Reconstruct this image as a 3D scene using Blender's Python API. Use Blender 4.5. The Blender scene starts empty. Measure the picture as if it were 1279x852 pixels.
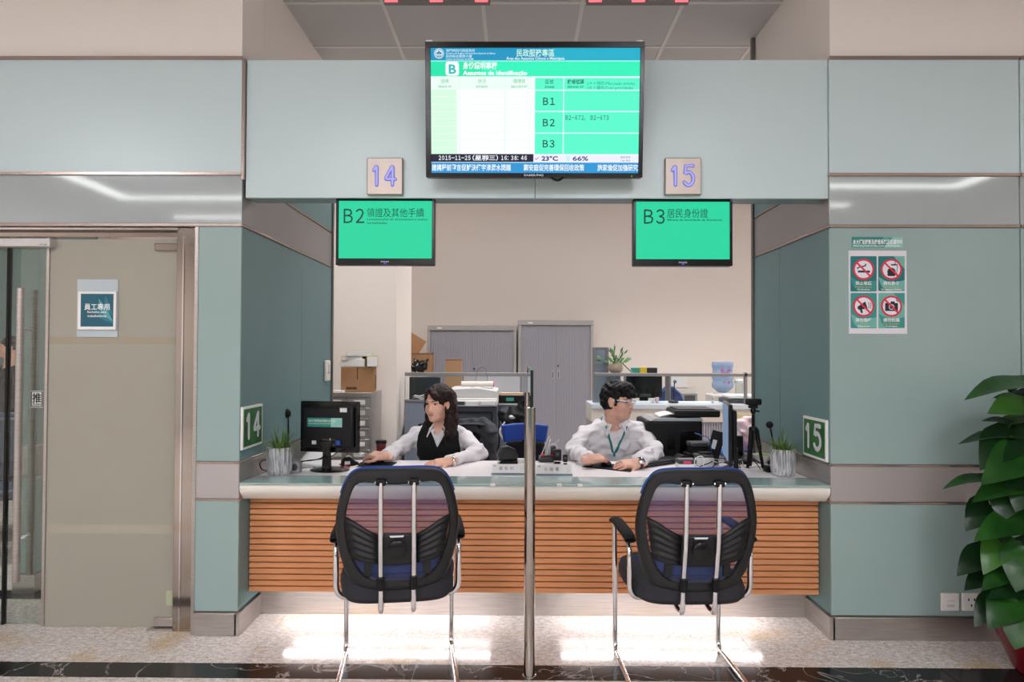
import bpy, bmesh, math, random
import numpy as np
from mathutils import Vector, Matrix, Quaternion
SC = bpy.context.scene
COL = SC.collection
PI = math.pi
rnd = random.Random(7)

# ---------------------------------------------------------------- camera
F_PX = 853.0
CAM = Vector((0, 0, 1.40))
YAW, PITCH, ROLL = .0083, .0185, .0034
_f = Vector((-math.sin(YAW)*math.cos(PITCH), math.cos(YAW)*math.cos(PITCH), math.sin(PITCH)))
_r = _f.cross(Vector((0, 0, 1))).normalized()
_u = _r.cross(_f)
_r2 = _r*math.cos(ROLL) + _u*math.sin(ROLL)
_u2 = _u*math.cos(ROLL) - _r*math.sin(ROLL)
cd = bpy.data.cameras.new('camera')
cd.sensor_fit = 'HORIZONTAL'; cd.sensor_width = 36.0; cd.lens = 36.0*F_PX/1279.0
cd.clip_start = .05; cd.clip_end = 100
cam = bpy.data.objects.new('camera', cd); COL.objects.link(cam)
cam.matrix_world = Matrix(((_r2.x, _u2.x, -_f.x, CAM.x), (_r2.y, _u2.y, -_f.y, CAM.y), (_r2.z, _u2.z, -_f.z, CAM.z), (0, 0, 0, 1)))
SC.camera = cam

def at(x, y, Y=None, Z=None, X=None):
    """the world point seen at a pixel of the 1279x852 photograph, on a plane of known depth, height or side"""
    d = _f + _r2*((x-639.5)/F_PX) + _u2*((426-y)/F_PX)
    t = (Y-CAM.y)/d.y if Y is not None else (Z-CAM.z)/d.z if Z is not None else (X-CAM.x)/d.x
    return CAM + d*t

# ---------------------------------------------------------------- world, exposure
w = bpy.data.worlds.new('world'); SC.world = w; w.use_nodes = True
w.node_tree.nodes['Background'].inputs[0].default_value = (.9, .95, 1, 1)
w.node_tree.nodes['Background'].inputs[1].default_value = .05
SC.view_settings.view_transform = 'Standard'; SC.view_settings.look = 'None'
SC.view_settings.gamma = 1; SC.view_settings.use_curve_mapping = False
SC.view_settings.exposure = 0.0
HALL_LIGHT, OFFICE_LIGHT, KICK_LIGHT, SCREEN = 29.0, 15.0, 36.0, 1.0

# ---------------------------------------------------------------- materials
def s2l(c):
    return tuple((v/12.92 if v <= .04045 else ((v+.055)/1.055)**2.4) for v in (q/255 for q in c))
_M = {}
def mat(name, rgb=(128, 128, 128), rough=.5, metal=0., spec=.5, noise=None, bump=None, coat=0., trans=0., ior=1.45, alpha=1., emit=None, estr=1., aniso=None, sss=0.):
    """rgb in sRGB 0-255; noise=(scale, rgb2, lo, hi[, stretch]); bump=(scale, strength[, stretch])"""
    if name in _M: return _M[name]
    m = bpy.data.materials.new(name); m.use_nodes = True; _M[name] = m
    nt = m.node_tree; b = nt.nodes['Principled BSDF']
    def setv(k, v):
        if k in b.inputs: b.inputs[k].default_value = v
    c = s2l(rgb)+(1,)
    setv('Base Color', c); setv('Roughness', rough); setv('Metallic', metal); setv('Specular IOR Level', spec)
    setv('Coat Weight', coat); setv('Coat Roughness', .08); setv('Transmission Weight', trans); setv('IOR', ior); setv('Alpha', alpha)
    if sss: setv('Subsurface Weight', sss); setv('Subsurface Radius', (.01, .004, .002))
    if emit: setv('Emission Color', s2l(emit)+(1,)); setv('Emission Strength', estr)
    if noise or bump:
        tc = nt.nodes.new('ShaderNodeTexCoord')
        def tex(scale, stretch=(1, 1, 1), detail=4):
            mp = nt.nodes.new('ShaderNodeMapping'); mp.inputs['Scale'].default_value = stretch
            nt.links.new(tc.outputs['Object'], mp.inputs[0])
            n = nt.nodes.new('ShaderNodeTexNoise'); n.inputs['Scale'].default_value = scale; n.inputs['Detail'].default_value = detail
            nt.links.new(mp.outputs[0], n.inputs['Vector']); return n
    if noise:
        n = tex(noise[0], noise[4] if len(noise) > 4 else (1, 1, 1))
        rp = nt.nodes.new('ShaderNodeValToRGB')
        rp.color_ramp.elements[0].position = noise[2]; rp.color_ramp.elements[1].position = noise[3]
        rp.color_ramp.elements[0].color = c; rp.color_ramp.elements[1].color = s2l(noise[1])+(1,)
        nt.links.new(n.outputs['Fac'], rp.inputs[0]); nt.links.new(rp.outputs[0], b.inputs['Base Color'])
    if bump:
        n = tex(bump[0], bump[2] if len(bump) > 2 else (1, 1, 1), 2)
        bp = nt.nodes.new('ShaderNodeBump'); bp.inputs['Strength'].default_value = bump[1]; bp.inputs['Distance'].default_value = .01
        nt.links.new(n.outputs['Fac'], bp.inputs['Height']); nt.links.new(bp.outputs[0], b.inputs['Normal'])
    return m
def glow(name, rgb, s):
    if name in _M: return _M[name]
    m = mat(name, (0, 0, 0), .6, emit=rgb, estr=s); return m

M = dict
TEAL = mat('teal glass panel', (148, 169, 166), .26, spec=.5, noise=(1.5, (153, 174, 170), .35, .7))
TEAL_IN = mat('shaded teal panel', (104, 134, 136), .42, spec=.3, noise=(1.2, (110, 140, 141), .35, .7))  # darker copy of the teal panel, the bay's shade put into its colour
PALE = mat('pale teal glass panel', (197, 214, 216), .28, spec=.5)
STEELBAND = mat('speckled steel band', (178, 186, 187), .06, .24)
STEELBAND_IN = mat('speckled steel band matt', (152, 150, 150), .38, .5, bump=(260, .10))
STEEL = mat('brushed steel', (190, 184, 180), .30, .85, bump=(90, .04, (1, 1, 14)), noise=(40, (172, 166, 162), .4, .7, (.2, .2, 6)))
SATIN = mat('satin steel band', (186, 180, 180), .42, .6, bump=(200, .05))
CHROME = mat('chrome', (225, 225, 228), .07, 1.)
POLISHED = mat('polished steel', (176, 167, 160), .10, 1.)
TRIM = mat('copper-tinted steel trim', (176, 160, 152), .25, .9)
BEIGE = mat('cream wall paint', (236, 228, 221), .8, spec=.2, bump=(180, .03))
CEIL = mat('ceiling tile', (190, 187, 186), .9, spec=.1, bump=(120, .15))
GRID = mat('ceiling grid', (214, 208, 204), .6)
WHITE = mat('white gloss', (238, 236, 234), .25)
OFFWHITE = mat('cream solid surface', (236, 230, 220), .35)
BLACK = mat('black plastic', (17, 17, 19), .42, spec=.3)
BLACKG = mat('black gloss plastic', (11, 11, 13), .18, spec=.4)
BLACKR = mat('black rubber', (20, 20, 22), .7, spec=.25)
DARKGREY = mat('dark grey plastic', (62, 62, 66), .5)
GREY = mat('grey plastic', (150, 150, 152), .5)
LGREY = mat('light grey plastic', (205, 204, 203), .45)
PAPER = mat('paper', (235, 233, 232), .8)
BLUE = mat('blue plastic', (28, 66, 150), .45)
GLASS = mat('clear glass', (235, 246, 242), .02, trans=1., ior=1.45)
KRAFT = mat('brown cardboard', (168, 128, 92), .85, noise=(9, (152, 112, 78), .3, .75))

# ---------------------------------------------------------------- objects
def prop(o, label=None, cat=None, group=None, kind=None):
    if label: o['label'] = label
    if cat: o['category'] = cat
    if group: o['group'] = group
    if kind: o['kind'] = kind
    return o
def thing(name, label, cat, loc=(0, 0, 0), rz=0, group=None):
    o = bpy.data.objects.new(name, None); COL.objects.link(o)
    o.empty_display_size = .05
    o.location = loc; o.rotation_euler = (0, 0, rz)
    return prop(o, label, cat, group)
def struct(name, loc=(0, 0, 0), label=None):
    o = bpy.data.objects.new(name, None); COL.objects.link(o); o.location = loc
    return prop(o, label, None, None, 'structure')
def root_matrix(o):
    while o.parent: o = o.parent
    return Matrix.Translation(o.location) @ o.rotation_euler.to_matrix().to_4x4()

def fillet(pts, rad, seg=5, closed=False):
    """round the corners of a polyline"""
    P = [Vector(p) for p in pts]; out = []
    n = len(P)
    for i, p in enumerate(P):
        if not closed and i in (0, n-1): out.append(p); continue
        a = P[i-1]-p; b = P[(i+1) % n]-p
        la, lb = a.length, b.length
        if la < 1e-6 or lb < 1e-6: out.append(p); continue
        rr = rad[i] if isinstance(rad, (list, tuple)) else rad
        d = min(rr, la*.48, lb*.48)
        A = p+a/la*d; B = p+b/lb*d
        for k in range(seg+1):
            t = k/seg
            out.append(A*(1-t)**2+p*2*t*(1-t)+B*t*t)
    return out
def catmull(pts, n=6):
    P = [Vector(p) for p in pts]; P = [P[0]*2-P[1]]+P+[P[-1]*2-P[-2]]; out = []
    for i in range(1, len(P)-2):
        for k in range(n):
            t = k/n
            out.append(.5*((2*P[i])+(-P[i-1]+P[i+1])*t+(2*P[i-1]-5*P[i]+4*P[i+1]-P[i+2])*t*t+(-P[i-1]+3*P[i]-3*P[i+1]+P[i+2])*t**3))
    out.append(P[-2]); return out

class MB:
    def __init__(s): s.v = []; s.f = []
    def add(s, vs, fs):
        n = len(s.v); s.v += [Vector(v) for v in vs]; s.f += [tuple(i+n for i in f) for f in fs]; return s
    def box(s, x0, x1, y0, y1, z0, z1, m=None):
        vs = [Vector((x, y, z)) for z in (z0, z1) for y in (y0, y1) for x in (x0, x1)]
        if m: vs = [m @ v for v in vs]
        return s.add(vs, [(0, 2, 3, 1), (4, 5, 7, 6), (0, 1, 5, 4), (2, 6, 7, 3), (0, 4, 6, 2), (1, 3, 7, 5)])
    def cbox(s, c, size, rot=None):
        m = Matrix.Translation(c) @ (rot.to_4x4() if rot else Matrix())
        x, y, z = (q/2 for q in size); return s.box(-x, x, -y, y, -z, z, m)
    def tube(s, pts, r, n=10, caps=True, closed=False, flat=None):
        P = [Vector(p) for p in pts]; N = len(P); rings = []
        t0 = (P[1]-P[0]).normalized()
        nrm = t0.orthogonal().normalized() if abs(t0.z) > .9 else t0.cross(Vector((0, 0, 1))).normalized()
        for i in range(N):
            if closed: t = (P[(i+1) % N]-P[i-1]).normalized()
            else: t = (P[min(i+1, N-1)]-P[max(i-1, 0)]).normalized()
            nrm = (nrm-t*nrm.dot(t)).normalized(); b = t.cross(nrm)
            rr = r[i] if isinstance(r, (list, tuple)) else r
            rings.append([P[i]+(nrm*math.cos(a)*(flat[0] if flat else 1)+b*math.sin(a)*(flat[1] if flat else 1))*rr for a in (2*PI*k/n for k in range(n))])
        fs = []
        for i in range(N if closed else N-1):
            j = (i+1) % N
            for k in range(n): fs.append((i*n+k, i*n+(k+1) % n, j*n+(k+1) % n, j*n+k))
        if caps and not closed:
            fs.append(tuple(range(n-1, -1, -1))); fs.append(tuple((N-1)*n+k for k in range(n)))
        return s.add([v for q in rings for v in q], fs)
    def cyl(s, p0, p1, r0, r1=None, n=20): return s.tube([p0, p1], [r0, r0 if r1 is None else r1], n)
    def lathe(s, prof, c=(0, 0, 0), n=28, rot=None, caps=True):
        c = Vector(c); vs = []; fs = []
        for (r, z) in prof:
            for k in range(n):
                a = 2*PI*k/n; v = Vector((r*math.cos(a), r*math.sin(a), z))
                vs.append(c+(rot @ v if rot else v))
        for i in range(len(prof)-1):
            for k in range(n): fs.append((i*n+k, i*n+(k+1) % n, (i+1)*n+(k+1) % n, (i+1)*n+k))
        if caps:
            fs.append(tuple(range(n-1, -1, -1))); fs.append(tuple((len(prof)-1)*n+k for k in range(n)))
        return s.add(vs, fs)
    def prism(s, poly, m, d):
        """2-D polygon (ccw) mapped by matrix m (x, y in plane, z = thickness direction), extruded by d"""
        n = len(poly); vs = [m @ Vector((p[0], p[1], 0)) for p in poly]+[m @ Vector((p[0], p[1], d)) for p in poly]
        return s.add(vs, [tuple(range(n-1, -1, -1)), tuple(range(n, 2*n))]+[(i, (i+1) % n, n+(i+1) % n, n+i) for i in range(n)])
    def ell(s, c, r, nu=16, nv=10, rot=None):
        c = Vector(c); r = r if isinstance(r, (tuple, list)) else (r, r, r); vs = []; fs = []
        for j in range(1, nv):
            th = PI*j/nv
            for i in range(nu):
                ph = 2*PI*i/nu; v = Vector((r[0]*math.sin(th)*math.cos(ph), r[1]*math.sin(th)*math.sin(ph), r[2]*math.cos(th)))
                vs.append(c+(rot @ v if rot else v))
        top = Vector((0, 0, r[2])); vs.append(c+(rot @ top if rot else top)); vs.append(c-(rot @ top if rot else top))
        a, b = len(vs)-2, len(vs)-1
        for j in range(nv-2):
            for i in range(nu): fs.append((j*nu+i, (j+1)*nu+i, (j+1)*nu+(i+1) % nu, j*nu+(i+1) % nu))
        for i in range(nu):
            fs.append((a, i, (i+1) % nu)); fs.append((b, (nv-2)*nu+(i+1) % nu, (nv-2)*nu+i))
        return s.add(vs, fs)
    def grid(s, fn, nu, nv, closed_u=False):
        vs = [fn(i/(nu if closed_u else nu-1), j/(nv-1)) for j in range(nv) for i in range(nu)]
        fs = []
        for j in range(nv-1):
            for i in range(nu if closed_u else nu-1):
                i2 = (i+1) % nu; fs.append((j*nu+i, j*nu+i2, (j+1)*nu+i2, (j+1)*nu+i))
        return s.add(vs, fs)
    def mesh(s, name):
        me = bpy.data.meshes.new(name); me.from_pydata([tuple(v) for v in s.v], [], s.f); me.update(); return me
    def build(s, name, m, parent=None, smooth=None, bevel=0, world=False, kind=None, solid=0, seg=2, label=None, angle=40, sub=0):
        if world and parent is not None:
            im = root_matrix(parent).inverted(); s.v = [im @ v for v in s.v]
        me = s.mesh(name)
        bm = bmesh.new(); bm.from_mesh(me); bmesh.ops.recalc_face_normals(bm, faces=bm.faces); bm.to_mesh(me); bm.free()
        me.materials.append(m)
        o = bpy.data.objects.new(name, me); COL.objects.link(o)
        if parent is not None: o.parent = parent
        if solid:
            q = o.modifiers.new('thick', 'SOLIDIFY'); q.thickness = solid; q.offset = 0
        if sub:
            q = o.modifiers.new('sub', 'SUBSURF'); q.levels = sub; q.render_levels = sub
        if bevel:
            q = o.modifiers.new('bevel', 'BEVEL'); q.width = bevel; q.segments = seg; q.limit_method = 'ANGLE'; q.angle_limit = math.radians(50)
        if smooth is None: smooth = bevel == 0 and len(s.f) > 40
        if smooth or bevel:
            for p in me.polygons: p.use_smooth = True
            try: me.set_sharp_from_angle(angle=math.radians(angle if not bevel else 35))
            except Exception: pass
        return prop(o, label, None, None, kind)
def single(mb, name, m, label, cat, group=None, **k):
    o = mb.build(name, m, None, **k); return prop(o, label, cat, group)
def child_copy(o, parent, name=None):
    c = o.copy(); COL.objects.link(c); c.parent = parent
    return c
def copy_tree(o, parent=None):
    c = o.copy(); COL.objects.link(c); c.parent = parent
    for ch in list(o.children): copy_tree(ch, c)
    return c
def rotm(rx=0, ry=0, rz=0):
    return (Matrix.Rotation(rz, 3, 'Z') @ Matrix.Rotation(ry, 3, 'Y') @ Matrix.Rotation(rx, 3, 'X'))

# writing: flat raised lettering; m maps text x to the first column, text y to the second
FRONT = Matrix(((1, 0, 0, 0), (0, 0, 1, 0), (0, 1, 0, 0), (0, 0, 0, 1)))     # text in the x-z plane
def frame(o, xdir, ydir):
    x = Vector(xdir).normalized(); y = Vector(ydir).normalized(); n = x.cross(y)
    return Matrix(((x.x, y.x, n.x, o[0]), (x.y, y.y, n.y, o[1]), (x.z, y.z, n.z, o[2]), (0, 0, 0, 1)))
def text(body, h, m, fr, parent, width=None, align='C', bold=0., name='lettering', shear=0., lift=0., space=1.):
    """h = capital height; fr = 4x4 frame of the anchor point (x right, y up); width fits the whole line"""
    c = bpy.data.curves.new('t', 'FONT'); c.body = body; c.size = h/.72; c.resolution_u = 2; c.offset = bold*h; c.space_character = space; c.shear = shear
    o = bpy.data.objects.new('t', c); COL.objects.link(o)
    dg = bpy.context.evaluated_depsgraph_get()
    me = bpy.data.meshes.new_from_object(o.evaluated_get(dg))
    bpy.data.objects.remove(o); bpy.data.curves.remove(c)
    me.materials.clear()
    xs = [v.co.x for v in me.vertices]; x0, x1 = min(xs), max(xs)
    sx = (width/(x1-x0)) if width else 1.
    ox = {'C': (x0+x1)/2, 'L': x0, 'R': x1}[align]
    for v in me.vertices:
        v.co = fr @ Vector(((v.co.x-ox)*sx, v.co.y, lift))
    me.name = name; me.materials.append(m)
    t = bpy.data.objects.new(name, me); COL.objects.link(t); t.parent = parent
    return t
def fwid(s):
    """full-width forms, which carry printed figure shapes"""
    return ''.join(chr(ord(c)+0xFEE0) if '!' <= c <= '~' else c for c in s)
STROKES = {'1': [[(.08, .76), (.34, 1), (.34, 0)]], '4': [[(.66, 0), (.66, 1), (.0, .30), (.90, .30)]],
           '5': [[(.80, 1), (.16, 1), (.08, .56), (.34, .66), (.62, .62), (.82, .42), (.80, .18), (.56, .0), (.26, .0), (.02, .14)]]}
def digits(num, h, wd, r, m, fr, parent, name='number', lift=0., thick=.25):
    """round-ended stroke figures, h tall and wd wide in all, centred on the frame's origin at their foot"""
    for i, c in enumerate(num):
        for st in STROKES[c]:
            pts = [Vector((x*wd*.46+(i*.52-.49)*wd, y*h, 0)) for x, y in st]
            pts = fillet(pts, .10*h, 4) if c != '5' else [pts[0], pts[1]]+catmull(pts[2:], 5)
            mb = MB().tube(pts, r, 10)
            for p in (pts[0], pts[-1]): mb.ell(p, r, 10, 8)
            mb.v = [fr @ Vector((v.x, v.y, v.z*thick+lift)) for v in mb.v]
            mb.build(name, m, parent, smooth=True)
def rrect(x0, x1, y0, y1, r, seg=5):
    out = []
    for cx, cy, a0 in ((x1-r, y1-r, 0), (x0+r, y1-r, 90), (x0+r, y0+r, 180), (x1-r, y0+r, 270)):
        for k in range(seg+1):
            a = math.radians(a0+90*k/seg); out.append((cx+r*math.cos(a), cy+r*math.sin(a)))
    return out

# ---------------------------------------------------------------- smooth solids (bodies, cloth, hair)
class SDF:
    def __init__(s, lo, hi, h):
        s.h = h; s.lo = np.array(lo, dtype=np.float32); s.n = (np.ceil((np.array(hi)-s.lo)/h).astype(int)+1)
        s.f = np.full(s.n, .5, dtype=np.float32)
    def _blk(s, lo, hi):
        a = np.clip(np.floor((np.array(lo)-s.lo)/s.h).astype(int), 0, s.n); b = np.clip(np.ceil((np.array(hi)-s.lo)/s.h).astype(int)+1, 0, s.n)
        if (b <= a).any(): return None
        g = [s.lo[i]+s.h*np.arange(a[i], b[i], dtype=np.float32) for i in range(3)]
        return (slice(a[0], b[0]), slice(a[1], b[1]), slice(a[2], b[2])), np.meshgrid(*g, indexing='ij', sparse=True)
    def _mix(s, sl, d, k, op):
        o = s.f[sl]
        if op == '-': d = -d; a, b = -o, -d
        else: a, b = o, d
        h = np.maximum(k-np.abs(a-b), 0)/max(k, 1e-6)
        r = np.minimum(a, b)-h*h*k*.25
        s.f[sl] = -r if op == '-' else r
    def cap(s, p0, p1, r0, r1=None, k=.01, op='+', flat=None):
        r1 = r0 if r1 is None else r1; p0 = np.array(p0, dtype=float); p1 = np.array(p1, dtype=float)
        m = max(r0, r1)+k+3*s.h
        B = s._blk(np.minimum(p0, p1)-m, np.maximum(p0, p1)+m)
        if not B: return s
        sl, (X, Y, Z) = B; d = p1-p0; L = max((d*d).sum(), 1e-9)
        t = np.clip(((X-p0[0])*d[0]+(Y-p0[1])*d[1]+(Z-p0[2])*d[2])/L, 0, 1)
        q = np.sqrt((X-p0[0]-t*d[0])**2+(Y-p0[1]-t*d[1])**2+(Z-p0[2]-t*d[2])**2)-(r0+(r1-r0)*t)
        s._mix(sl, q.astype(np.float32), k, op); return s
    def chain(s, pts, rs, k=.01, op='+'):
        for i in range(len(pts)-1): s.cap(pts[i], pts[i+1], rs[i], rs[i+1], k, op)
        return s
    def ell(s, c, r, R=None, k=.02, op='+'):
        c = np.array(c, dtype=float); m = max(r)+k+3*s.h
        B = s._blk(c-m, c+m)
        if not B: return s
        sl, (X, Y, Z) = B
        X, Y, Z = X-c[0], Y-c[1], Z-c[2]
        if R is not None:
            R = np.array(R); X, Y, Z = X*R[0, 0]+Y*R[1, 0]+Z*R[2, 0], X*R[0, 1]+Y*R[1, 1]+Z*R[2, 1], X*R[0, 2]+Y*R[1, 2]+Z*R[2, 2]
        k0 = np.sqrt((X/r[0])**2+(Y/r[1])**2+(Z/r[2])**2); k1 = np.sqrt((X/r[0]**2)**2+(Y/r[1]**2)**2+(Z/r[2]**2)**2)
        s._mix(sl, (k0*(k0-1)/np.maximum(k1, 1e-6)).astype(np.float32), k, op); return s
    def box(s, c, hs, R=None, rad=.01, k=.01, op='+'):
        c = np.array(c, dtype=float); m = float(np.linalg.norm(hs))+k+3*s.h
        B = s._blk(c-m, c+m)
        if not B: return s
        sl, (X, Y, Z) = B
        X, Y, Z = X-c[0], Y-c[1], Z-c[2]
        if R is not None:
            R = np.array(R); X, Y, Z = X*R[0, 0]+Y*R[1, 0]+Z*R[2, 0], X*R[0, 1]+Y*R[1, 1]+Z*R[2, 1], X*R[0, 2]+Y*R[1, 2]+Z*R[2, 2]
        qx, qy, qz = np.abs(X)-hs[0]+rad, np.abs(Y)-hs[1]+rad, np.abs(Z)-hs[2]+rad
        d = np.sqrt(np.maximum(qx, 0)**2+np.maximum(qy, 0)**2+np.maximum(qz, 0)**2)+np.minimum(np.maximum(np.maximum(qx, qy), qz), 0)-rad
        s._mix(sl, d.astype(np.float32), k, op); return s
    def plane(s, p, n, k=.005):
        """cut away the side n points to"""
        n = np.array(n, dtype=float); n /= np.linalg.norm(n)
        g = [s.lo[i]+s.h*np.arange(s.n[i], dtype=np.float32) for i in range(3)]
        X, Y, Z = np.meshgrid(*g, indexing='ij', sparse=True)
        d = ((X-p[0])*n[0]+(Y-p[1])*n[1]+(Z-p[2])*n[2]).astype(np.float32)
        s._mix((slice(None),)*3, -d, k, '-'); return s
    def ripple(s, amp, wl, seed=0):
        g = [s.lo[i]+s.h*np.arange(s.n[i], dtype=np.float32) for i in range(3)]
        X, Y, Z = np.meshgrid(*g, indexing='ij', sparse=True)
        q = np.random.RandomState(seed); tot = 0
        for i in range(5):
            v = q.normal(size=3); v /= np.linalg.norm(v); f = 2*PI/wl*q.uniform(.6, 1.5)
            tot = tot+np.sin((X*v[0]+Y*v[1]+Z*v[2])*f+q.uniform(0, 6)+1.5*np.sin((X*v[1]-Y*v[2]+Z*v[0])*f*.5))
        s.f += (amp*.5*tot).astype(np.float32); return s
    def cut_local(s, p, n, r):
        """cut flat beyond p (side n points to), only within r of p"""
        p = np.array(p, dtype=float); n = np.array(n, dtype=float); n /= np.linalg.norm(n)
        B = s._blk(p-r, p+r)
        if not B: return s
        sl, (X, Y, Z) = B; d = (X-p[0])*n[0]+(Y-p[1])*n[1]+(Z-p[2])*n[2]; q = np.sqrt((X-p[0])**2+(Y-p[1])**2+(Z-p[2])**2)
        s.f[sl] = np.where(q < r, np.maximum(s.f[sl], d), s.f[sl]).astype(np.float32); return s
    def intersect(s, o): s.f = np.maximum(s.f, o.f); return s
    def mesh(s, mb=None):
        f = s.f; n = s.n; ins = f < 0
        cn = n-1
        acc = np.zeros(tuple(cn)+(3,), dtype=np.float32); cnt = np.zeros(tuple(cn), dtype=np.float32)
        for ax in range(3):
            o1, o2 = [a for a in range(3) if a != ax]
            A = [slice(None)]*3; Bs = [slice(None)]*3; A[ax] = slice(0, -1); Bs[ax] = slice(1, None)
            a, b = f[tuple(A)], f[tuple(Bs)]; cr = (a < 0) != (b < 0)
            t = np.where(cr, a/np.where(cr, a-b, 1), 0)
            for i in (0, 1):
                for j in (0, 1):
                    S = [slice(None)]*3; S[o1] = slice(i, i+cn[o1]); S[o2] = slice(j, j+cn[o2])
                    c = cr[tuple(S)]; acc[..., ax] += np.where(c, t[tuple(S)], 0); acc[..., o1] += c*i; acc[..., o2] += c*j; cnt += c
        act = cnt > 0; idx = -np.ones(tuple(cn), dtype=np.int64); ids = np.argwhere(act); idx[act] = np.arange(len(ids))
        V = (ids+acc[act]/cnt[act][:, None])*s.h+s.lo
        faces = []
        for ax in range(3):
            o1, o2 = (ax+1) % 3, (ax+2) % 3
            A = [slice(1, -1)]*3; Bs = [slice(1, -1)]*3; A[ax] = slice(0, -1); Bs[ax] = slice(1, None)
            a = ins[tuple(A)]; b = ins[tuple(Bs)]; e = np.argwhere(a != b)
            if not len(e): continue
            flip = a[a != b]
            base = e.copy()
            for o in (o1, o2): base[:, o] += 1
            def cell(d1, d2):
                c = base.copy(); c[:, o1] -= d1; c[:, o2] -= d2; return idx[c[:, 0], c[:, 1], c[:, 2]]
            q = np.stack([cell(1, 1), cell(0, 1), cell(0, 0), cell(1, 0)], 1)
            q[~flip] = q[~flip][:, ::-1]; faces.append(q)
        Fa = np.concatenate(faces); Fa = Fa[(Fa >= 0).all(1)]
        return V, Fa
    def build(s, name, m, parent, kind=None, smooth_it=0):
        V, Fa = s.mesh()
        im = np.array(root_matrix(parent).inverted()) if parent is not None else np.eye(4)
        V = V @ im[:3, :3].T+im[:3, 3]
        me = bpy.data.meshes.new(name); me.vertices.add(len(V)); me.vertices.foreach_set('co', V.astype(np.float32).ravel())
        me.loops.add(len(Fa)*4); me.loops.foreach_set('vertex_index', Fa.astype(np.int32).ravel())
        me.polygons.add(len(Fa)); me.polygons.foreach_set('loop_start', np.arange(0, len(Fa)*4, 4, dtype=np.int32))
        me.update(calc_edges=True); me.validate()
        me.polygons.foreach_set('use_smooth', np.ones(len(Fa), dtype=bool)); me.materials.append(m)
        o = bpy.data.objects.new(name, me); COL.objects.link(o); o.parent = parent
        if smooth_it:
            q = o.modifiers.new('smooth', 'SMOOTH'); q.iterations = smooth_it; q.factor = .5
        return o
# ================================================================ the setting
XL, XR, YW = -1.385, 1.550, 3.40
ZT, ZB2, ZB1, ZF = 2.880, 2.297, 2.040, 2.180
BAND1, BAND0, BASE, CEILZ = .853, .668, .110, 3.49
DESK = .745
YLE, YRE = 5.07, 4.50            # where the two cheek walls of the counter bay end

def granite():
    m = bpy.data.materials.new('polished granite'); m.use_nodes = True; nt = m.node_tree; b = nt.nodes['Principled BSDF']
    tc = nt.nodes.new('ShaderNodeTexCoord')
    def noise(sc, det, stretch=(1, 1, 1)):
        mp = nt.nodes.new('ShaderNodeMapping'); mp.inputs['Scale'].default_value = stretch
        nt.links.new(tc.outputs['Object'], mp.inputs[0])
        n = nt.nodes.new('ShaderNodeTexNoise'); n.inputs['Scale'].default_value = sc; n.inputs['Detail'].default_value = det
        nt.links.new(mp.outputs[0], n.inputs['Vector']); return n
    def ramp(n, a, ca, c, cc):
        r = nt.nodes.new('ShaderNodeValToRGB'); r.color_ramp.elements[0].position = a; r.color_ramp.elements[1].position = c
        r.color_ramp.elements[0].color = ca; r.color_ramp.elements[1].color = cc; nt.links.new(n.outputs['Fac'], r.inputs[0]); return r
    def mix(fac, A, B):
        x = nt.nodes.new('ShaderNodeMix'); x.data_type = 'RGBA'
        nt.links.new(fac.outputs[0], x.inputs[0]); nt.links.new(A, x.inputs[6])
        if hasattr(B, 'outputs'): nt.links.new(B.outputs[0], x.inputs[7])
        else: x.inputs[7].default_value = B
        return x
    K, Wt = (0, 0, 0, 1), (1, 1, 1, 1)
    base = ramp(noise(34, 5, (1, 1.6, 1)), .35, s2l((192, 182, 176))+(1,), .68, s2l((236, 228, 224))+(1,))
    och = mix(ramp(noise(3.1, 3), .53, K, .70, (.75, .75, .75, 1)), base.outputs[0], s2l((196, 166, 112))+(1,))
    dark = mix(ramp(noise(95, 3, (1, 1.8, 1)), .58, K, .66, (.85, .85, .85, 1)), och.outputs[2], s2l((112, 100, 94))+(1,))
    fin = mix(ramp(noise(150, 2), .60, K, .68, Wt), dark.outputs[2], s2l((240, 234, 226))+(1,))
    nt.links.new(fin.outputs[2], b.inputs['Base Color']); b.inputs['Roughness'].default_value = .14
    return m
def marble():
    m = bpy.data.materials.new('black marble'); m.use_nodes = True; nt = m.node_tree; b = nt.nodes['Principled BSDF']
    tc = nt.nodes.new('ShaderNodeTexCoord')
    n = nt.nodes.new('ShaderNodeTexNoise'); n.inputs['Scale'].default_value = 3.2; n.inputs['Detail'].default_value = 5; n.inputs['Distortion'].default_value = 1.2
    nt.links.new(tc.outputs['Object'], n.inputs['Vector'])
    r = nt.nodes.new('ShaderNodeValToRGB'); e = r.color_ramp.elements
    e[0].position = .490; e[0].color = s2l((24, 23, 24))+(1,); e[1].position = .510; e[1].color = s2l((27, 26, 26))+(1,)
    q = e.new(.5); q.color = s2l((150, 142, 138))+(1,)
    nt.links.new(n.outputs['Fac'], r.inputs[0]); nt.links.new(r.outputs[0], b.inputs['Base Color']); b.inputs['Roughness'].default_value = .18; b.inputs['Specular IOR Level'].default_value = .3
    return m
GRANITE, MARBLE = granite(), marble()

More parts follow.
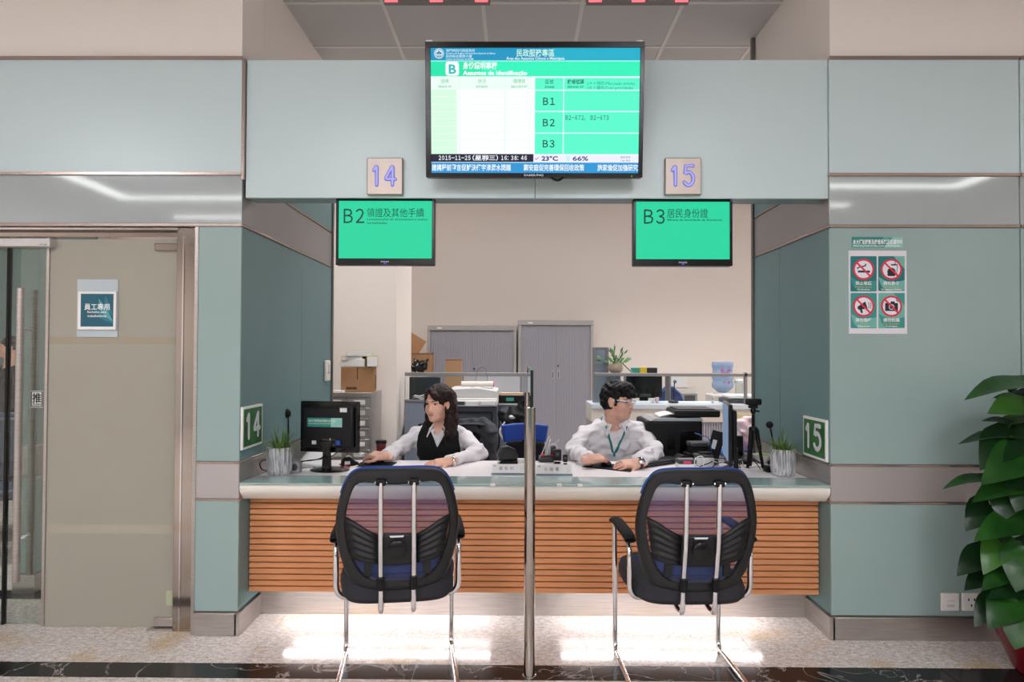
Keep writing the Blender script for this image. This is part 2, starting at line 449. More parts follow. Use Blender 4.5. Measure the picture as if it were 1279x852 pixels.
# floor: granite flags 0.78 m square, a black marble border running past the counter
fl = struct('floor')
MB().box(-6.5, 6.5, -7, 9.3, -.12, -.004).build('floor_bed', GRANITE, fl)
xj = [-1.232+.781*k for k in range(-5, 8)]
tile = None
def flag(x0, x1, y0, y1, m, name):
    g = .0015
    o = MB().box(x0+g, x1-g, y0+g, y1-g, -.02, 0).build(name, m, fl); return o
for y0, y1 in ((1.393, 2.174), (2.174, 2.955), (3.097, 3.878)):
    for k in range(len(xj)-1): flag(xj[k], xj[k+1], y0, y1, GRANITE, 'tile')
for k in range(len(xj)-1): flag(xj[k], xj[k+1], 2.955, 3.097, MARBLE, 'border_stone')
flag(-3.6, -2.35, 3.880, 4.02, MARBLE, 'border_stone')

# ceiling: painted board, 600 mm lay-in tiles where the bay shows them
ce = struct('ceiling')
MB().box(-6.5, 6.5, -7, 3.52, CEILZ, CEILZ+.1).build('ceiling_board', CEIL, ce)
MB().box(-6.5, 6.5, 3.52, 9.3, CEILZ+.02, CEILZ+.1).build('ceiling_board', CEIL, ce)
cx = [-1.408+.5965*k for k in range(0, 6)]; cy = [3.52, 4.03, 4.615, 5.2, 5.785]
for i in range(5):
    for j in range(4):
        MB().box(cx[i]+.010, cx[i+1]-.010, cy[j]+.010, cy[j+1]-.010, CEILZ+.001, CEILZ+.018).build('tile', CEIL, ce, bevel=.003)
for x in cx: MB().box(x-.012, x+.012, 3.52, 5.8, CEILZ-.004, CEILZ+.012).build('grid_bar', GRID, ce)
for y in cy[1:]: MB().box(cx[0], cx[-1], y-.012, y+.012, CEILZ-.003, CEILZ+.011).build('grid_bar', GRID, ce)

# front wall: two flanks of glass and steel panels and the cream wall above them
wl = struct('wall_front_left'); wr = struct('wall_front_right')
XD0, XD1 = -3.45, -1.605          # the staff doorway
MB().box(-6.5, XL-.012, YW+.012, YW+.30, ZB1, CEILZ).build('wall_core', BEIGE, wl)
MB().box(XD1, XL-.012, YW+.012, YW+.30, 0, ZB1).build('wall_core', BEIGE, wl)
MB().box(-6.5, XD0, YW+.012, YW+.30, 0, ZB1).build('wall_core', BEIGE, wl)
MB().box(XR+.012, 6.5, YW+.012, YW+.30, 0, CEILZ).build('wall_core', BEIGE, wr)
def cladding(par, x0, x1, z0, z1, m, name='panel', y=YW, t=.012):
    return MB().box(x0, x1, y, y+t, z0, z1).build(name, m, par, bevel=.0015, seg=1)
def strip(par, x0, x1, z, m=TRIM, h=.009, y=YW, t=.014, p=.006):
    return MB().box(x0, x1, y-p, y+t, z-h, z+h).build('trim_strip', m, par)
for par, segs in ((wl, ((-5.0, XL),)), (wr, ((XR, 2.489), (2.495, 4.6)))):
    for i, (a, b) in enumerate(segs):
        cladding(par, a, b, ZB2+.006, ZT-.006, PALE, y=YW-.006, t=.018)
        cladding(par, a, b, ZB1+.008, ZB2-.007, STEELBAND, 'band_panel')
        strip(par, a, b, ZT, p=.012); strip(par, a, b, ZB2, h=.007, p=.012); strip(par, a, b, ZB1, h=.006)
for par, a, b in ((wl, XD1+.004, XL), (wl, -5.0, XD0-.004), (wr, XR, 2.489), (wr, 2.495, 4.6)):
    cladding(par, a, b, BAND1+.006, ZB1-.008, TEAL)
    cladding(par, a, b, BAND0+.006, BAND1-.006, SATIN, 'band_panel')
    cladding(par, a, b, BASE+.006, BAND0-.006, TEAL)
    for z in (BAND0, BAND1): strip(par, a, b, z, h=.005, p=.004)
    MB().box(a, b, YW-.014, YW+.014, 0, BASE).build('plinth', STEEL, par, bevel=.002)
    strip(par, a, b, BASE, h=.004, p=.012)
MB().box(XL-.002, XL+.012, YW-.012, YW+.018, ZB2-.03, ZT).build('corner_strip', TRIM, wl)

# cheek walls of the bay
for side, x, ye, s in (('left', XL, YLE, -1), ('right', XR, YRE, 1)):
    wc = struct('wall_bay_'+side)
    X = lambda a, b: (min(x+s*a, x+s*b), max(x+s*a, x+s*b))
    MB().box(*X(.012, .13), YW+.302, ye, 0, CEILZ).build('wall_core', BEIGE, wc)
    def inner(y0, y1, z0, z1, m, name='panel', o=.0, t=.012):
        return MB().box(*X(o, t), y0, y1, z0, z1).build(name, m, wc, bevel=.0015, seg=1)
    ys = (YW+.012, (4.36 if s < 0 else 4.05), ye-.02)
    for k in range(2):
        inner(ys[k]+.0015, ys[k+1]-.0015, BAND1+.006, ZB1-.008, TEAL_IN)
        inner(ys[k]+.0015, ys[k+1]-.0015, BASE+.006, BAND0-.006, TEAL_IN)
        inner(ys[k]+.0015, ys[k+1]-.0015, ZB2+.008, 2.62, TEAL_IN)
    inner(ys[0], ys[2], ZB1+.008, ZB2-.008, STEELBAND_IN, 'band_panel')
    inner(ys[0], ys[2], BAND0+.006, BAND1-.006, STEEL, 'band_panel')
    for z in (ZB1, ZB2, BAND0, BAND1): inner(YW, ys[2], z-.006, z+.006, TRIM, 'trim_strip', -.005)
    inner(YW-.014, 3.70, 0, BASE, STEEL, 'plinth', -.014)
    MB().box(*X(-.012, .13), ye-.02, ye+.01, 0, CEILZ).build('end_post', mat('grey steel post', (128, 126, 124), .35, .7), wc)

# fascia across the bay
fa = struct('wall_fascia')
MB().box(XL+.014, XR-.001, YW+.024, YW+.155, ZF+.004, ZT-.004).build('fascia_core', mat('fascia soffit', (116, 140, 140), .4), fa)
for a, b in ((XL+.014, .0835), (.0865, XR-.001)):
    MB().box(a, b, YW+.010, YW+.026, ZF, ZT-.002).build('panel', PALE, fa, bevel=.0015, seg=1)

# office behind
ob = struct('wall_office_back')
MB().box(-6.5, 6.5, 9.0, 9.15, 0, CEILZ).build('wall_core', BEIGE, ob)
oc = struct('wall_office_left')
XC = at(495, 450, Y=6.1).x
MB().box(-3.0, XC, 6.1, 6.95, 0, CEILZ).build('column', BEIGE, oc)
MB().box(-3.1, -3.0, 5.0, 9.0, 0, CEILZ).build('wall_core', BEIGE, oc)
orr = struct('wall_office_right')
MB().box(4.0, 4.1, 3.7, 9.0, 0, CEILZ).build('wall_core', BEIGE, orr)
# hall behind the photographer
hb = struct('wall_hall_back'); MB().box(-6.5, 6.5, -7.1, -7, 0, CEILZ).build('wall_core', mat('hall wall', (214, 206, 196), .7), hb)
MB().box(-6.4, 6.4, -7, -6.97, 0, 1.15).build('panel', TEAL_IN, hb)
for nm, x in (('left', -6.6), ('right', 6.5)):
    q = struct('wall_hall_'+nm); MB().box(x, x+.1, -7, 9.15, 0, CEILZ).build('wall_core', BEIGE, q)

# ---------------------------------------------------------------- ceiling lights
def troffer(x, y, sx, sy, e, label, group, par=None):
    t = thing('ceiling_light', label, 'light', (x, y, CEILZ), 0, group)
    MB().box(-sx/2-.02, sx/2+.02, -sy/2-.02, sy/2+.02, -.008, .0).build('frame', WHITE, t)
    MB().box(-sx/2, sx/2, -sy/2, sy/2, -.012, -.008).build('diffuser', e, t)
    return t
LH = glow('hall lamp', (250, 250, 255), HALL_LIGHT); LO = glow('office lamp', (252, 250, 252), 6.0)
LS = glow('hall light slot', (255, 250, 245), HALL_LIGHT*.20)
for x in (-4.2, -1.4, 1.4, 4.2):
    for y in (-.5, -3.0, -5.2):  # unseen lamps added for general brightness; front row follows a soft panel reflection
        if (abs(x) > 2 and y == -3.0) or (x > 4 and y != -3.0): continue
        troffer(x, y, 1.2, .6, LH, 'unseen ceiling light for general brightness in the public hall', 'unseen hall ceiling lights')
for x0, x1, y0, y1 in ((-5.3, -2.6, -2.42, -2.22), (-5.3, -2.6, -3.72, -3.52), (-5.4, -5.2, -2.42, -.6), (2.6, 5.3, -1.72, -1.52), (2.6, 4.6, -2.82, -2.62), (5.3, 5.5, -1.72, -.2)):
    troffer((x0+x1)/2, (y0+y1)/2, x1-x0, y1-y0, LS, 'long slot light in the hall ceiling', 'hall slot lights')
for x in (-1.6, .1, 1.8, 3.2):
    for y in (5.15, 7.05):
        t = troffer(x, y, 1.2, .3, LO, 'fluorescent ceiling light over the office desks', 'office ceiling lights')
        ld = bpy.data.lights.new('lamp', 'AREA'); ld.shape = 'RECTANGLE'; ld.size = 1.2; ld.size_y = .3; ld.spread = math.radians(112)
        ld.energy = OFFICE_LIGHT*(1.0 if y < 6 else 1.25); ld.color = (1, .955, .94)
        lo_ = bpy.data.objects.new('lamp', ld); COL.objects.link(lo_); lo_.parent = t; lo_.location = (0, 0, -.02)
t = troffer(-3.4, 5.4, .3, .9, LO, 'unseen lamp added to brighten the staff corridor', 'added corridor lights')  # no lamp visible here; added to lift the view through the door glass
ld = bpy.data.lights.new('lamp', 'AREA'); ld.shape = 'RECTANGLE'; ld.size = .3; ld.size_y = .9; ld.energy = 60; ld.color = (1, .96, .94)
lo_ = bpy.data.objects.new('lamp', ld); COL.objects.link(lo_); lo_.parent = t; lo_.location = (0, 0, -.02)
for x, y in ((-4.9, -2.95), (5.05, -2.15)):
    t = thing('downlight', 'small round downlight in the hall ceiling', 'light', (x, y, CEILZ), 0, 'hall downlights')
    MB().lathe([(.10, 0), (.10, -.012), (.08, -.012)], n=24).build('rim', CHROME, t)
    MB().lathe([(.08, -.004), (.0, -.004)], n=24, caps=False).build('lamp', glow('downlight lamp', (255, 250, 244), 30), t)
# ================================================================ staff doorway
DFR = struct('door_1')
YD = 3.49
XG0, XG1, XF = at(60, 500, Y=YD).x, at(228, 500, Y=YD).x, at(245, 500, Y=YW).x
ZH = at(140, 297, Y=YD).z
MB().box(XG1-.012, XD1+.004, YW+.035, YD+.06, 0, ZB1-.01).build('jamb', POLISHED, DFR, bevel=.003)
MB().box(XG1+.022, XG1+.028, YW+.028, YW+.036, 0, ZB1-.05).build('jamb_bead', CHROME, DFR)
MB().box(XD1-.012, XD1+.005, YW-.004, YW+.05, 0, ZB1-.008).build('jamb_edge', STEEL, DFR)
MB().box(XD0, XD1, YW+.03, YD+.06, ZH+.035, ZB1-.008).build('header', POLISHED, DFR, bevel=.002)
MB().box(XD0, XG1, YW+.022, YW+.03, ZH+.030, ZH+.040).build('header_bead', CHROME, DFR)
MB().box(XD0, XG1, YD-.02, YD+.05, ZH, ZH+.035).build('header_rail', POLISHED, DFR, bevel=.002)
MB().box(XD0, XD0+.05, YW+.03, YD+.06, 0, ZB1-.01).build('jamb', POLISHED, DFR, bevel=.003)

FROST = mat('frosted glass', (160, 156, 143), .30, spec=.55, coat=.35, noise=(.9, (153, 149, 136), .3, .7))
fp = thing('frosted_glass_panel', 'tall frosted glass panel beside the push door', 'glass panel', ((XG0+XG1)/2, YD, 0))
def fw(x0, x1, z0, z1, y0, y1, name, m, **k): return MB().box(x0, x1, y0, y1, z0, z1).build(name, m, fp, world=True, **k)
CLEARSTRIP = mat('clear strip of glass', (170, 162, 146), .12, coat=.3)
zs = [at(140, v, Y=YD).z for v in (783, 666, 655, 430, 421, 299)]
fw(XG0, XG1, zs[0], zs[1], YD, YD+.012, 'pane', FROST); fw(XG0, XG1, zs[2], zs[3], YD, YD+.012, 'pane', FROST); fw(XG0, XG1, zs[4], zs[5], YD, YD+.012, 'pane', FROST)
fw(XG0, XG1, zs[1], zs[2], YD+.001, YD+.011, 'clear_strip', CLEARSTRIP); fw(XG0, XG1, zs[3], zs[4], YD+.001, YD+.011, 'clear_strip', mat('clear strip upper', (160, 152, 134), .2))
a = at(191, 772, Y=YD-.02); b = at(227, 785, Y=YD-.02)
fw(a.x, b.x, max(b.z, .012), a.z, YD-.022, YD+.034, 'floor_pivot', STEEL, bevel=.003)
fw(a.x-.02, b.x+.01, .0005, .006, YD-.05, YD+.04, 'pivot_plate', STEEL)
a = at(193, 304, Y=YD-.02); b = at(228, 313, Y=YD-.02)
fw(a.x, b.x, b.z, a.z, YD-.022, YD+.034, 'top_patch', POLISHED, bevel=.003)
a = at(208, 738, Y=YD); b = at(215, 756, Y=YD)
fw(a.x, b.x, b.z, a.z, YD-.002, YD, 'sticker', mat('pale green sticker', (176, 184, 150), .5))

# sign on the frosted panel
a = at(97, 349, Y=YD-.002); b = at(147, 421, Y=YD-.002)
ds = thing('door_sign', 'square teal staff-only sign with white border on frosted glass', 'sign', ((a.x+b.x)/2, YD-.004, 0))
MB().box(a.x, b.x, YD-.004, YD-.001, b.z, a.z).build('backing_film', mat('pale blue film', (186, 197, 203), .35), ds, world=True)
a = at(97, 364, Y=YD-.02); b = at(144, 412, Y=YD-.02)
MB().box(a.x, b.x, YD-.018, YD-.004, b.z, a.z).build('frame', WHITE, ds, world=True, bevel=.002)
c = at(101, 367, Y=YD-.02); d = at(141, 408, Y=YD-.02)
W_, H_ = d.x-c.x, c.z-d.z
def art(x0, x1, z0, z1, y, par, base, tones, seed, world=True):
    """printed leaf shapes on a teal ground"""
    MB().box(x0, x1, y, y+.0015, z0, z1).build('print_ground', base, par, world=world)
    for k, (pts, m) in enumerate(tones):
        poly = [(x0+(x1-x0)*p[0], z0+(z1-z0)*p[1]) for p in pts]
        MB().prism(poly, Matrix(((1, 0, 0, 0), (0, 0, 1, y-.0003*(k+1)), (0, 1, 0, 0), (0, 0, 0, 1))), .0003).build('print_leaf', m, par, world=world)
T1 = mat('print teal deep', (22, 92, 112), .4); T2 = mat('print teal mid', (34, 124, 140), .4); T3 = mat('print teal pale', (92, 164, 172), .4)
def leafpoly(p0, p1, wd, bend=0.):
    p0, p1 = Vector(p0), Vector(p1); t = p1-p0; n = Vector((-t.y, t.x)); o = []
    for k in range(9):
        u = k/8; o.append(p0+t*u+n*(bend*math.sin(PI*u)+wd*math.sin(PI*u)))
    for k in range(8, -1, -1):
        u = k/8; o.append(p0+t*u+n*(bend*math.sin(PI*u)-wd*math.sin(PI*u)*.3))
    return [(min(max(q.x, 0), 1), min(max(q.y, 0), 1)) for q in o]
art(c.x, d.x, d.z, c.z, YD-.0195, ds, T1, [(leafpoly((1, .05), (0, .62), .0, -.22)+[], T2), (leafpoly((1, .1), (.3, .75), .16), T2), (leafpoly((1, .15), (.55, .85), .16), T3), (leafpoly((1, .3), (.75, .95), .14), T2)], 1)
WTX = mat('white print', (240, 240, 240), .5)
fr = lambda px, py, Y: Matrix(((1, 0, 0, at(px, py, Y=Y).x), (0, 0, 1, Y), (0, 1, 0, at(px, py, Y=Y).z), (0, 0, 0, 1)))
def wtext(body, px, py, Y, hpx, m, par, wpx=None, align='C', bold=0., **k):
    """writing on a surface that faces the hall; px, py = baseline anchor, hpx = height in pixels, wpx = width in pixels"""
    im = root_matrix(par).inverted(); s = Y/F_PX
    return text(body, hpx*s, m, im @ fr(px, py, Y), par, wpx*s if wpx else None, align, bold, **k)
YS = YD-.0215
wtext('員工專用', 121, 386.5, YS, 6.2, WTX, ds, 32, bold=.02)
wtext('Exclusivo para', 121, 391, YS, 3, WTX, ds, 24, bold=.02); wtext('trabalhadores', 121, 396, YS, 3, WTX, ds, 24, bold=.02)

# glass push door
gx0, gx1 = at(9, 500, Y=YD).x, at(60, 500, Y=YD).x
gd = thing('glass_door', 'clear glass push door with long steel pull handles', 'door', ((gx0+gx1)/2, YD, 0))
DGL = mat('door glass', (232, 242, 238), .01, trans=1., ior=1.5)
MB().box(gx0, gx1-.012, YD+.004, YD+.016, .012, ZH-.05).build('pane', DGL, gd, world=True)
MB().box(gx0-.010, gx0+.002, YD-.004, YD+.024, .008, ZH-.02).build('edge_seal', BLACK, gd, world=True)
MB().box(gx1-.014, gx1, YD-.008, YD+.028, .005, ZH).build('stile', STEEL, gd, world=True)
a = at(-40, 297, Y=YD-.05); b = at(62, 308, Y=YD-.05)
MB().box(a.x, b.x, YD-.05, YD+.05, b.z, a.z).build('closer_cover', mat('silver cover', (200, 198, 196), .35, .5), gd, world=True, bevel=.004)
wtext('RYOBI', 54, 306.5, YD-.0512, 2.0, BLACK, gd, 9)
for yy, pxa in ((YD-.045, 23), (YD+.075, 41)):
    hx = at(pxa, 540, Y=yy).x
    h = MB().cyl((hx, yy, at(pxa, 727, Y=YD-.045).z), (hx, yy, at(pxa, 360, Y=YD-.045).z), .0175).build('pull_handle', STEEL, gd, world=True)
    for pz in (411, 672):
        z = at(23, pz, Y=YD).z
        MB().cyl((hx, yy, z), (hx, YD+.01, z), .010).build('standoff', CHROME, h, world=True)
YP = YD-.0005
a = at(38, 488, Y=YP); b = at(53.5, 509, Y=YP)
ps = thing('push_label', 'small white push label with black characters on door glass', 'sign', ((a.x+b.x)/2, YP, 0))
MB().box(a.x, b.x, YP, YP+.003, b.z, a.z).build('plate', mat('label film', (206, 208, 204), .4), ps, world=True)
for q in ((38.6, 53, 488.8, 489.6), (38.6, 53, 507.3, 508.2), (38.6, 39.5, 488.8, 508.2), (52.2, 53, 488.8, 508.2)):
    u, v = at(q[0], q[2], Y=YP), at(q[1], q[3], Y=YP)
    MB().box(u.x, v.x, YP-.001, YP, v.z, u.z).build('border', BLACK, ps, world=True)
wtext('推', 45.8, 502, YP-.0012, 9.5, BLACK, ps, 11, bold=.02); wtext('PUSH', 45.8, 506.6, YP-.0012, 2.6, BLACK, ps, 10, bold=.02)
sl2 = MB().box(XD0+.05, gx0-.014, YD+.004, YD+.016, .008, ZH).build('side_light', DGL, None); prop(sl2, 'clear glass side pane next to the push door hinge', 'glass panel')

# beyond the glass: a second clad pillar, louvred far wall
cw = struct('wall_corridor_pillar')
px0, px1 = at(24, 500, Y=3.98).x, at(47.5, 500, Y=3.98).x
for z0, z1, m, n in ((.11, .668, TEAL, 'panel'), (.674, .848, SATIN, 'band_panel'), (.856, 2.6, TEAL, 'panel')):
    MB().box(px0, px1, 3.98, 4.5, z0, z1).build(n, m, cw, bevel=.002)
MB().box(px0-.01, px1+.01, 3.966, 4.5, 0, .108).build('plinth', STEEL, cw)
MB().box(px0+.005, px1-.005, 3.99, 4.5, 0, CEILZ).build('wall_core', BEIGE, cw)
MB().box(px1, px1+.5, 4.9, 5.1, 2.0, CEILZ).build('panel', PALE, cw)
fwz = struct('wall_corridor_far')
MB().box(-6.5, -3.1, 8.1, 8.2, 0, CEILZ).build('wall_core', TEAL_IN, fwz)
MB().box(-6.5, -3.1, 8.085, 8.1, .68, .86).build('band_panel', SATIN, fwz)
MB().box(-6.5, -3.1, 8.085, 8.1, 0, .11).build('plinth', STEEL, fwz)
lx0, lx1 = -5.75, -5.35
lv = thing('louvre_screen', 'pale slatted louvre screen beyond the glass door', 'louvre', ((lx0+lx1)/2, 8.05, .7))
for k in range(26):
    z = .75+k*.052
    MB().cbox((0, 0, z-.7), (lx1-lx0, .05, .006), rotm(.7)).build('slat', LGREY, lv)
MB().box(-.22, -.20, -.02, .02, 0, 1.45).build('louvre_frame', GREY, lv); MB().box(.20, .22, -.02, .02, 0, 1.45).build('louvre_frame', GREY, lv)

# waiting-area chairs seen through the glass
def waiting_chair(x, y, rz, label):
    t = thing('waiting_chair', label, 'chair', (x, y, 0), rz, 'waiting chairs beyond the glass door')
    nv = mat('navy vinyl', (44, 58, 84), .45)
    MB().box(-.24, .24, -.22, .24, .40, .47).build('seat', nv, t, bevel=.02)
    MB().cbox((0, .25, .70), (.46, .05, .44), rotm(-.15)).build('backrest', nv, t, bevel=.02)
    for s in (-1, 1):
        MB().tube(fillet([(s*.22, -.2, .01), (s*.22, -.2, .38), (s*.22, .22, .38), (s*.22, .24, .01)], .05), .014, 8).build('leg', CHROME, t)
    return t
for px_, Y_, lb in ((3, 5.2, 'navy padded waiting chair beyond the glass door, the farther of two'), (-14, 4.7, 'navy padded waiting chair beyond the glass door, the nearer of two')):
    p = at(px_, 590, Y=Y_); waiting_chair(p.x, Y_, .5, lb)
# ================================================================ counter
CX0, CX1 = XL+.004, XR-.004
WOOD = mat('orange-brown wood laminate', (216, 150, 104), .42, noise=(6, (204, 138, 92), .3, .75, (1, 1, 8)))
ct = thing('reception_worktop', 'long cream counter top with a green glass strip along its front edge', 'counter', (0, 3.8, DESK))
MB().box(CX0, CX1, 3.455, 4.19, DESK-.035, DESK).build('worktop', mat('white worktop', (244, 238, 240), .35), ct, world=True, bevel=.003)
prof = [(3.400, DESK-.002), (3.396, DESK-.012), (3.398, DESK-.030), (3.408, DESK-.045), (3.425, DESK-.060), (3.445, DESK-.078), (3.458, DESK-.083), (3.545, DESK-.083), (3.545, DESK-.002)]
MB().prism(prof, Matrix(((0, 0, 1, CX0), (1, 0, 0, 0), (0, 1, 0, 0), (0, 0, 0, 1))), CX1-CX0).build('front_edge', OFFWHITE, ct, world=True, smooth=True, angle=30)
SHG = mat('green glass strip', (150, 178, 174), .05, spec=.7, coat=.5)
MB().box(CX0-.0, CX1+.0, 3.388, 3.60, DESK, DESK+.010).build('glass_strip', SHG, ct, world=True, bevel=.002)
for q_ in (615, 698, 724):
    u_ = at(q_+.5, 606, Y=3.387); MB().box(u_.x-.012, u_.x+.012, 3.384, 3.40, DESK-.001, DESK+.0115).build('edge_clip', WHITE, ct, world=True)
cb = thing('reception_counter', 'counter carcass hanging on a steel kick plate', 'counter', (0, 3.62, 0))
MB().box(CX0, CX1, 3.566, 3.90, .40, DESK-.085).build('carcass', mat('dark backing board', (52, 34, 26), .7), cb, world=True)
MB().box(CX0, CX1, 3.556, 3.566, .170, DESK-.085).build('backing_board', mat('dark backing board'), cb, world=True)
MB().box(CX0, CX1, 3.678, 3.70, 0, .40).build('kick_plate', STEEL, cb, world=True)
NS = 16; Z0s, Z1s = .170, .658; pitch = (Z1s-Z0s)/NS
sp = [(3.556, 0), (3.534, 0), (3.532, .002), (3.532, pitch*.55), (3.534, pitch*.60), (3.534, pitch*.76), (3.536, pitch*.80), (3.556, pitch*.80)]
for label, a, b in (('orange wood slatted counter front below the woman', CX0, .045), ('orange wood slatted counter front below the man', .050, CX1)):
    t = thing('slatted_front', label, 'counter front', ((a+b)/2, 3.54, Z0s), 0, 'slatted counter fronts')
    first = None
    for k in range(NS):
        if first is None:
            first = MB().prism([(y-3.54, z) for y, z in sp], Matrix(((0, 0, 1, -(b-a)/2), (1, 0, 0, 0), (0, 1, 0, 0), (0, 0, 0, 1))), b-a).build('slat', WOOD, t)
        else:
            c = child_copy(first, t); c.location = (0, 0, k*pitch)
for a, b, nm in ((at(356, 812, Z=-.16).x, at(612, 812, Z=-.16).x, 'white light tube under the counter on the side of the woman'), (at(702, 815, Z=-.16).x, at(952, 818, Z=-.16).x, 'white light tube under the counter on the side of the man')):
    t = thing('light_tube', nm, 'light', ((a+b)/2, 3.60, .19), 0, 'light tubes under the counter')
    MB().box(-(b-a)/2, (b-a)/2, -.02, .02, .0, .02).build('batten', WHITE, t)
    MB().cyl((-(b-a)/2, 0, -.010), ((b-a)/2, 0, -.010), .010, n=12).build('tube', glow('light tube glow', (255, 250, 252), KICK_LIGHT), t)
    MB().box(-(b-a)/2, (b-a)/2, -.012, .07, .02, .215).build('bracket', WHITE, t)

# divider: steel posts and a clear screen between the two places
XP = .055
dv = thing('counter_divider', 'clear glass screen on polished steel posts dividing the two places', 'divider', (XP, 2.99, 0))
ZP = at(661, 508, Y=2.99).z
post = MB().lathe([(.0, ZP), (.016, ZP), (.0245, ZP-.004), (.0245, .004), (.0, .004)], (XP, 2.99, 0), 32, caps=False).build('post', POLISHED, dv, world=True)
MB().lathe([(.03, 0), (.03, .006), (.0248, .008)], (XP, 2.99, 0), 32).build('foot_ring', CHROME, post, world=True)
MB().cyl((XP+.006, 4.10, DESK), (XP+.006, 4.10, ZP), .019).build('post', POLISHED, dv, world=True)
SCG = mat('screen glass', (238, 248, 244), .0, trans=1., ior=1.45)
MB().box(XP+.003, XP+.013, 3.0, 4.12, DESK+.03, 1.325).build('screen', SCG, dv, world=True)
MB().box(XP+.0015, XP+.0145, 2.992, 3.002, ZP-.15, 1.327).build('screen_edge', mat('dark glass edge', (22, 38, 34), .2), dv, world=True)
MB().box(XP+.0, XP+.016, 3.0, 4.12, 1.322, 1.330).build('screen_edge', mat('green glass edge', (120, 150, 138), .2), dv, world=True)
for z in (.82, 1.10): MB().cyl((XP-.004, 3.02, z), (XP+.02, 3.02, z), .016).build('clamp', CHROME, dv, world=True)

# ================================================================ screens on the fascia
def emis(rgb, s=SCREEN): return glow('screen %d %d %d %.2f' % (*rgb, s), rgb, s)
YT = 3.235; KT = YT/F_PX*.982
tc_ = at(667.5, 137.5, Y=YT); tilt = .10
tv = thing('wall_television', 'large flat television showing the queue board on the fascia', 'television', (tc_.x, YT, tc_.z))
TF = frame((0, 0, 0), (1, 0, 0), (0, -math.sin(tilt), math.cos(tilt)))      # local: x right, y up, z toward the hall
def tl(px_, py_): return ((px_-667.5)*KT, (137.5-py_)*KT*1.004)
def tbox(px0, px1, py0, py1, d0, d1, name, m, par=None, **k):
    a = tl(px0, py1); b = tl(px1, py0); return MB().box(a[0], b[0], a[1], b[1], d0, d1, TF).build(name, m, par or tv, **k)
tbox(528, 807, 53, 222, -.05, -.004, 'casing', BLACK, bevel=.006)
for q in ((528, 807, 53, 60.5), (528, 807, 216.5, 222), (528, 535, 60, 217), (801.5, 807, 60, 217)): tbox(*q, -.01, .004, 'bezel', BLACKG, bevel=.002)
LW, RW = 535, 801.5
scr = tbox(LW, RW, 60.5, 216.5, -.01, -.002, 'screen', emis((250, 255, 252)))
EMZ = [0.0]
def ta(px0, px1, py0, py1, rgb, lvl=1):
    return tbox(px0, px1, py0, py1, -.002, -.002+.0006*lvl, 'screen_area', emis(rgb), scr)
def tt(body, px_, py_, hpx, rgb, wpx=None, align='C', bold=0., lvl=3, **k):
    p = tl(px_, py_); f = TF @ Matrix.Translation((p[0], p[1], -.002+.0006*lvl))
    return text(body, hpx*KT, emis(rgb), f, scr, wpx*KT if wpx else None, align, bold, **k)
ta(LW, RW, 60.5, 76, (14, 150, 196)); ta(690, RW, 60.5, 76, (24, 176, 206), 1.3)
ta(LW, RW, 76, 77, (190, 246, 240), 1.5)
ta(LW, RW, 77, 95.5, (30, 232, 176)); ta(600, RW, 77, 95.5, (44, 246, 190), 1.3)
ta(LW, 668, 95.5, 111, (236, 255, 246)); ta(LW, 568, 95.5, 193, (214, 255, 226), .7)
for y in (111, 120.5, 130, 139, 148, 157, 166, 175, 184): ta(LW, 667, y, y+.8, (242, 255, 248), 1.4)
for x in (571, 629): ta(x, x+1, 96, 193, (226, 255, 240), 1.5)
ta(668, RW, 97, 193, (88, 250, 206)); ta(668, RW, 95.5, 97.5, (236, 255, 250), 2)
for y in (112, 138.5, 165.5): ta(667, RW, y, y+1.4, (214, 255, 246), 2)
ta(704, 705.4, 97, 193, (214, 255, 246), 2); ta(667, 668.2, 97, 193, (250, 255, 254), 2)
ta(LW, 666.5, 192.5, 202.5, (16, 18, 48), 2); ta(666.5, RW, 192.5, 202.5, (240, 240, 252), 2)
ta(LW, RW, 203, 216.5, (36, 150, 214), 1.2); ta(LW, RW, 202.5, 203.3, (210, 235, 250), 2)
Wc = (250, 255, 255)
# emblem: a disc with a flower, a bridge and water lines
p = tl(545.7, 67.4)
def disc(cx_, cy_, r, rgb, lvl, n=28, r2=None):
    c = tl(cx_, cy_); poly = [(c[0]+r*KT*math.cos(2*PI*k/n), c[1]+(r2 or r)*KT*math.sin(2*PI*k/n)) for k in range(n)]
    return MB().prism(poly, TF @ Matrix.Translation((0, 0, -.002)), .0006*lvl).build('emblem', emis(rgb), scr)
disc(545.7, 67.4, 6.2, (235, 250, 252), 3); disc(545.7, 67.4, 5.4, (40, 120, 176), 3.5); disc(545.7, 67.4, 4.6, (226, 246, 250), 4)
disc(545.7, 66.4, 1.3, (40, 130, 170), 5, r2=2.6); disc(543.4, 67.3, 1.0, (40, 130, 170), 5, r2=1.8); disc(548.0, 67.3, 1.0, (40, 130, 170), 5, r2=1.8)
for yy in (69.8, 70.9): tbox(542.6, 548.8, yy, yy+.6, -.002, .0014, 'emblem', emis((40, 130, 170)), scr)
tt('澳門特別行政區政府', 554.5, 65.3, 2.8, (214, 244, 250), 37, 'L', .01); tt('Governo da Região Administrativa Especial de Macau', 554.5, 68.2, 2.0, (214, 244, 250), 63, 'L', .02)
tt('政府綜合服務大樓', 554.5, 72.3, 2.8, (214, 244, 250), 33, 'L', .01); tt('Centro de Serviços da RAEM', 554.5, 75.2, 2.0, (214, 244, 250), 35, 'L', .02)
tt('民政服務專區', 668.5, 70.6, 7.2, (206, 250, 226), 48, bold=.02); tt('Área dos Assuntos Cívicos e Municipais', 668.5, 75, 3.2, (226, 250, 246), 74, bold=.03)
a, b = tl(554, 94.8), tl(571, 77.6)
MB().prism(rrect(a[0], b[0], a[1], b[1], .012), TF @ Matrix.Translation((0, 0, -.002)), .0018).build('screen_area', emis(Wc), scr)
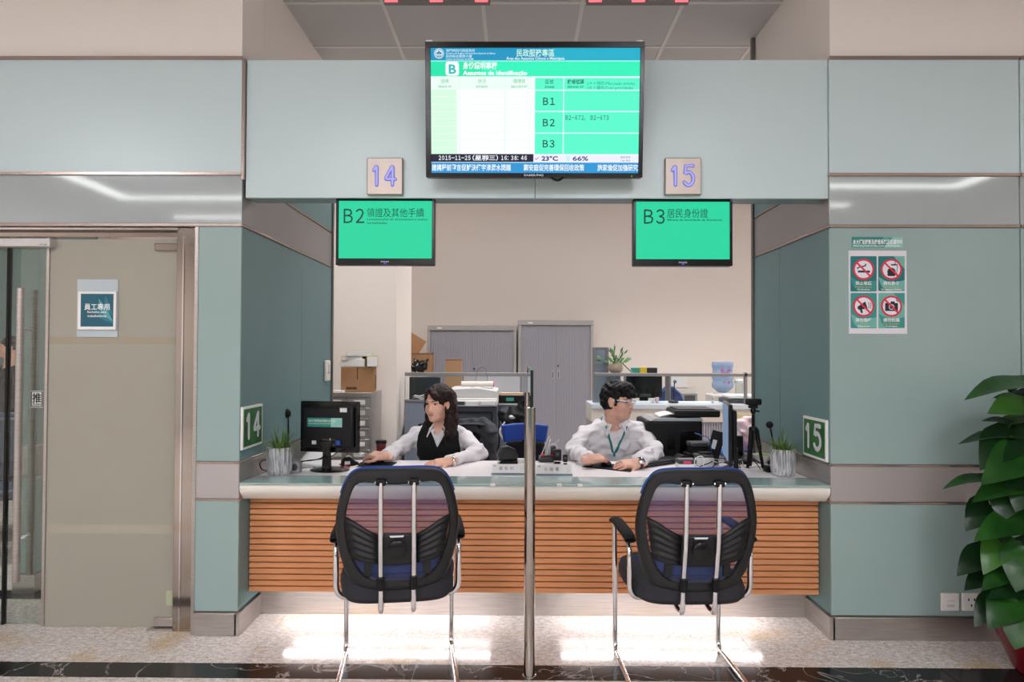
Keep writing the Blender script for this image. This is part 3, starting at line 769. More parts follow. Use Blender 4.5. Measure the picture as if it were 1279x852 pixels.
tt('B', 562.8, 92.2, 11.5, (36, 190, 186), 9.5, bold=.035, lvl=4)
tt('身份證明事務', 576, 85.8, 6.6, Wc, 44, 'L', .03); tt('Assuntos de Identificação', 576, 94, 5.6, Wc, 82, 'L', .05)
for s_, pt, x, wz, wp in (('號碼', 'SENHA Nº', 553, 10, 17), ('狀況', 'ESTADO', 600.5, 10, 15), ('櫃檯號', 'BALCÃO Nº', 648, 15, 20)):
    tt(s_, x, 103.6, 4.2, (92, 200, 140), wz); tt(pt, x, 109.6, 2.6, (70, 184, 128), wp, bold=.02)
tt('區號', 686.5, 104.6, 4.4, (10, 84, 70), 10.5); tt('ZONAS', 686.5, 110, 2.6, (8, 74, 60), 12, bold=.02)
tt('輪候號碼', 709.5, 104.8, 4.6, (10, 84, 70), 21, 'L', .02); tt('SENHA Nº', 709.5, 110, 2.8, (10, 84, 70), 21, 'L', .01)
tt('(＊＝預約/Marcação prévia)', 735, 106, 3.6, (18, 150, 126), 60, 'L'); tt('(＃＝優先/Com prioridade)', 735, 111.6, 3.6, (18, 150, 126), 58, 'L')
for s_, y in (('B1', 131), ('B2', 157.5), ('B3', 184)): tt(fwid(s_), 686, y, 8.6, (6, 52, 44), 15, bold=.02, space=.62)
tt(fwid('B2-672,'), 707.5, 149.6, 5.2, (8, 72, 62), 25, 'L', .012, space=.6); tt(fwid('B2-673'), 739.5, 149.6, 5.2, (8, 72, 62), 23, 'L', .012, space=.6)
tt(fwid('2015-11-25'), 544.5, 200, 5.2, (246, 248, 255), 41, 'L', bold=.03, space=.6); tt('（星期三）', 588, 200, 5.2, (246, 248, 255), 33, 'L', bold=.03); tt(fwid('16:38:46'), 625, 200, 5.2, (246, 248, 255), 33, 'L', bold=.03, space=.6)
tt('23°C', 677, 200.8, 5.6, (24, 30, 110), 21, 'L', .05); tt('66%', 717, 200.8, 5.6, (24, 30, 110), 20, 'L', .03)
tt('✓', 668.3, 200.6, 5.4, (226, 90, 190), 5.5, 'L', .03); ta(709, 713, 195, 201, (200, 240, 244), 3)
tt('最後更新', 785, 197.6, 2.2, (120, 130, 170), 13); tt('16:00', 785, 201.7, 2.3, (90, 100, 160), 12)
tt('建議程前發言促解決樓宇滲漏水問題', 535.5, 213, 6.4, Wc, 102, 'L', .02); tt('鄭安庭促完善環保回收政策', 654, 213, 6.4, Wc, 78, 'L', .02); tt('施家倫促加強研究', 749, 213, 6.4, Wc, 52, 'L', .02)
pz = tl(667, 220.6); text('SAMSUNG', 2.8*KT, mat('silver print', (210, 210, 212), .4), TF @ Matrix.Translation((pz[0], pz[1], .0048)), tv, 25*KT, 'C', .02)
pz = tl(793, 220.5); MB().ell(TF @ Vector((pz[0], pz[1], .004)), .003).build('power_light', emis((120, 220, 60)), tv)
for x in (536, 799):
    q = at(x, 50, Y=3.27); MB().box(q.x-.016, q.x+.016, YT+.03, YW+.01, q.z-.12, q.z).build('wall_bracket', WHITE, tv, world=True, bevel=.003)
MB().tube(catmull([at(688, 221, Y=YT+.04), at(692, 224, Y=YT+.03), at(698, 225, Y=YT+.03), at(704, 221, Y=YT+.04)], 6), .006, 8).build('cable', BLACK, tv, world=True)

def queue_monitor(px0, px1, py0, py1, code, zh, lines, wz, label):
    Y = 3.44; a = at(px0, py1, Y=Y); b = at(px1, py0, Y=Y); s = Y/F_PX
    t = thing('queue_monitor', label, 'monitor', ((a.x+b.x)/2, Y, a.z), 0, 'queue monitors under the fascia')
    W, H = b.x-a.x, b.z-a.z
    MB().box(-W/2, W/2, .006, .05, 0, H).build('casing', BLACK, t, bevel=.006)
    for q in ((-W/2, W/2, H-.016, H), (-W/2, W/2, 0, .034), (-W/2, -W/2+.014, .034, H-.016), (W/2-.014, W/2, .034, H-.016)):
        MB().box(q[0], q[1], 0, .01, q[2], q[3]).build('bezel', BLACKG, t, bevel=.002)
    sc = MB().box(-W/2+.014, W/2-.014, .004, .01, .034, H-.016).build('screen', emis((26, 212, 160)), t)
    def lt(body, px_, py_, h, wd, al='L', bold=0., **kk): return text(body, h*s, emis((6, 58, 46)), FRONT @ Matrix.Translation(((px_-(px0+px1)/2)*s, (py1-py_)*s, 0)) @ Matrix.Translation((0, 0, .0035)), sc, wd*s, al, bold, **kk)
    x0 = px0+10 if code == 'B2' else px0+14
    lt(fwid(code), x0-.5, py0+31, 17.5, 26, bold=.006, space=.54); lt(zh, x0+28.5, py0+22.5, 8.8, wz)
    for k, (ln, wd) in enumerate(lines): lt(ln, x0+29, py0+27.5+k*4.6, 2.9, wd, bold=.01)
    text('PHILIPS', 2.0*s, mat('silver print'), FRONT @ Matrix.Translation((0, .013, -.0006)), t, 10*s, bold=.02)
    MB().box(-.006, .006, -.001, .002, .006, .010).build('power_light', emis((60, 70, 255), 1.6), t)
    MB().box(W/2-.012, W/2-.004, -.001, .002, H-.014, H-.006).build('energy_sticker', mat('blue sticker', (70, 120, 190), .5), t)
    MB().cyl((0, .04, H*.6), (0, .09, H*.6), .03).build('mount', BLACK, t); MB().box(-.03, .03, .05, .09, H*.4, ZF-a.z).build('mount_arm', DARKGREY, t)
queue_monitor(419, 543, 247, 331, 'B2', '領證及其他手續', [('Levantamento de documentos e outras', 76), ('formalidades', 25)], 72, 'small black monitor with green screen reading B2')
queue_monitor(791, 915, 248, 332, 'B3', '居民身份證', [('Bilhete de Identidade de Residente', 68)], 51, 'small black monitor with green screen reading B3')

NEON0 = glow('violet number rim', (92, 84, 206), .9); NEON1 = glow('violet number glow', (176, 178, 240), 1.0)
PLATE = mat('mirror steel plate', (168, 156, 148), .38, .75)
for num, px0, px1, py0, py1 in (('14', 458, 503, 197, 243), ('15', 831, 876, 197, 243)):
    Y = YW-.02; a = at(px0, py1, Y=Y); b = at(px1, py0, Y=Y); s = Y/F_PX
    t = thing('number_plate', 'square steel plate with glowing violet number %s, on the %s side of the television' % (num, 'door' if num == '14' else 'poster'), 'number plate', ((a.x+b.x)/2, Y, a.z), 0, 'steel number plates')
    W, H = b.x-a.x, b.z-a.z
    MB().box(-W/2, W/2, 0, .03, 0, H).build('plate', PLATE, t, bevel=.004)
    digits(num, H*.52, W*.66, H*.050, NEON0, FRONT @ Matrix.Translation((0, H*.26, 0)), t, 'number_rim', -.001)
    digits(num, H*.52, W*.66, H*.028, NEON1, FRONT @ Matrix.Translation((0, H*.26, 0)), t, 'number_core', -.003)

for x0, x1, lab in ((482, 608, 'red LED sign hanging above the television, on the door side'), (737, 858, 'red LED sign hanging above the television, on the poster side')):
    Y = 3.62; a = at(x0-4, 1.2, Y=Y); b = at(x1+4, -30, Y=Y)
    t = thing('led_sign', lab, 'sign', ((a.x+b.x)/2, Y, a.z), 0, 'hanging LED signs'); W = b.x-a.x
    MB().box(-W/2, W/2, .004, .05, 0, .13).build('casing', mat('grey sign casing', (120, 114, 112), .5), t, bevel=.003)
    for k in (-1, 0, 1):
        for q in ((-.034, .034, -.004, .009), (-.034, -.022, .009, .055), (.022, .034, .009, .055), (-.034, .034, .055, .067)):
            MB().box(k*(W/2-.045)+q[0], k*(W/2-.045)+q[1], -.001, .006, q[2], q[3]).build('digit_segment', glow('red segment', (255, 90, 100), 2.2), t)
    for k in (-1, 1): MB().cyl((k*W*.3, .025, .13), (k*W*.3, .025, CEILZ-a.z), .006, n=8).build('hanger', GREY, t)

# green plaques on the cheek walls
GREENP = mat('green leaf print', (58, 116, 62), .4, noise=(14, (34, 84, 44), .35, .7)); NUM = mat('pale number print', (200, 200, 208), .5)
for num, x, s_, pa, pb, za, zb in (('14', XL, 1, 299, 325, 563, 504), ('15', XR, -1, 1036, 1006, 578, 519)):
    ya, yb = at(pa, 530, X=x).y+.012, at(pb, 530, X=x).y
    z0, z1 = at(pa, za, X=x).z, at(pb, zb, X=x).z
    xx = x+s_*.006
    t = thing('number_plaque', 'green plaque with pale number %s on the bay wall beside the %s' % (num, 'black monitor back' if num == '14' else 'webcam tripod'), 'sign', (xx, (ya+yb)/2, z0), 0, 'green number plaques')
    H = (z1-z0); Wd = yb-ya
    fx = lambda e, z: frame((s_*e, 0, z), (0, 1 if s_ > 0 else -1, 0), (0, 0, 1))
    MB().box(-.006, .006, -Wd/2, Wd/2, 0, H).build('frame', WHITE, t, bevel=.001)
    MB().box(min(0, s_*.008), max(0, s_*.008), -Wd/2+.013, Wd/2-.013, .013, H-.013).build('print', GREENP, t)
    fz = frame((s_*.0095, 0, H*.24), (0, 1 if s_ > 0 else -1, 0), (0, 0, 1))
    digits(num, H*.56, Wd*.70, H*.060, NUM, fz @ Matrix.Translation((0, H*.02, 0)), t, 'number', 0., .12)

# thermostat / switch on the left cheek wall
q = at(407, 463, X=XL)
t = thing('wall_switch', 'white intercom switch on the bay wall above the steel drawers', 'switch', (XL, q.y, q.z))
MB().box(0, .022, -.055, .055, -.075, .075).build('plate', OFFWHITE, t, bevel=.012, seg=3); MB().box(.02, .028, -.02, .02, -.02, .05).build('rocker', LGREY, t, bevel=.004)

# posters on the right flank
PXc = mat('poster paper', (224, 220, 226), .6)
a = at(1064, 296, Y=YW-.003); b = at(1128, 309.5, Y=YW-.003)
t = thing('notice_strip', 'narrow teal notice strip above the four-symbol poster', 'poster', ((a.x+b.x)/2, YW-.003, 0))
G1 = mat('notice teal', (42, 132, 126), .5); G2 = mat('notice pale', (142, 196, 186), .5); G3 = mat('notice mid', (88, 166, 156), .5)
art(a.x, b.x, b.z, a.z, YW-.003, t, G1, [([(.62, 0), (1, 0), (1, 1), (.80, 1)], G2), ([(.0, 0), (.62, 0), (.45, .28), (.0, .4)], G3), ([(.62, .5), (.8, 1), (.6, 1)], G3)], 2)
wtext('本大樓的錄影及錄音系統正在運作中', 1096, 304.6, YW-.0045, 4.6, WTX, t, 61, bold=.03); wtext('Sistema de gravação de vídeo e áudio em funcionamento', 1095, 307.8, YW-.0045, 1.8, WTX, t, 58, bold=.03)
a = at(1060, 313, Y=YW-.003); b = at(1133, 417, Y=YW-.003)
t = thing('rules_poster', 'white poster with four red prohibition symbols on teal squares', 'poster', ((a.x+b.x)/2, YW-.003, 0))
MB().box(a.x, b.x, YW-.003, YW, b.z, a.z).build('sheet', PXc, t, world=True)
P1 = mat('poster teal dark', (24, 118, 118), .5); P2 = mat('poster teal mid', (58, 146, 140), .5); P3 = mat('poster teal light', (112, 180, 168), .5)
REDP = mat('prohibition red', (214, 46, 72), .5); DK = mat('pictogram black', (34, 32, 44), .5); GOLD = mat('gold print', (196, 178, 84), .5)
def pp(px_, py_, lift=0.): q = at(px_, py_, Y=YW-.0045-lift); return q
def poly_px(pts, m, name, lift, par, th=.0004):
    Y = YW-.0045-lift; vs = [at(x, y, Y=Y) for x, y in pts]
    return MB().prism([(v.x, v.z) for v in vs], Matrix(((1, 0, 0, 0), (0, 0, 1, Y), (0, 1, 0, 0), (0, 0, 0, 1))), th).build(name, m, par, world=True)
def ring_px(cx_, cy_, r0, r1, m, name, lift, par, n=32):
    Y = YW-.0045-lift; c = at(cx_, cy_, Y=Y); s = Y/F_PX; mb = MB()
    for k in range(n):
        A = [2*PI*(k+j)/n for j in (0, 1)]
        q = [(c.x+r*s*math.cos(x), Y, c.z+r*s*math.sin(x)) for r in (r0, r1) for x in A]
        mb.add(q, [(0, 1, 3, 2)])
    return mb.build(name, m, par, world=True)
def disc_px(cx_, cy_, r, m, name, lift, par, n=28): return poly_px([(cx_+r*math.cos(2*PI*k/n), cy_+r*math.sin(2*PI*k/n)) for k in range(n)], m, name, lift, par)
def bar_px(x0, y0, x1, y1, w_, m, name, lift, par):
    d = Vector((x1-x0, y1-y0)).normalized()*w_/2; n = Vector((-d.y, d.x))
    return poly_px([(x0+n.x, y0+n.y), (x1+n.x, y1+n.y), (x1-n.x, y1-n.y), (x0-n.x, y0-n.y)], m, name, lift, par)
cells = [(1062.3, 1095, 320, 364, P1, P2, '禁止吸煙', 'Proibido fumar', 'No Smoking'), (1097, 1130, 320, 363.5, P1, P3, '請勿飲食', 'Não comer nem beber', 'No eating or drinking'),
         (1062.5, 1095, 366, 410, P2, P3, '請勿喧嘩', 'Silêncio', 'Silence'), (1097.2, 1130, 366, 410, P3, P2, '請勿拍攝', 'Não fotografar', 'No photograph')]
for i, (x0, x1, y0, y1, m0, m1, zh, pt, en) in enumerate(cells):
    cx_, cy_ = (x0+x1)/2, y0+16.5
    poly_px(rrect(x0, x1, y0, y1, 1.2), m0, 'print_square', 0, t)
    poly_px([(x0, y0+26), (x0+15, y0+34), (x1, y0+30), (x1, y1-1), (x0+10, y1), (x0+4, y1-6)], m1, 'print_leaf', .0004, t)
    if i in (1, 3): poly_px([(x1-14, y0), (x1, y0), (x1, y0+16)], m1, 'print_leaf', .0004, t)
    disc_px(cx_, cy_, 12.4, mat('pictogram white', (230, 228, 238), .5), 'pictogram_disc', .0008, t)
    if i == 0:
        poly_px([(cx_-7, cy_+1.5), (cx_+8, cy_+1.5), (cx_+8, cy_+4), (cx_-7, cy_+4)], DK, 'pictogram', .0012, t)
        mbp = [(cx_-8, cy_-1), (cx_-5, cy_-3), (cx_-1, cy_-3.5), (cx_+3, cy_-5), (cx_+2, cy_-7)]
        for k in range(4): bar_px(*mbp[k], *mbp[k+1], 1.5, DK, 'pictogram', .0012+.00004*k, t)
    elif i == 1:
        disc_px(cx_, cy_+3.2, 5.2, DK, 'pictogram', .0012, t); poly_px([(cx_-6, cy_+6), (cx_+6, cy_+6), (cx_+4, cy_+8.4), (cx_-4, cy_+8.4)], DK, 'pictogram', .0013, t)
        poly_px([(cx_-1, cy_-6.5), (cx_+8, cy_-6.5), (cx_+7, cy_-4.8), (cx_, cy_-4.8)], DK, 'pictogram', .0012, t); bar_px(cx_+7.5, cy_-5, cx_+6.5, cy_+5, .7, DK, 'pictogram', .0012, t); bar_px(cx_+4, cy_-6, cx_+5, cy_-10, .8, DK, 'pictogram', .0012, t)
    elif i == 2:
        poly_px([(cx_-8, cy_+1), (cx_-6.5, cy_+4.5), (cx_+5, cy_+3), (cx_+2, cy_-6)], DK, 'pictogram', .0012, t); poly_px([(cx_-5, cy_+4), (cx_-3, cy_+9), (cx_-1, cy_+8), (cx_-2, cy_+3.5)], DK, 'pictogram', .0013, t)
        for r_ in (6.5, 9): bar_px(cx_+r_-.5, cy_-5, cx_+r_+.4, cy_-1, .7, DK, 'pictogram', .0012, t); bar_px(cx_+r_+.4, cy_-1, cx_+r_-.5, cy_+3, .7, DK, 'pictogram', .00124, t)
    else:
        poly_px([(cx_-8, cy_-4), (cx_+8, cy_-4), (cx_+8, cy_+6), (cx_-8, cy_+6)], DK, 'pictogram', .0012, t); poly_px([(cx_-1, cy_-6), (cx_+4, cy_-6), (cx_+4, cy_-4), (cx_-1, cy_-4)], DK, 'pictogram', .0013, t)
        ring_px(cx_, cy_+1, 2.6, 3.5, mat('pictogram white'), 'pictogram', .0017, t, 20)
        for a_ in (-70, -45, -20): bar_px(cx_+5+2*math.cos(math.radians(a_)), cy_-5+2*math.sin(math.radians(a_)), cx_+5+5*math.cos(math.radians(a_)), cy_-5+5*math.sin(math.radians(a_)), .8, DK, 'pictogram', .0012, t)
    ring_px(cx_, cy_, 10.9, 13.2, REDP, 'prohibition_ring', .0019, t); bar_px(cx_-8.6, cy_-8.6, cx_+8.6, cy_+8.6, 2.2, REDP, 'prohibition_bar', .0020, t)
    wtext(zh, cx_, y0+35.6, YW-.0062, 3.6, WTX, t, 20, bold=.02); wtext(pt, cx_, y0+39.2, YW-.0062, 1.6, GOLD, t, 21 if len(pt) > 9 else 10, bold=.03); wtext(en, cx_, y0+42.2, YW-.0062, 1.6, WTX, t, 15 if i != 1 else 25, bold=.03)

# sockets
for x0, x1, lab, kind in ((1176, 1198, 'white data socket with a flap low on the teal wall', 0), (1202, 1224, 'white power socket beside the potted plant', 1)):
    a = at(x0, 764, Y=YW-.01); b = at(x1, 741, Y=YW-.01)
    t = thing('wall_socket', lab, 'socket', ((a.x+b.x)/2, YW, (a.z+b.z)/2), 0, 'wall sockets'); h = (b.x-a.x)/2
    MB().box(-h, h, -.012, 0, -h, h).build('plate', OFFWHITE, t, bevel=.004)
    MB().box(-h*.8, h*.8, -.0135, -.01, -h*.8, h*.8).build('inner_plate', WHITE, t, bevel=.002)
    if kind == 0:
        MB().box(-h*.42, h*.42, -.02, -.012, -.006, h*.25).build('flap', OFFWHITE, t, bevel=.002); MB().box(-h*.42, h*.42, -.015, -.012, -h*.5, -.010).build('label_window', LGREY, t)
    else:
        for x, z in ((-.014, .014), (.014, .014), (0, -.014)): MB().box(x-.003, x+.003, -.0145, -.012, z-.006, z+.006).build('slot', BLACK, t)

# ================================================================ visitor chairs
MESH = mat('blue chair mesh', (52, 66, 116), .7, alpha=.50)
FAB = mat('charcoal seat fabric', (38, 38, 44), .85, bump=(300, .2)); FABB = mat('blue seat fabric', (30, 46, 92), .85)
def visitor_chair(x, y, rz, label):
    t = thing('visitor_chair', label, 'chair', (x, y, 0), rz, 'visitor chairs at the counter')
    k = .505/452
    out = [(0, 45), (100, 47), (152, 58), (182, 92), (202, 140), (216, 200), (221, 250), (217, 310), (205, 370), (186, 430), (150, 474), (95, 492), (0, 497)]
    inn = [(0, 104), (75, 99), (122, 96), (150, 110), (168, 150), (182, 205), (186, 258), (177, 320), (161, 370), (136, 418), (104, 446), (70, 456), (0, 458)]
    def loop(pts, n=8):
        q = [Vector((a*k, (497-b)*k, 0)) for a, b in pts]; q = q+[Vector((-v.x, v.y, 0)) for v in q[-2:0:-1]]
        N = len(q); o = []
        for i in range(N):
            p0, p1, p2, p3 = q[i-1], q[i], q[(i+1) % N], q[(i+2) % N]
            for j in range(n):
                s = j/n; o.append(.5*((2*p1)+(-p0+p2)*s+(2*p0-5*p1+4*p2-p3)*s*s+(-p0+3*p1-3*p2+p3)*s**3))
        return o
    O, I = loop(out, 4), loop(inn, 4)
    def put(u, v, d):     # u across, v up the back, d toward the sitter
        return Vector((u, -.235-.075*(v/.505)+.055*(u/.25)**2+.012*math.sin(PI*v/.505)*-1+d, .44+v))
    mb = MB(); n = len(O); prof_ = [(0, -.004), (.12, -.014), (.5, -.018), (.88, -.014), (1, -.004), (1, .010), (.8, .016), (.2, .016), (0, .010)]
    rings = [[put(O[i].x*(1-f)+I[i].x*f, O[i].y*(1-f)+I[i].y*f, d) for f, d in prof_] for i in range(n)]
    m_ = len(prof_); mb.add([v for r in rings for v in r], [(i*m_+j, ((i+1) % n)*m_+j, ((i+1) % n)*m_+(j+1) % m_, i*m_+(j+1) % m_) for i in range(n) for j in range(m_)])
    bf = mb.build('back_frame', mat('black chair frame', (24, 24, 26), .45), t, smooth=True)
    top_arc = [v for v in O if v.y > .40 and v.x >= 0]; top_arc = sorted([v for v in O if v.y > .395], key=lambda v: v.x)
    MB().tube([put(v.x*.995, v.y*1.000, .016) for v in top_arc], .0065, 8).build('piping', BLUE, bf)
    mb = MB(); c = [put(0, .25, .004)]; R = 5
    vs = [put(0, .255, .0)]
    for r in range(1, R+1):
        for v in I: vs.append(put(v.x*r/R*1.04, .255+(v.y-.255)*r/R*1.04, .0))
    fs = [(0, 1+i, 1+(i+1) % n) for i in range(n)]
    for r in range(R-1):
        fs += [(1+r*n+i, 1+(r+1)*n+i, 1+(r+1)*n+(i+1) % n, 1+r*n+(i+1) % n) for i in range(n)]
    mb.add(vs, fs).build('mesh', MESH, bf, smooth=True)
    P2 = lambda a, b, d=-.016: put((a)*k, (497-b)*k, d)
    bl = mat('black lumbar plastic', (20, 20, 22), .5)
    for s in (-1, 1):
        top = [(188, 218), (150, 236), (110, 262), (66, 285)]; bot = [(165, 372), (130, 384), (95, 390), (66, 392)]
        nn = 12; g = []
        for i in range(nn):
            f = i/(nn-1)
            for j in range(4): 
                a = top[j][0]*(1-f)+bot[j][0]*f; b = top[j][1]*(1-f)+bot[j][1]*f
                g.append(P2(s*a, b, -.012-(.006 if i % 2 else 0)))
        mbw = MB().add(g, [(i*4+j, i*4+j+1, (i+1)*4+j+1, (i+1)*4+j) for i in range(nn-1) for j in range(3)])
        mbw.build('lumbar_wing', bl, bf, smooth=True, solid=.006, angle=25)
    MB().add([P2(a, b, d) for d in (-.026, .0) for a, b in ((-68, 282), (68, 282), (68, 396), (-68, 396))], [(0, 1, 2, 3), (4, 7, 6, 5), (0, 4, 5, 1), (1, 5, 6, 2), (2, 6, 7, 3), (3, 7, 4, 0)]).build('lumbar_block', bl, bf, bevel=.006)
    q = P2(0, 334, -.028); MB().lathe([(.036, 0), (.036, .010), (.028, .014), (0, .014)], q, 24, rotm(PI/2)).build('lumbar_knob', BLACKG, bf)
    MB().add([P2(a, b, -.0275) for a, b in ((-28, 284), (24, 284), (20, 291), (-24, 291))], [(0, 1, 2, 3)]).build('maker_plate', mat('silver print'), bf)
    for s in (-1, 1):
        MB().add([P2(s*a, b, d) for d in (-.012, .004) for a, b in ((92, 392), (118, 392), (120, 440), (96, 440))], [(0, 1, 2, 3), (4, 7, 6, 5), (0, 4, 5, 1), (1, 5, 6, 2), (2, 6, 7, 3), (3, 7, 4, 0)]).build('lumbar_slide', bl, bf)
        sx = s*58*k
        a = put(sx, (497-92)*k, -.028); b = put(sx, (497-300)*k, -.040); c = put(sx, (497-470)*k, -.034)
        path = fillet([a, b, c, (sx, -.262, .36), (sx, -.20, .355), (sx*1.0, -.02, .385)], [0, .05, .05, .045, .03, 0], 6)
        MB().tube(path, .0105, 10).build('back_tube', CHROME, t)
        MB().cbox(put(sx, (497-92)*k, -.022), (.04, .03, .026)).build('tube_clamp', BLACK, t, bevel=.006)
        for e in (-.022, .022): MB().cyl(put(sx+e, (497-92)*k, -.028)+Vector((-.002, 0, 0)), put(sx+e, (497-92)*k, -.028)+Vector((.002, 0, 0)), .006, n=10).build('clamp_ring', CHROME, t)
        MB().tube([put(sx, (497-435)*k, -.037), put(sx, (497-482)*k, -.036)], .016, 10).build('tube_collar', BLACK, t)
    # seat
    def seat(u, v):
        a = (u*2-1); b = (v*2-1)
        return Vector((a*.245*(1-.10*max(0, -b)), b*.24+.01, 0))
    poly = []
    for i in range(40):
        an = 2*PI*i/40; c_, s_ = math.cos(an), math.sin(an); p_ = .45
        poly.append((math.copysign(abs(c_)**p_, c_)*(.25 if s_ > 0 else .235), math.copysign(abs(s_)**p_, s_)*.245))
    zz = [(.93, .385), (1.0, .405), (1.0, .435), (.97, .458), (.88, .470), (.5, .468), (.0, .462)]
    mb = MB(); n2 = len(poly)
    mb.add([Vector((p_[0]*f, p_[1]*f, z)) for f, z in zz for p_ in poly], [(i*n2+j, i*n2+(j+1) % n2, (i+1)*n2+(j+1) % n2, (i+1)*n2+j) for i in range(len(zz)-1) for j in range(n2)]+[tuple(range(n2-1, -1, -1))])
    mb.build('seat', FAB, t, smooth=True)
    MB().box(-.16, .16, -.15, .18, .374, .388).build('seat_pan', BLACK, t, bevel=.004)
    MB().box(-.17, .17, -.12, .16, .4685, .471).build('seat_cover', FABB, t, bevel=.002)
    for s in (-1, 1):
        path = fillet([(s*.06, -.06, .372), (s*.252, -.15, .385), (s*.254, -.15, .612), (s*.252, .205, .628), (s*.246, .225, .35), (s*.244, .232, .014), (s*.25, -.30, .014)], [0, .06, .06, .05, .1, .05, 0], 7)
        MB().tube(path, .0118, 12).build('side_frame', CHROME, t)
        MB().grid(lambda u, v: Vector((s*.254+math.cos(2*PI*u)*.026*(1-.15*abs(2*v-1)**4), -.165+.375*v, .640+math.sin(2*PI*u)*.012*(1-.3*abs(2*v-1)**6)-.018*(max(0, v-.75)/.25)**2-.012*(max(0, .2-v)/.2)**2)), 16, 12, True).build('armrest', BLACKR, t, smooth=True, solid=.004)
    MB().tube([(-.25, -.29, .014), (.25, -.29, .014)], .0118, 12).build('floor_bar', CHROME, t)
    for s in (-1, 1): MB().cyl((s*.244, .20, .0), (s*.244, .20, .006), .012, n=12).build('foot_pad', BLACKR, t)
    return t
visitor_chair(-.520, 3.02, .15, 'black mesh-back visitor chair facing the woman, in front of place 14')
visitor_chair(.716, 3.02, .04, 'black mesh-back visitor chair facing the man, in front of place 15')
# ================================================================ things on the counter
def desk(x, y, z=DESK): return at(x, y, Z=z)
POT = mat('streaked grey ceramic', (205, 205, 208), .55, noise=(95, (136, 136, 142), .45, .60, (1, 1, .09)), bump=(90, .6, (1, 1, .1)))
LEAFG = mat('grass green', (66, 104, 40), .6, noise=(20, (150, 160, 62), .5, .8)); SOIL = mat('dark soil', (50, 40, 32), .9)
def grass_pot(px_, py_, wpx, hpx, label, seed):
    p = desk(px_, py_); s = p.y/F_PX; R = wpx*s/2; H = hpx*s; q = random.Random(seed)
    t = thing('potted_grass', label, 'plant', p, 0, 'potted plants on the counter')
    MB().lathe([(R*.72, 0), (R*.86, H*.04), (R*.95, H*.16), (R, H*.35), (R, H*.97), (R*.97, H), (R*.88, H), (R*.86, H*.88), (0, H*.88)], n=36, caps=True).build('pot', POT, t, smooth=True, angle=60)
    MB().lathe([(R*.87, H*.86), (R*.87, H*.9), (0, H*.92)], n=20).build('soil', SOIL, t)
    mb = MB()
    for i in range(110):
        a = q.uniform(0, 2*PI); L = q.uniform(.07, .17); r0 = R*.7*math.sqrt(q.random()); out = q.uniform(.2, 1.15)
        b = Vector((r0*math.cos(a), r0*math.sin(a), H*.9)); d = Vector((math.cos(a), math.sin(a), 0)); sd = Vector((-d.y, d.x, 0))
        pts = [b+d*(L*out*u**1.4)+Vector((0, 0, L*(u*(1.15-out*.55)-out*.75*u*u*u))) for u in (0, .35, .7, 1)]
        wd = [.0016, .0024, .0018, .0003]
        vs = [v for k, v0 in enumerate(pts) for v in (v0-sd*wd[k], v0+sd*wd[k])]
        mb.add(vs, [(0, 1, 3, 2), (2, 3, 5, 4), (4, 5, 7, 6)])
    mb.build('grass_blades', LEAFG, t, kind='stuff', smooth=True)
    return t
grass_pot(349, 593.5, 31, 35, 'grassy plant in a streaked grey pot below the green 14 plaque', 1)
grass_pot(978, 594, 30, 33, 'grassy plant in a streaked grey pot below the green 15 plaque', 5)

def goose_mic(base, head, label, r=.02, col=BLACKR, cap=None, bend=.03):
    b, h = Vector(base), Vector(head)
    t = thing('microphone', label, 'microphone', b)
    MB().lathe([(.045, 0), (.045, .012), (.035, .02), (.012, .024), (.0, .024)], n=20, caps=False).build('base', BLACK, t, smooth=True)
    d = h-b; dirn = Vector((-.15, -.9, .35)).normalized()
    MB().tube(catmull([(0, 0, .02), d*.45+Vector((bend*.3, .01, 0)), d*.85+Vector((bend*.2, .012, .01)), d-dirn*-.0], 6), .005, 8).build('gooseneck', BLACK, t)
    rt = dirn.to_track_quat('Z', 'Y').to_matrix()
    MB().lathe([(.003, -r*1.2), (r*.5, -r), (r*.62, -r*.4), (r*.95, -r*.05), (r, r*.4), (r*.85, r*.9), (r*.4, r*1.2), (0, r*1.25)], d, 20, rt).build('windscreen', cap or col, t, smooth=True)
    return t
p = desk(357, 577); goose_mic(p, at(358, 517, Y=p.y), 'black gooseneck microphone standing straight beside the monitor sticker, behind the grassy pot', .029)
p = desk(969, 580); goose_mic(p, at(961, 531, Y=p.y-.03), 'black gooseneck microphone bent over the grassy pot, beside the webcam tripod', .021)

def flatscreen(base, cpx, Yc, w_, h_, rz, label, tilt=.0, stand_r=.11):
    """a desk monitor; local +Y is where its screen looks"""
    t = thing('desk_monitor', label, 'monitor', base, rz)
    zc = at(*cpx, Y=Yc).z-DESK; off = .0
    R_ = rotm(tilt)
    cs = MB().cbox((0, off, zc), (w_, .022, h_), R_).build('casing', BLACKG, t, bevel=.006)
    MB().cbox(Vector((0, off-.022, zc-.0)), (w_*.86, .028, h_*.80), R_).build('back_cover', BLACK, t, bevel=.012)
    MB().cbox(Vector((0, off+.0125, zc+.008)), (w_*.93, .003, h_*.88), R_).build('screen', emis((150, 176, 214), .55), t)
    MB().prism([(-.026, .01), (.026, .01), (.020, zc-h_*.42), (.045, zc-h_*.25), (-.045, zc-h_*.25), (-.020, zc-h_*.42)], Matrix(((1, 0, 0, 0), (0, 0, 1, -.056), (0, 1, 0, 0), (0, 0, 0, 1))), .026).build('stand_neck', BLACKG, t, bevel=.006)
    MB().lathe([(0, 0), (1, 0), (1.0, .05), (.85, .12), (.3, .22), (0, .24)], n=32, caps=False).build('stand_foot', BLACKG, t, smooth=True).scale = (stand_r, stand_r*.8, .09)
    return t
bp = desk(412, 587.5)
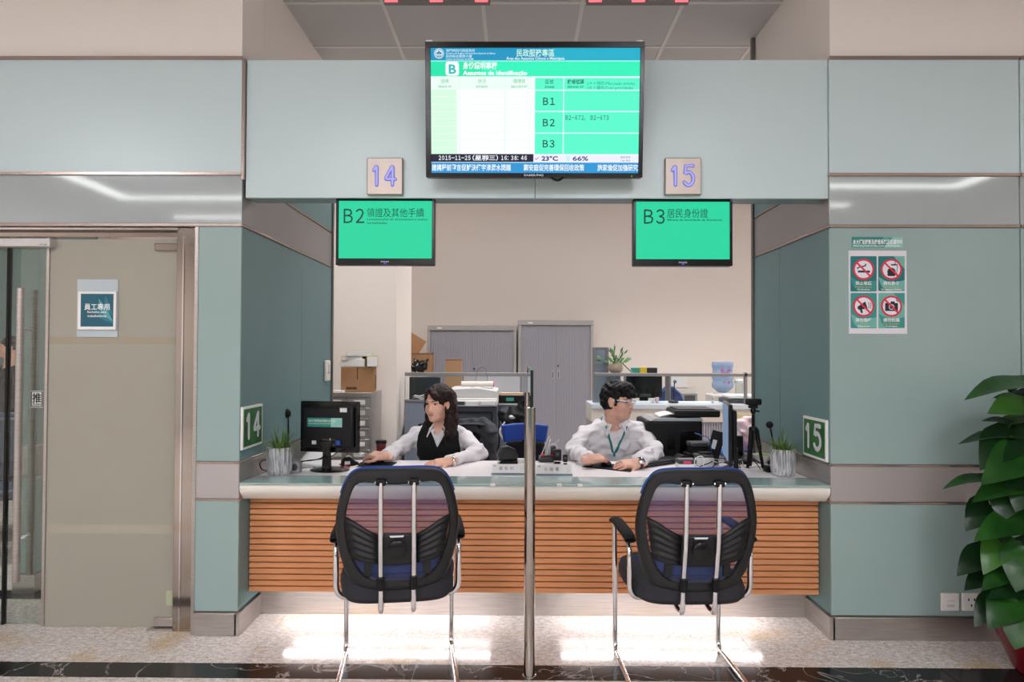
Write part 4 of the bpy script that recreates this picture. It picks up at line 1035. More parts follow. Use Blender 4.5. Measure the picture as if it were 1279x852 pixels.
mon = flatscreen(bp, (414, 533), bp.y, .345, .285, -.14, 'black desk monitor seen from behind with a teal sticker, at place 14')
bc = [c for c in mon.children if c.name.startswith('back_cover')][0]
zc = at(414, 533, Y=bp.y).z-DESK
YB = -.0375
def on_back(x0, x1, z0, z1, m, name, d=.0012): return MB().box(x0, x1, YB-d, YB, zc+z0, zc+z1).build(name, m, bc)
on_back(-.118, .085, .002, .052, G1, 'sticker'); on_back(.02, .085, .002, .052, G2, 'sticker_leaf', .0016)
text('本大樓的錄影及錄音系統正在運作', .011, mat('pale green print', (206, 224, 196), .5), FRONT @ Matrix.Translation((-.030, zc+.030, -(.002-YB))), bc, .16, bold=.03)
text('Sistema de gravação de vídeo e áudio em funcionamento', .006, mat('pale green print'), FRONT @ Matrix.Translation((-.035, zc+.018, -(.002-YB))), bc, .15, bold=.03)
on_back(.072, .112, .085, .108, PAPER, 'asset_label'); on_back(-.09, -.065, -.095, -.075, LGREY, 'connector'); on_back(-.03, .045, -.105, -.065, DARKGREY, 'connector_bay')
on_back(.0, .035, -.095, -.083, LGREY, 'asset_label', .002); on_back(.055, .080, -.095, -.070, BLUE, 'video_plug', .014); on_back(.015, .019, -.09, -.06, mat('pale green print'), 'label_tag', .003)

def cable(pts, r, label, m=BLACK, name='cable', n=6, cat='cable'):
    return single(MB().tube(catmull(pts, n), r, 6), name, m, label, cat)
Yb = bp.y
cable([at(448-40, 555, Y=Yb-.05), at(404, 570, Y=Yb-.06), at(390, 575, Y=Yb-.08), at(372, 577, Y=Yb-.04), desk(364, 582)], .0035, 'black cable drooping from the monitor towards the grey speaker')
cable([at(428, 560, Y=Yb-.05), at(412, 571, Y=Yb-.06), at(396, 574, Y=Yb-.1), at(380, 576, Y=Yb-.06), desk(370, 580)], .0035, 'black video cable looping under the monitor of place 14')
cable([at(408, 588, Y=Yb-.08), desk(398, 586, DESK+.006), desk(384, 581, DESK+.006), desk(370, 578, DESK+.006)], .003, 'thin black cable lying behind the speaker at place 14')
cable([at(336, 589, Z=DESK+.004), at(327, 586, X=XL+.03), at(325, 578, X=XL+.02), at(334, 574, X=XL+.02), at(345, 574, Z=DESK+.04)], .0035, 'black cable looping out behind the grassy pot by plaque 14')

p = desk(370, 590.5); s = p.y/F_PX
t = thing('desk_speaker', 'small silver speaker beside the grassy pot', 'speaker', p)
MB().prism([(-.024, 0), (.024, 0), (.024, .05), (.014, .066), (-.012, .07), (-.024, .06)], Matrix(((1, 0, 0, 0), (0, 0, 1, -.03), (0, 1, 0, 0), (0, 0, 0, 1))), .06).build('shell', GREY, t, bevel=.008)
MB().lathe([(.018, 0), (.018, .003), (.012, .004)], (0, -.0305, .035), 20, rotm(PI/2)).build('grille', DARKGREY, t)
# curled paper stack behind the monitor
p = desk(391, 581)
t = thing('paper_stack', 'curled stack of printed sheets behind the monitor of place 14', 'paper', p)
for k in range(5):
    MB().grid(lambda u, v: Vector(((u-.5)*.16+.004*k, (v-.5)*.24+.003*k, .002+.004*k+.055*max(0, u*1.0-.25)**.0*max(0, v-.1)*(1-.25*u)+.006*math.sin(6*u))), 8, 6).build('sheet', PAPER, t, solid=.001, smooth=True)
# clutter: pen, tape dispenser, small bottle, marker
p = desk(437, 582)
t = thing('tape_dispenser', 'black tape dispenser beside the monitor of place 14', 'tape dispenser', p, .3)
MB().prism([(-.05, 0), (.05, 0), (.05, .02), (.03, .028), (.0, .055), (-.03, .05), (-.05, .03)], Matrix(((1, 0, 0, 0), (0, 0, 1, -.02), (0, 1, 0, 0), (0, 0, 0, 1))), .04).build('body', BLACK, t, bevel=.006)
MB().lathe([(.02, -.012), (.02, .012)], (-.008, 0, .04), 20, rotm(PI/2)).build('tape_roll', mat('clear tape', (214, 208, 190), .3), t)
MB().box(-.03, .0, -.021, -.02, .012, .03).build('label', PAPER, t)
for a, b, m, lab in (((425, 580), (438, 584), mat('red pen', (196, 34, 50), .35), 'red pen lying under the monitor of place 14'), ((438, 584), (448, 581.5), mat('white pen', (226, 222, 218), .35), 'white pen lying beside the mouse mat of place 14'), ((443, 577), (450, 581), BLACK, 'black pen beside the tape dispenser')):
    u, v = desk(*a, DESK+.005), desk(*b, DESK+.005); t = thing('pen', lab, 'pen', (u+v)/2)
    d = (v-u)/2; MB().cyl(-d, d*.7, .0045, n=10).build('barrel', m, t); MB().cyl(d*.7, d, .004, .001, n=10).build('tip', BLACK, t); MB().cyl(-d*1.02, -d*.5, .0052, n=10).build('cap', m, t)
def poly_mat(pts, label, m, name='mouse_mat', cat='mouse mat', th=.004):
    v = [desk(*q) for q in pts]; c = sum(v, Vector())/len(v)
    o = MB().prism([(q.x-c.x, q.y-c.y) for q in v], Matrix(), th).build(name, m, None, bevel=.001); o.location = c; return prop(o, label, cat)
poly_mat([(440, 583.5), (487, 584), (496, 578), (453, 577.2)], 'black mouse mat under the hand of the woman', BLACKR)
poly_mat([(727, 583.5), (787, 590), (796, 584.5), (748, 578.0)], 'black mouse mat under the hand of the man', BLACKR)
def mouse(p, rz, label, red=False):
    t = thing('computer_mouse', label, 'mouse', p, rz)
    MB().ell((0, 0, .012), (.029, .052, .022), 20, 12).build('shell', BLACK, t, smooth=True)
    MB().ell((0, -.028, .026), (.006, .012, .010), 12, 8).build('wheel', mat('red wheel', (170, 30, 40), .4) if red else GREY, t)
    MB().box(-.026, .026, -.045, .045, 0, .004).build('base', BLACKG, t)
MWp = desk(467, 578.6, DESK+.004); mouse(MWp, .5, 'black mouse held by the woman', True)
MMp = desk(757, 582.0, DESK+.004); mouse(MMp, .2, 'black mouse held by the man', True)
# red tumbler
p = desk(479, 573); p.y = 4.13; p.z = DESK; p.x = at(476, 560, Y=4.13).x; hh = at(479, 550, Y=4.13).z-DESK
t = thing('tumbler', 'dark red cup with black lid behind the hand of the woman', 'cup', p)
MB().lathe([(.020, 0), (.022, .004), (.030, hh-.016), (0, hh-.016)], n=24).build('cup', mat('dark red plastic', (104, 20, 30), .3), t, smooth=True)
MB().lathe([(.032, hh-.018), (.033, hh-.004), (.030, hh), (0, hh)], n=24).build('lid', BLACK, t, smooth=True, angle=30)
# crumpled white paper by the tumbler
p = desk(462, 573); t0 = MB().grid(lambda u, v: Vector(((u-.5)*.14, (v-.5)*.09, .010+.022*abs(math.sin(5*u+2*v))*(1-v*.4))), 12, 8).build('crumpled_paper', PAPER, None, solid=.001, smooth=True)
t0.location = p+Vector((0, .05, 0)); prop(t0, 'crumpled white paper beside the dark red cup', 'paper')

# name cards
def name_card(x0, x1, yb, yt, glyphs, lab):
    p0, p1 = desk(x0, yb), desk(x1, yb); Y = (p0.y+p1.y)/2; H = at(x0, yt, Y=Y+.02).z-DESK; W = (p1-p0).length; s = Y/F_PX
    t = thing('name_card', lab, 'name card', ((p0.x+p1.x)/2, Y, DESK), 0, 'name cards on the counter'); lean = .25
    A = frame((0, 0, .002), (1, 0, 0), (0, math.sin(lean), math.cos(lean)))
    MB().box(-W/2, W/2, 0, H, 0, .0015, A).build('card', PAPER, t)
    MB().box(-W/2, W/2, 0, H, 0, .0015, frame((0, 2*H*math.sin(lean)+.002, .002), (1, 0, 0), (0, -math.sin(lean), math.cos(lean)))).build('card_back', PAPER, t)
    MB().box(-W/2-.004, W/2+.004, -.003, .009, .0015, .004, A).build('name_strip', mat('blue-grey strip', (110, 130, 142), .5), t)
    g = mat('faint grey print', (120, 116, 124), .6)
    for k, c in enumerate(glyphs): text(c, H*.26, g, A @ Matrix.Translation(((k-1)*W*.16-W*.08, H*.46, .0022)), t, None)
    MB().lathe([(.004, 0), (.004, .0006)], A @ Vector((-W*.42, H*.83, .002)), 12, rotm(PI/2-lean)).build('crest', mat('faint blue print', (130, 146, 176), .6), t)
    for k in range(3): MB().box(W*.34, W*.46, H*(.36+.2*k), H*(.36+.2*k)+.0012, .0015, .002, A).build('fine_print', mat('faint grey print'), t)
name_card(614.5, 657, 593.5, 579.5, '龐松利', 'white tent name card left of the steel divider post')
name_card(670.5, 714, 594.5, 580.5, '白國權', 'white tent name card right of the steel divider post')
# heavy stapler
p = desk(634, 579)
t = thing('stapler', 'bulky black stapler standing behind the name card by the divider', 'stapler', p, .25); s = p.y/F_PX
MB().prism([(-.055, 0), (.055, 0), (.055, .02), (-.055, .02)], Matrix(((1, 0, 0, 0), (0, 0, 1, -.035), (0, 1, 0, 0), (0, 0, 0, 1))), .07).build('base', BLACK, t, bevel=.004)
MB().prism([(-.062, .02), (.055, .022), (.062, .05), (.045, .085), (.0, .108), (-.045, .100), (-.062, .06)], Matrix(((1, 0, 0, 0), (0, 0, 1, -.028), (0, 1, 0, 0), (0, 0, 0, 1))), .056).build('head', mat('worn black plastic', (34, 34, 36), .35), t, bevel=.012, seg=3)
MB().box(-.06, -.045, -.03, .03, .012, .022).build('anvil', CHROME, t)
p = desk(650.5, 578); o = MB().box(-.022, .022, -.012, .012, 0, .026).build('eraser', WHITE, None, bevel=.003); o.location = p; prop(o, 'small white block between the stapler and the divider post', 'eraser')
# paper holder, stamps right of the post
p = desk(684, 577)
t = thing('paper_holder', 'grey desk holder with loose white sheets right of the divider post', 'paper holder', p)
MB().box(-.055, .04, -.02, .05, 0, .035).build('tray', DARKGREY, t, bevel=.008)
for k, (a, b, c) in enumerate(((-.045, .12, .30), (-.03, .105, .55), (-.01, .10, .15))):
    MB().grid(lambda u, v: Vector((a+(v*.09*c*2)+(u-.5)*.012, .01+.012*k+(u-.5)*.07, .02+v*b*1.15-.02*v*v*c)), 5, 7).build('sheet', PAPER, t, solid=.001, smooth=True)
MB().tube(fillet([(.015, .03, .03), (.015, .03, .10), (.055, .03, .10), (.06, .03, .03)], .02), .006, 8).build('punch_loop', LGREY, t)
MB().box(.02, .05, .022, .034, .03, .092).build('punch_body', DARKGREY, t, bevel=.004)
MB().cyl((-.03, -.005, .035), (-.03, -.005, .05), .012).build('red_cap', mat('red plastic', (190, 36, 52), .4), t); MB().cyl((.03, -.012, .035), (.03, -.012, .047), .01).build('red_cap', mat('red plastic'), t)
for (px_, py_, w2, h_, lab) in ((696, 579, .024, .085, 'taller black self-inking stamp behind the name card'), (706, 580, .014, .058, 'short black hand stamp beside the taller stamp')):
    p = desk(px_, py_); t = thing('rubber_stamp', lab, 'stamp', p)
    MB().box(-w2, w2, -w2*.7, w2*.7, h_*.22, h_).build('body', BLACK, t, bevel=.006); MB().box(-w2*.8, w2*.8, -w2*.5, w2*.5, 0, h_*.12).build('foot', BLACK, t, bevel=.002)
    MB().cyl((0, 0, h_*.1), (0, 0, h_*.3), .005).build('stem', CHROME, t); MB().box(-w2*.5, w2*.5, -w2*.72, -w2*.68, h_*.55, h_*.8).build('index_window', DARKGREY, t)

# keyboard
a, b, c, d = desk(788, 586.5), desk(849, 577.5), desk(846, 573.2), desk(789, 580.5)
kx = (b-a).normalized(); ang = math.atan2(kx.y, kx.x); W = .40; D = .145
mid = (desk(789, 583.5)+desk(848, 575.5))/2
t = thing('keyboard', 'black keyboard angled between the man and the printer', 'keyboard', mid, ang)
MB().box(-W/2, W/2, -D/2, D/2, .002, .016).build('case', BLACK, t, bevel=.004)
k0 = None
KEY = mat('dark key', (36, 36, 38), .5)
for r in range(6):
    for q in range(19):
        if k0 is None:
            k0 = MB().box(-.0085, .0085, -.0085, .0085, 0, .008).build('key', KEY, t); o = k0
        else: o = child_copy(k0, t)
        o.location = (-W/2+.020+q*.0200, D/2-.018-r*.0205, .015)
MB().box(-W/2, W/2, D/2-.004, D/2, .0, .02).build('rear_edge', BLACK, t)
# small sheet by the man's hands
poly_mat([(762, 582.5), (790, 588.5), (800, 585), (772, 580)], 'white sheet tucked under the mouse mat of the man', PAPER, 'paper_sheet', 'paper', .002)

# card readers
p = desk(857, 585)
t = thing('card_reader', 'grey and white card reader with a pink label', 'card reader', p, .05)
MB().box(-.05, .05, -.03, .05, 0, .028).build('base', WHITE, t, bevel=.004); MB().box(-.052, .052, -.032, .052, .028, .052).build('top', DARKGREY, t, bevel=.006)
MB().box(-.024, .020, -.0335, -.031, .032, .046).build('label', mat('pink label', (226, 60, 108), .5), t); MB().box(-.045, .045, .0, .04, .052, .054).build('pad', GREY, t)
p = desk(880, 582)
t = thing('card_reader', 'white card reader with a dark grey cradle beside the monitor', 'card reader', p, -.1)
MB().box(-.05, .05, -.03, .05, 0, .05).build('base', LGREY, t, bevel=.004); MB().box(-.06, .05, -.02, .06, .05, .068).build('cradle', DARKGREY, t, bevel=.006); MB().box(-.03, .04, -.01, .05, .068, .08).build('lid', BLACK, t, bevel=.004)
p = desk(872, 576.5); 
t = thing('scanner', 'black document scanner stacked in front of the printer', 'scanner', p, .08)
MB().box(-.075, .08, -.03, .06, 0, .055).build('base', BLACK, t, bevel=.006); MB().box(-.05, .075, -.03, .06, .055, .095).build('slot_body', BLACKR, t, bevel=.006); MB().box(-.055, .08, -.04, .065, .095, .12).build('lid', DARKGREY, t, bevel=.008); MB().cyl((.05, -.041, .11), (.05, -.038, .11), .004).build('button', LGREY, t)
p = desk(853, 577); t = thing('card_terminal', 'low black card terminal behind the pink-labelled reader', 'terminal', p, .3)
MB().prism([(-.055, 0), (.055, 0), (.055, .03), (-.02, .05), (-.055, .02)], Matrix(((1, 0, 0, 0), (0, 0, 1, -.04), (0, 1, 0, 0), (0, 0, 0, 1))), .08).build('body', BLACK, t, bevel=.006); MB().box(-.03, .03, -.0405, -.04, .008, .02).build('blue_display', mat('dim blue display', (60, 96, 150), .3), t)
# big black printer on its own stand behind the counter
Yp = 4.40
a = at(806, 577, Y=Yp); b = at(878, 523, Y=Yp)
t = thing('printer', 'large black office printer with a silver top edge beside the man', 'printer', ((a.x+b.x)/2, Yp, 0))
W = b.x-a.x; zt = b.z
MB().box(-W/2, W/2, 0, .34, .70, zt-.015).build('body', BLACK, t, bevel=.015, seg=3)
MB().prism([(-W/2+.03, zt-.016), (W/2, zt-.016), (W/2, zt), (-W/2+.06, zt)], Matrix(((1, 0, 0, 0), (0, 0, 1, -.004), (0, 1, 0, 0), (0, 0, 0, 1))), .33).build('top_edge', mat('silver plastic', (176, 178, 182), .35, .3), t)
MB().box(-W*.12, W*.02, -.004, .0, zt-.20, zt-.10).build('front_panel', BLACKG, t, bevel=.002); MB().box(W*.10, W*.44, -.004, .0, zt-.22, zt-.08).build('paper_drawer', BLACKG, t, bevel=.002)
MB().box(-W/2+.02, W/2-.02, -.004, 0, zt-.27, zt-.25).build('seam', DARKGREY, t)
a2 = at(842, 522, Y=Yp+.05); b2 = at(899, 510, Y=Yp+.05)
MB().box(a2.x-t.location.x, b2.x-t.location.x, .03, .30, zt+.004, b2.z-.012).build('lid', BLACK, t, bevel=.012, seg=3); MB().box(a2.x-t.location.x+.02, b2.x-t.location.x-.03, .05, .28, b2.z-.012, b2.z-.004).build('lid_top', DARKGREY, t, bevel=.004)
for k in range(4): MB().box(W/2-.002, W/2+.003, .06, .26, zt-.06-.022*k, zt-.052-.022*k).build('vent', DARKGREY, t)
MB().box(-W/2+.03, W/2-.03, .03, .31, .02, .70).build('pedestal', GREY, t, bevel=.004)
for sx in (-1, 1): MB().box(sx*(W/2-.06)-.02, sx*(W/2-.06)+.02, .05, .29, 0, .02).build('castor', BLACK, t)
MB().grid(lambda u, v: Vector((-W/2+.10+u*.16, .05+v*.18, zt+.004+.02*math.sin(PI*u)*(1-v*.3)+.01*v)), 8, 6).build('output_sheet', PAPER, t, solid=.001, smooth=True)
# monitor of place 15 seen edge-on
bp2 = desk(909, 588)
mon2 = flatscreen(bp2, (907, 540), bp2.y, .355, .335, 1.36, 'thin black desk monitor seen edge-on at place 15', 0, .09)
# tripod with webcam
base = desk(941, 585)
t = thing('camera_tripod', 'black webcam on a small black tripod beside the monitor of place 15', 'tripod', base)
zz = lambda py_: at(941, py_, Y=base.y).z-DESK
zh = zz(536)
for an in (-2.5, -.65, 1.57):
    e = Vector((math.cos(an)*.055, math.sin(an)*.055, 0)); top = Vector((math.cos(an)*.018, math.sin(an)*.018, zh))
    MB().tube([top, top.lerp(e, .5)], .0125, 10).build('leg', BLACK, t); MB().tube([top.lerp(e, .45), e+Vector((0, 0, .006))], .009, 10).build('leg_extension', BLACKR, t)
MB().lathe([(.024, zh-.012), (.026, zh), (.02, zh+.012), (.010, zh+.016), (0, zh+.016)], n=20).build('collar', BLACK, t)
MB().cyl((0, 0, zh), (0, 0, zz(518)), .008).build('centre_column', BLACK, t); MB().ell((0, 0, zz(513)), (.016, .016, .022)).build('ball_head', BLACK, t); MB().cyl((.01, 0, zz(513)), (.035, 0, zz(514)), .005).build('knob', BLACK, t)
wc = MB().box(-.042, .046, -.016, .02, zz(506), zz(498)).build('webcam', BLACK, t, bevel=.008, seg=3); MB().cyl((.032, -.02, zz(502)), (.032, -.012, zz(502)), .010).build('lens', BLACKG, wc); MB().box(-.025, .025, -.01, .015, zz(510), zz(506)).build('clip', BLACK, wc, bevel=.003)
# telephone and clutter behind the monitor
p = desk(921, 578); 
t = thing('desk_phone', 'black desk phone behind the edge-on monitor', 'phone', p, -.4)
MB().prism([(-.06, 0), (.06, 0), (.06, .06), (-.06, .02)], Matrix(((0, 0, 1, -.07), (1, 0, 0, 0), (0, 1, 0, 0), (0, 0, 0, 1))), .14).build('body', BLACK, t, bevel=.006)
MB().tube(fillet([(-.05, -.07, .06), (-.05, -.05, .085), (-.05, .05, .10), (-.05, .07, .08)], .02), .014, 10).build('handset', BLACK, t)
MB().box(-.02, .03, .02, .06, .055, .16).build('cradle_box', BLACK, t, bevel=.008)
p = desk(893, 580); 
t = thing('card_stand', 'black slanted card stand with a white label', 'stand', p, -.25)
MB().cbox((0, 0, .10), (.075, .02, .20), rotm(0, .25)).build('board', BLACK, t, bevel=.004); MB().cbox((-.005, -.0115, .12), (.024, .002, .055), rotm(0, .25)).build('label', PAPER, t); MB().box(-.06, .02, -.03, .03, 0, .012).build('foot', BLACK, t)
p = desk(962, 589.5); o = MB().box(-.03, .02, -.025, .03, 0, .035).build('power_adapter', BLACK, None, bevel=.006); o.location = p; prop(o, 'black power adapter beside the grassy pot by plaque 15', 'adapter')
p = desk(952, 578)
t = thing('round_bowl', 'pale round dish behind the grassy pot by plaque 15', 'dish', p); MB().lathe([(.03, 0), (.05, .02), (.06, .05), (.055, .05), (.045, .022), (0, .012)], n=24, caps=False).build('dish', LGREY, t, smooth=True); MB().ell((0, 0, .035), (.045, .045, .025)).build('green_filling', mat('pale green', (150, 170, 96), .6), t)
q = random.Random(11)
cols = [(BLACK, 'black'), (mat('grey cable', (170, 166, 160), .5), 'pale grey'), (BLACK, 'black'), (mat('grey cable'), 'pale grey'), (BLACK, 'black'), (BLACK, 'black')]
ends = [((874, 583), (930, 579), 'from the white reader to the tripod'), ((872, 586), (912, 578), 'from the pink-labelled reader to the monitor stand'), ((900, 584), (956, 582), 'past the tripod feet'), ((912, 580), (958, 585), 'from the monitor stand to the power adapter'), ((916, 577), (950, 586), 'under the tripod'), ((886, 587), (925, 584), 'in front of the monitor stand')]
for k, ((m, cn), (a, b, wh)) in enumerate(zip(cols, ends)):
    A, B_ = desk(*a, DESK+.006), desk(*b, DESK+.006); d = B_-A; n_ = Vector((-d.y, d.x, 0))
    pts = [A]+[A+d*u+n_*q.uniform(-.35, .35)+Vector((0, 0, q.uniform(0, .05))) for u in (.25, .5, .75)]+[B_]
    cable(pts, .003, '%s cable running %s' % (cn, wh), m)
cable([at(868, 541, Y=4.1), at(876, 544, Y=4.05), at(886, 549, Y=4.0), desk(890, 578, DESK+.01)], .003, 'blue network cable drooping beside the printer', mat('blue cable', (40, 90, 150), .5))
cable([desk(868, 584, DESK+.004), at(868, 574, Y=3.72), at(875, 570, Y=3.72), at(879, 574, Y=3.72), desk(878, 588, DESK+.004)], .0025, 'thin white cable looped over the white card reader', WHITE)
# ================================================================ office behind the counter
TAMB = mat('grey-lilac tambour shutter', (158, 157, 166), .55); CABF = mat('grey cabinet steel', (166, 163, 160), .45, .15)
PART = mat('blue-grey partition fabric', (128, 138, 152), .85, bump=(220, .2)); RAIL = mat('grey aluminium', (140, 140, 142), .4, .5)
GLS = mat('thin screen glass', (240, 246, 246), .02, trans=1., ior=1.3)
def tambour(px0, px1, pyt, Y, label, depth=.45):
    a = at(px0, pyt, Y=Y); b = at(px1, pyt, Y=Y); W = b.x-a.x; H = a.z
    t = thing('tambour_cabinet', label, 'cabinet', ((a.x+b.x)/2, Y, 0), 0, 'tambour cabinets')
    MB().box(-W/2, W/2, .02, depth, 0, H).build('carcass', CABF, t)
    for q in ((-W/2, -W/2+.035), (W/2-.035, W/2)): MB().box(q[0], q[1], -.01, .03, 0, H).build('stile', CABF, t, bevel=.003)
    MB().box(-W/2, W/2, -.012, .03, H-.06, H).build('head_rail', CABF, t, bevel=.003); MB().box(-W/2, W/2, -.01, .03, 0, .06).build('plinth', CABF, t)
    for s in (-1, 1):
        x0, x1 = (-W/2+.037, -.003) if s < 0 else (.003, W/2-.037)
        n = int((x1-x0)/.02); mb = MB()
        for k in range(n):
            u0, u1 = x0+(x1-x0)*k/n, x0+(x1-x0)*(k+1)/n; g = .003
            mb.add([(u0, .018, .06), (u0+g, .008, .06), (u1-g, .008, .06), (u1, .018, .06), (u0, .018, H-.06), (u0+g, .008, H-.06), (u1-g, .008, H-.06), (u1, .018, H-.06)], [(0, 1, 5, 4), (1, 2, 6, 5), (2, 3, 7, 6)])
        sh = mb.build('shutter', TAMB, t)
        MB().box(s*.035-.012, s*.035+.012, -.006, .01, H*.60, H*.60+.10).build('handle', LGREY, sh, bevel=.003); MB().box(s*.035-.006, s*.035+.006, -.008, -.005, H*.60+.01, H*.60+.09).build('handle_slot', DARKGREY, sh)
    MB().cyl((.03, -.004, H*.60+.16), (.03, .01, H*.60+.16), .012).build('lock', DARKGREY, t); MB().box(-W/2+.12, -W/2+.18, -.014, -.012, H-.04, H-.025).build('tag', WHITE, t)
tambour(534, 645, 406.5, 8.5, 'wide grey tambour cabinet against the office wall, nearer the boxes'); tambour(647.5, 741, 400, 8.5, 'tall grey tambour cabinet against the office wall, behind the man')

# steel drawer cabinet by the column with a carton and files on it
Yd = 5.55
a = at(404, 490.5, Y=Yd); b = at(464, 490.5, Y=Yd); W = b.x-a.x; H = a.z; s = Yd/F_PX
t = thing('drawer_cabinet', 'grey steel drawer cabinet beside the cream column', 'cabinet', ((a.x+b.x)/2, Yd, 0))
MB().box(-W/2, W/2, .01, .42, 0, H).build('body', STEEL, t, bevel=.003); MB().box(-W/2, W/2, -.008, .01, H-.035, H).build('top_rim', STEEL, t, bevel=.002)
n = 12; dh = (H-.06)/n
for k in range(n):
    for s_ in (0, 1):
        x0 = -W/2+.012+s_*(W/2-.006); x1 = x0+W/2-.018
        d = MB().box(x0, x1, -.006, .012, .03+k*dh, .03+(k+1)*dh-.008).build('drawer', STEEL, t, bevel=.002)
        MB().box((x0+x1)/2-.04, (x0+x1)/2+.05, -.010, -.006, .03+k*dh+.02, .03+k*dh+dh*.66).build('label_holder', PAPER if k % 2 else LGREY, d)
Yx = 5.68
a = at(426.5, 491, Y=Yx); b = at(467, 460, Y=Yx); Hb = b.z-a.z; W = b.x-a.x
t = thing('carton', 'brown cardboard carton with printed symbols on the drawer cabinet', 'box', ((a.x+b.x)/2, Yx, H), .12)
MB().box(-W/2, W/2, -.02, .24, 0, Hb).build('box', KRAFT, t, bevel=.003)
BRP = mat('carton print', (82, 60, 46), .8)
for k, g in enumerate('☂☼♻'): text(g, .024, BRP, FRONT @ Matrix.Translation((-W*.34+k*W*.24, Hb*.30, .0212)), t, .03)
MB().box(-W*.34, -W*.02, -.0208, -.02, Hb*.10, Hb*.20).build('printed_mark', BRP, t); MB().box(-.004, .004, -.0208, -.02, Hb*.5, Hb).build('tape_seam', BRP, t)
for y_ in (0,): MB().tube([(W/2+.0005, .10+.05*math.cos(2*PI*k/20), Hb*.4+.055*math.sin(2*PI*k/20)) for k in range(20)], .003, 6, closed=True).build('printed_ring', BRP, t)
for k, (x0, x1, h0, h1, m, lab) in enumerate(((425, 456, 461, 451, PAPER, 'bottom white folder of the pile on the carton'), (426, 452, 453.5, 447.5, mat('buff folder', (206, 178, 120), .8), 'buff folder on the pile above the carton'), (431, 462, 448, 442.5, mat('mint folder', (186, 206, 190), .8), 'mint green folder topmost on the carton'), (455, 469, 461, 447, mat('yellow-green ledger', (178, 166, 96), .8), 'upright yellow ledger bundle on the carton'))):
    u = at(x0, h0, Y=Yx); v = at(x1, h1, Y=Yx); o = thing('folder', lab, 'folder', ((u.x+v.x)/2, Yx+.08, H+Hb+(u.z-at(x0, 461, Y=Yx).z)), .08*k, 'folders on the carton'); ww = (v.x-u.x)/2
    MB().box(-ww, ww, -.10, .12, 0, (v.z-u.z)).build('cover', m, o, bevel=.003); MB().box(-ww+.005, ww-.005, -.102, -.098, .006, (v.z-u.z)-.006).build('pages', PAPER, o)
u = at(421.5, 489.5, Y=Yd+.05); o = MB().box(-.05, .05, -.06, .06, 0, .014).build('paper_pad', PAPER, None, bevel=.001); o.location = (u.x, Yd+.1, H); prop(o, 'small white pad beside the carton on the drawer cabinet', 'paper')

# ---- back workstation, left: low partition, glass, copier
Yq = 6.35
zr = at(580, 467, Y=Yq).z
x0, x1 = at(506, 480, Y=Yq).x, at(660, 480, Y=Yq).x
t = thing('desk_partition', 'blue-grey desk partition with glass top and grey rail behind the woman', 'partition', ((x0+x1)/2, Yq, 0)); hw = (x1-x0)/2
zs_ = at(580, 502, Y=Yq).z
MB().box(-hw, hw, -.02, .02, .05, zs_).build('fabric_panel', PART, t, bevel=.004); MB().box(-hw, hw, -.025, .025, 0, .05).build('plinth', RAIL, t)
MB().box(-hw, hw, -.03, .03, zs_, zs_+.02).build('sill', RAIL, t, bevel=.003); MB().box(-hw, hw, -.006, .006, zs_+.02, zr-.02).build('pane', GLS, t); MB().box(-hw, hw+.02, -.02, .02, zr-.022, zr+.012).build('rail', RAIL, t, bevel=.004)
for x in (552, 651): MB().box(at(x, 480, Y=Yq).x-t.location.x-.012, at(x, 480, Y=Yq).x-t.location.x+.012, -.018, .018, .03, zr).build('post', RAIL, t)
# desk with screen behind glass
def desk2(x0, x1, Y0, Y1, z, lab, m=LGREY):
    t = thing('office_desk', lab, 'desk', ((x0+x1)/2, (Y0+Y1)/2, 0)); w2, d2 = (x1-x0)/2, (Y1-Y0)/2
    MB().box(-w2, w2, -d2, d2, z-.03, z).build('top', m, t, bevel=.004)
    for sx in (-1, 1): MB().box(sx*w2-sx*.03-.015, sx*w2-sx*.03+.015, -d2+.03, d2-.03, 0, z-.03).build('leg', RAIL, t)
    MB().box(-w2+.05, w2-.05, d2-.03, d2-.015, .25, z-.03).build('modesty_panel', PART, t); return t
desk2(at(508, 500, Y=6.5).x, at(660, 500, Y=6.5).x, 6.42, 7.15, .74, 'pale office desk behind the glass-topped partition')
u = at(530, 497, Y=6.55); v = at(510, 471, Y=6.55); w_ = at(549, 471, Y=6.55).x-v.x
t = thing('desk_monitor', 'dark office monitor behind the partition glass beside the column', 'monitor', (u.x, 6.6, .742)); zb = at(530, 499, Y=6.55).z-.742
MB().box(-w_/2, w_/2, -.02, .02, zb-.02, v.z-.742).build('casing', mat('dark smoky plastic', (44, 48, 48), .25), t, bevel=.006); MB().box(-.03, .03, .0, .03, 0, zb+.05).build('stand_neck', BLACK, t); MB().box(-.1, .1, -.07, .09, 0, .012).build('stand_foot', BLACK, t, bevel=.004)
u = at(523, 500, Y=6.36); t = thing('paper_stack', 'crumpled white papers on the partition sill beside the woman', 'paper', (u.x, 6.36, zs_+.021))
for k in range(4): MB().grid(lambda a_, b_: Vector(((a_-.5)*.13+.01*k, (b_-.5)*.05, .004+.012*k+.03*a_*(1-a_)*b_+.012*math.sin(5*a_+k))), 7, 5).build('sheet', PAPER, t, solid=.001, smooth=True)
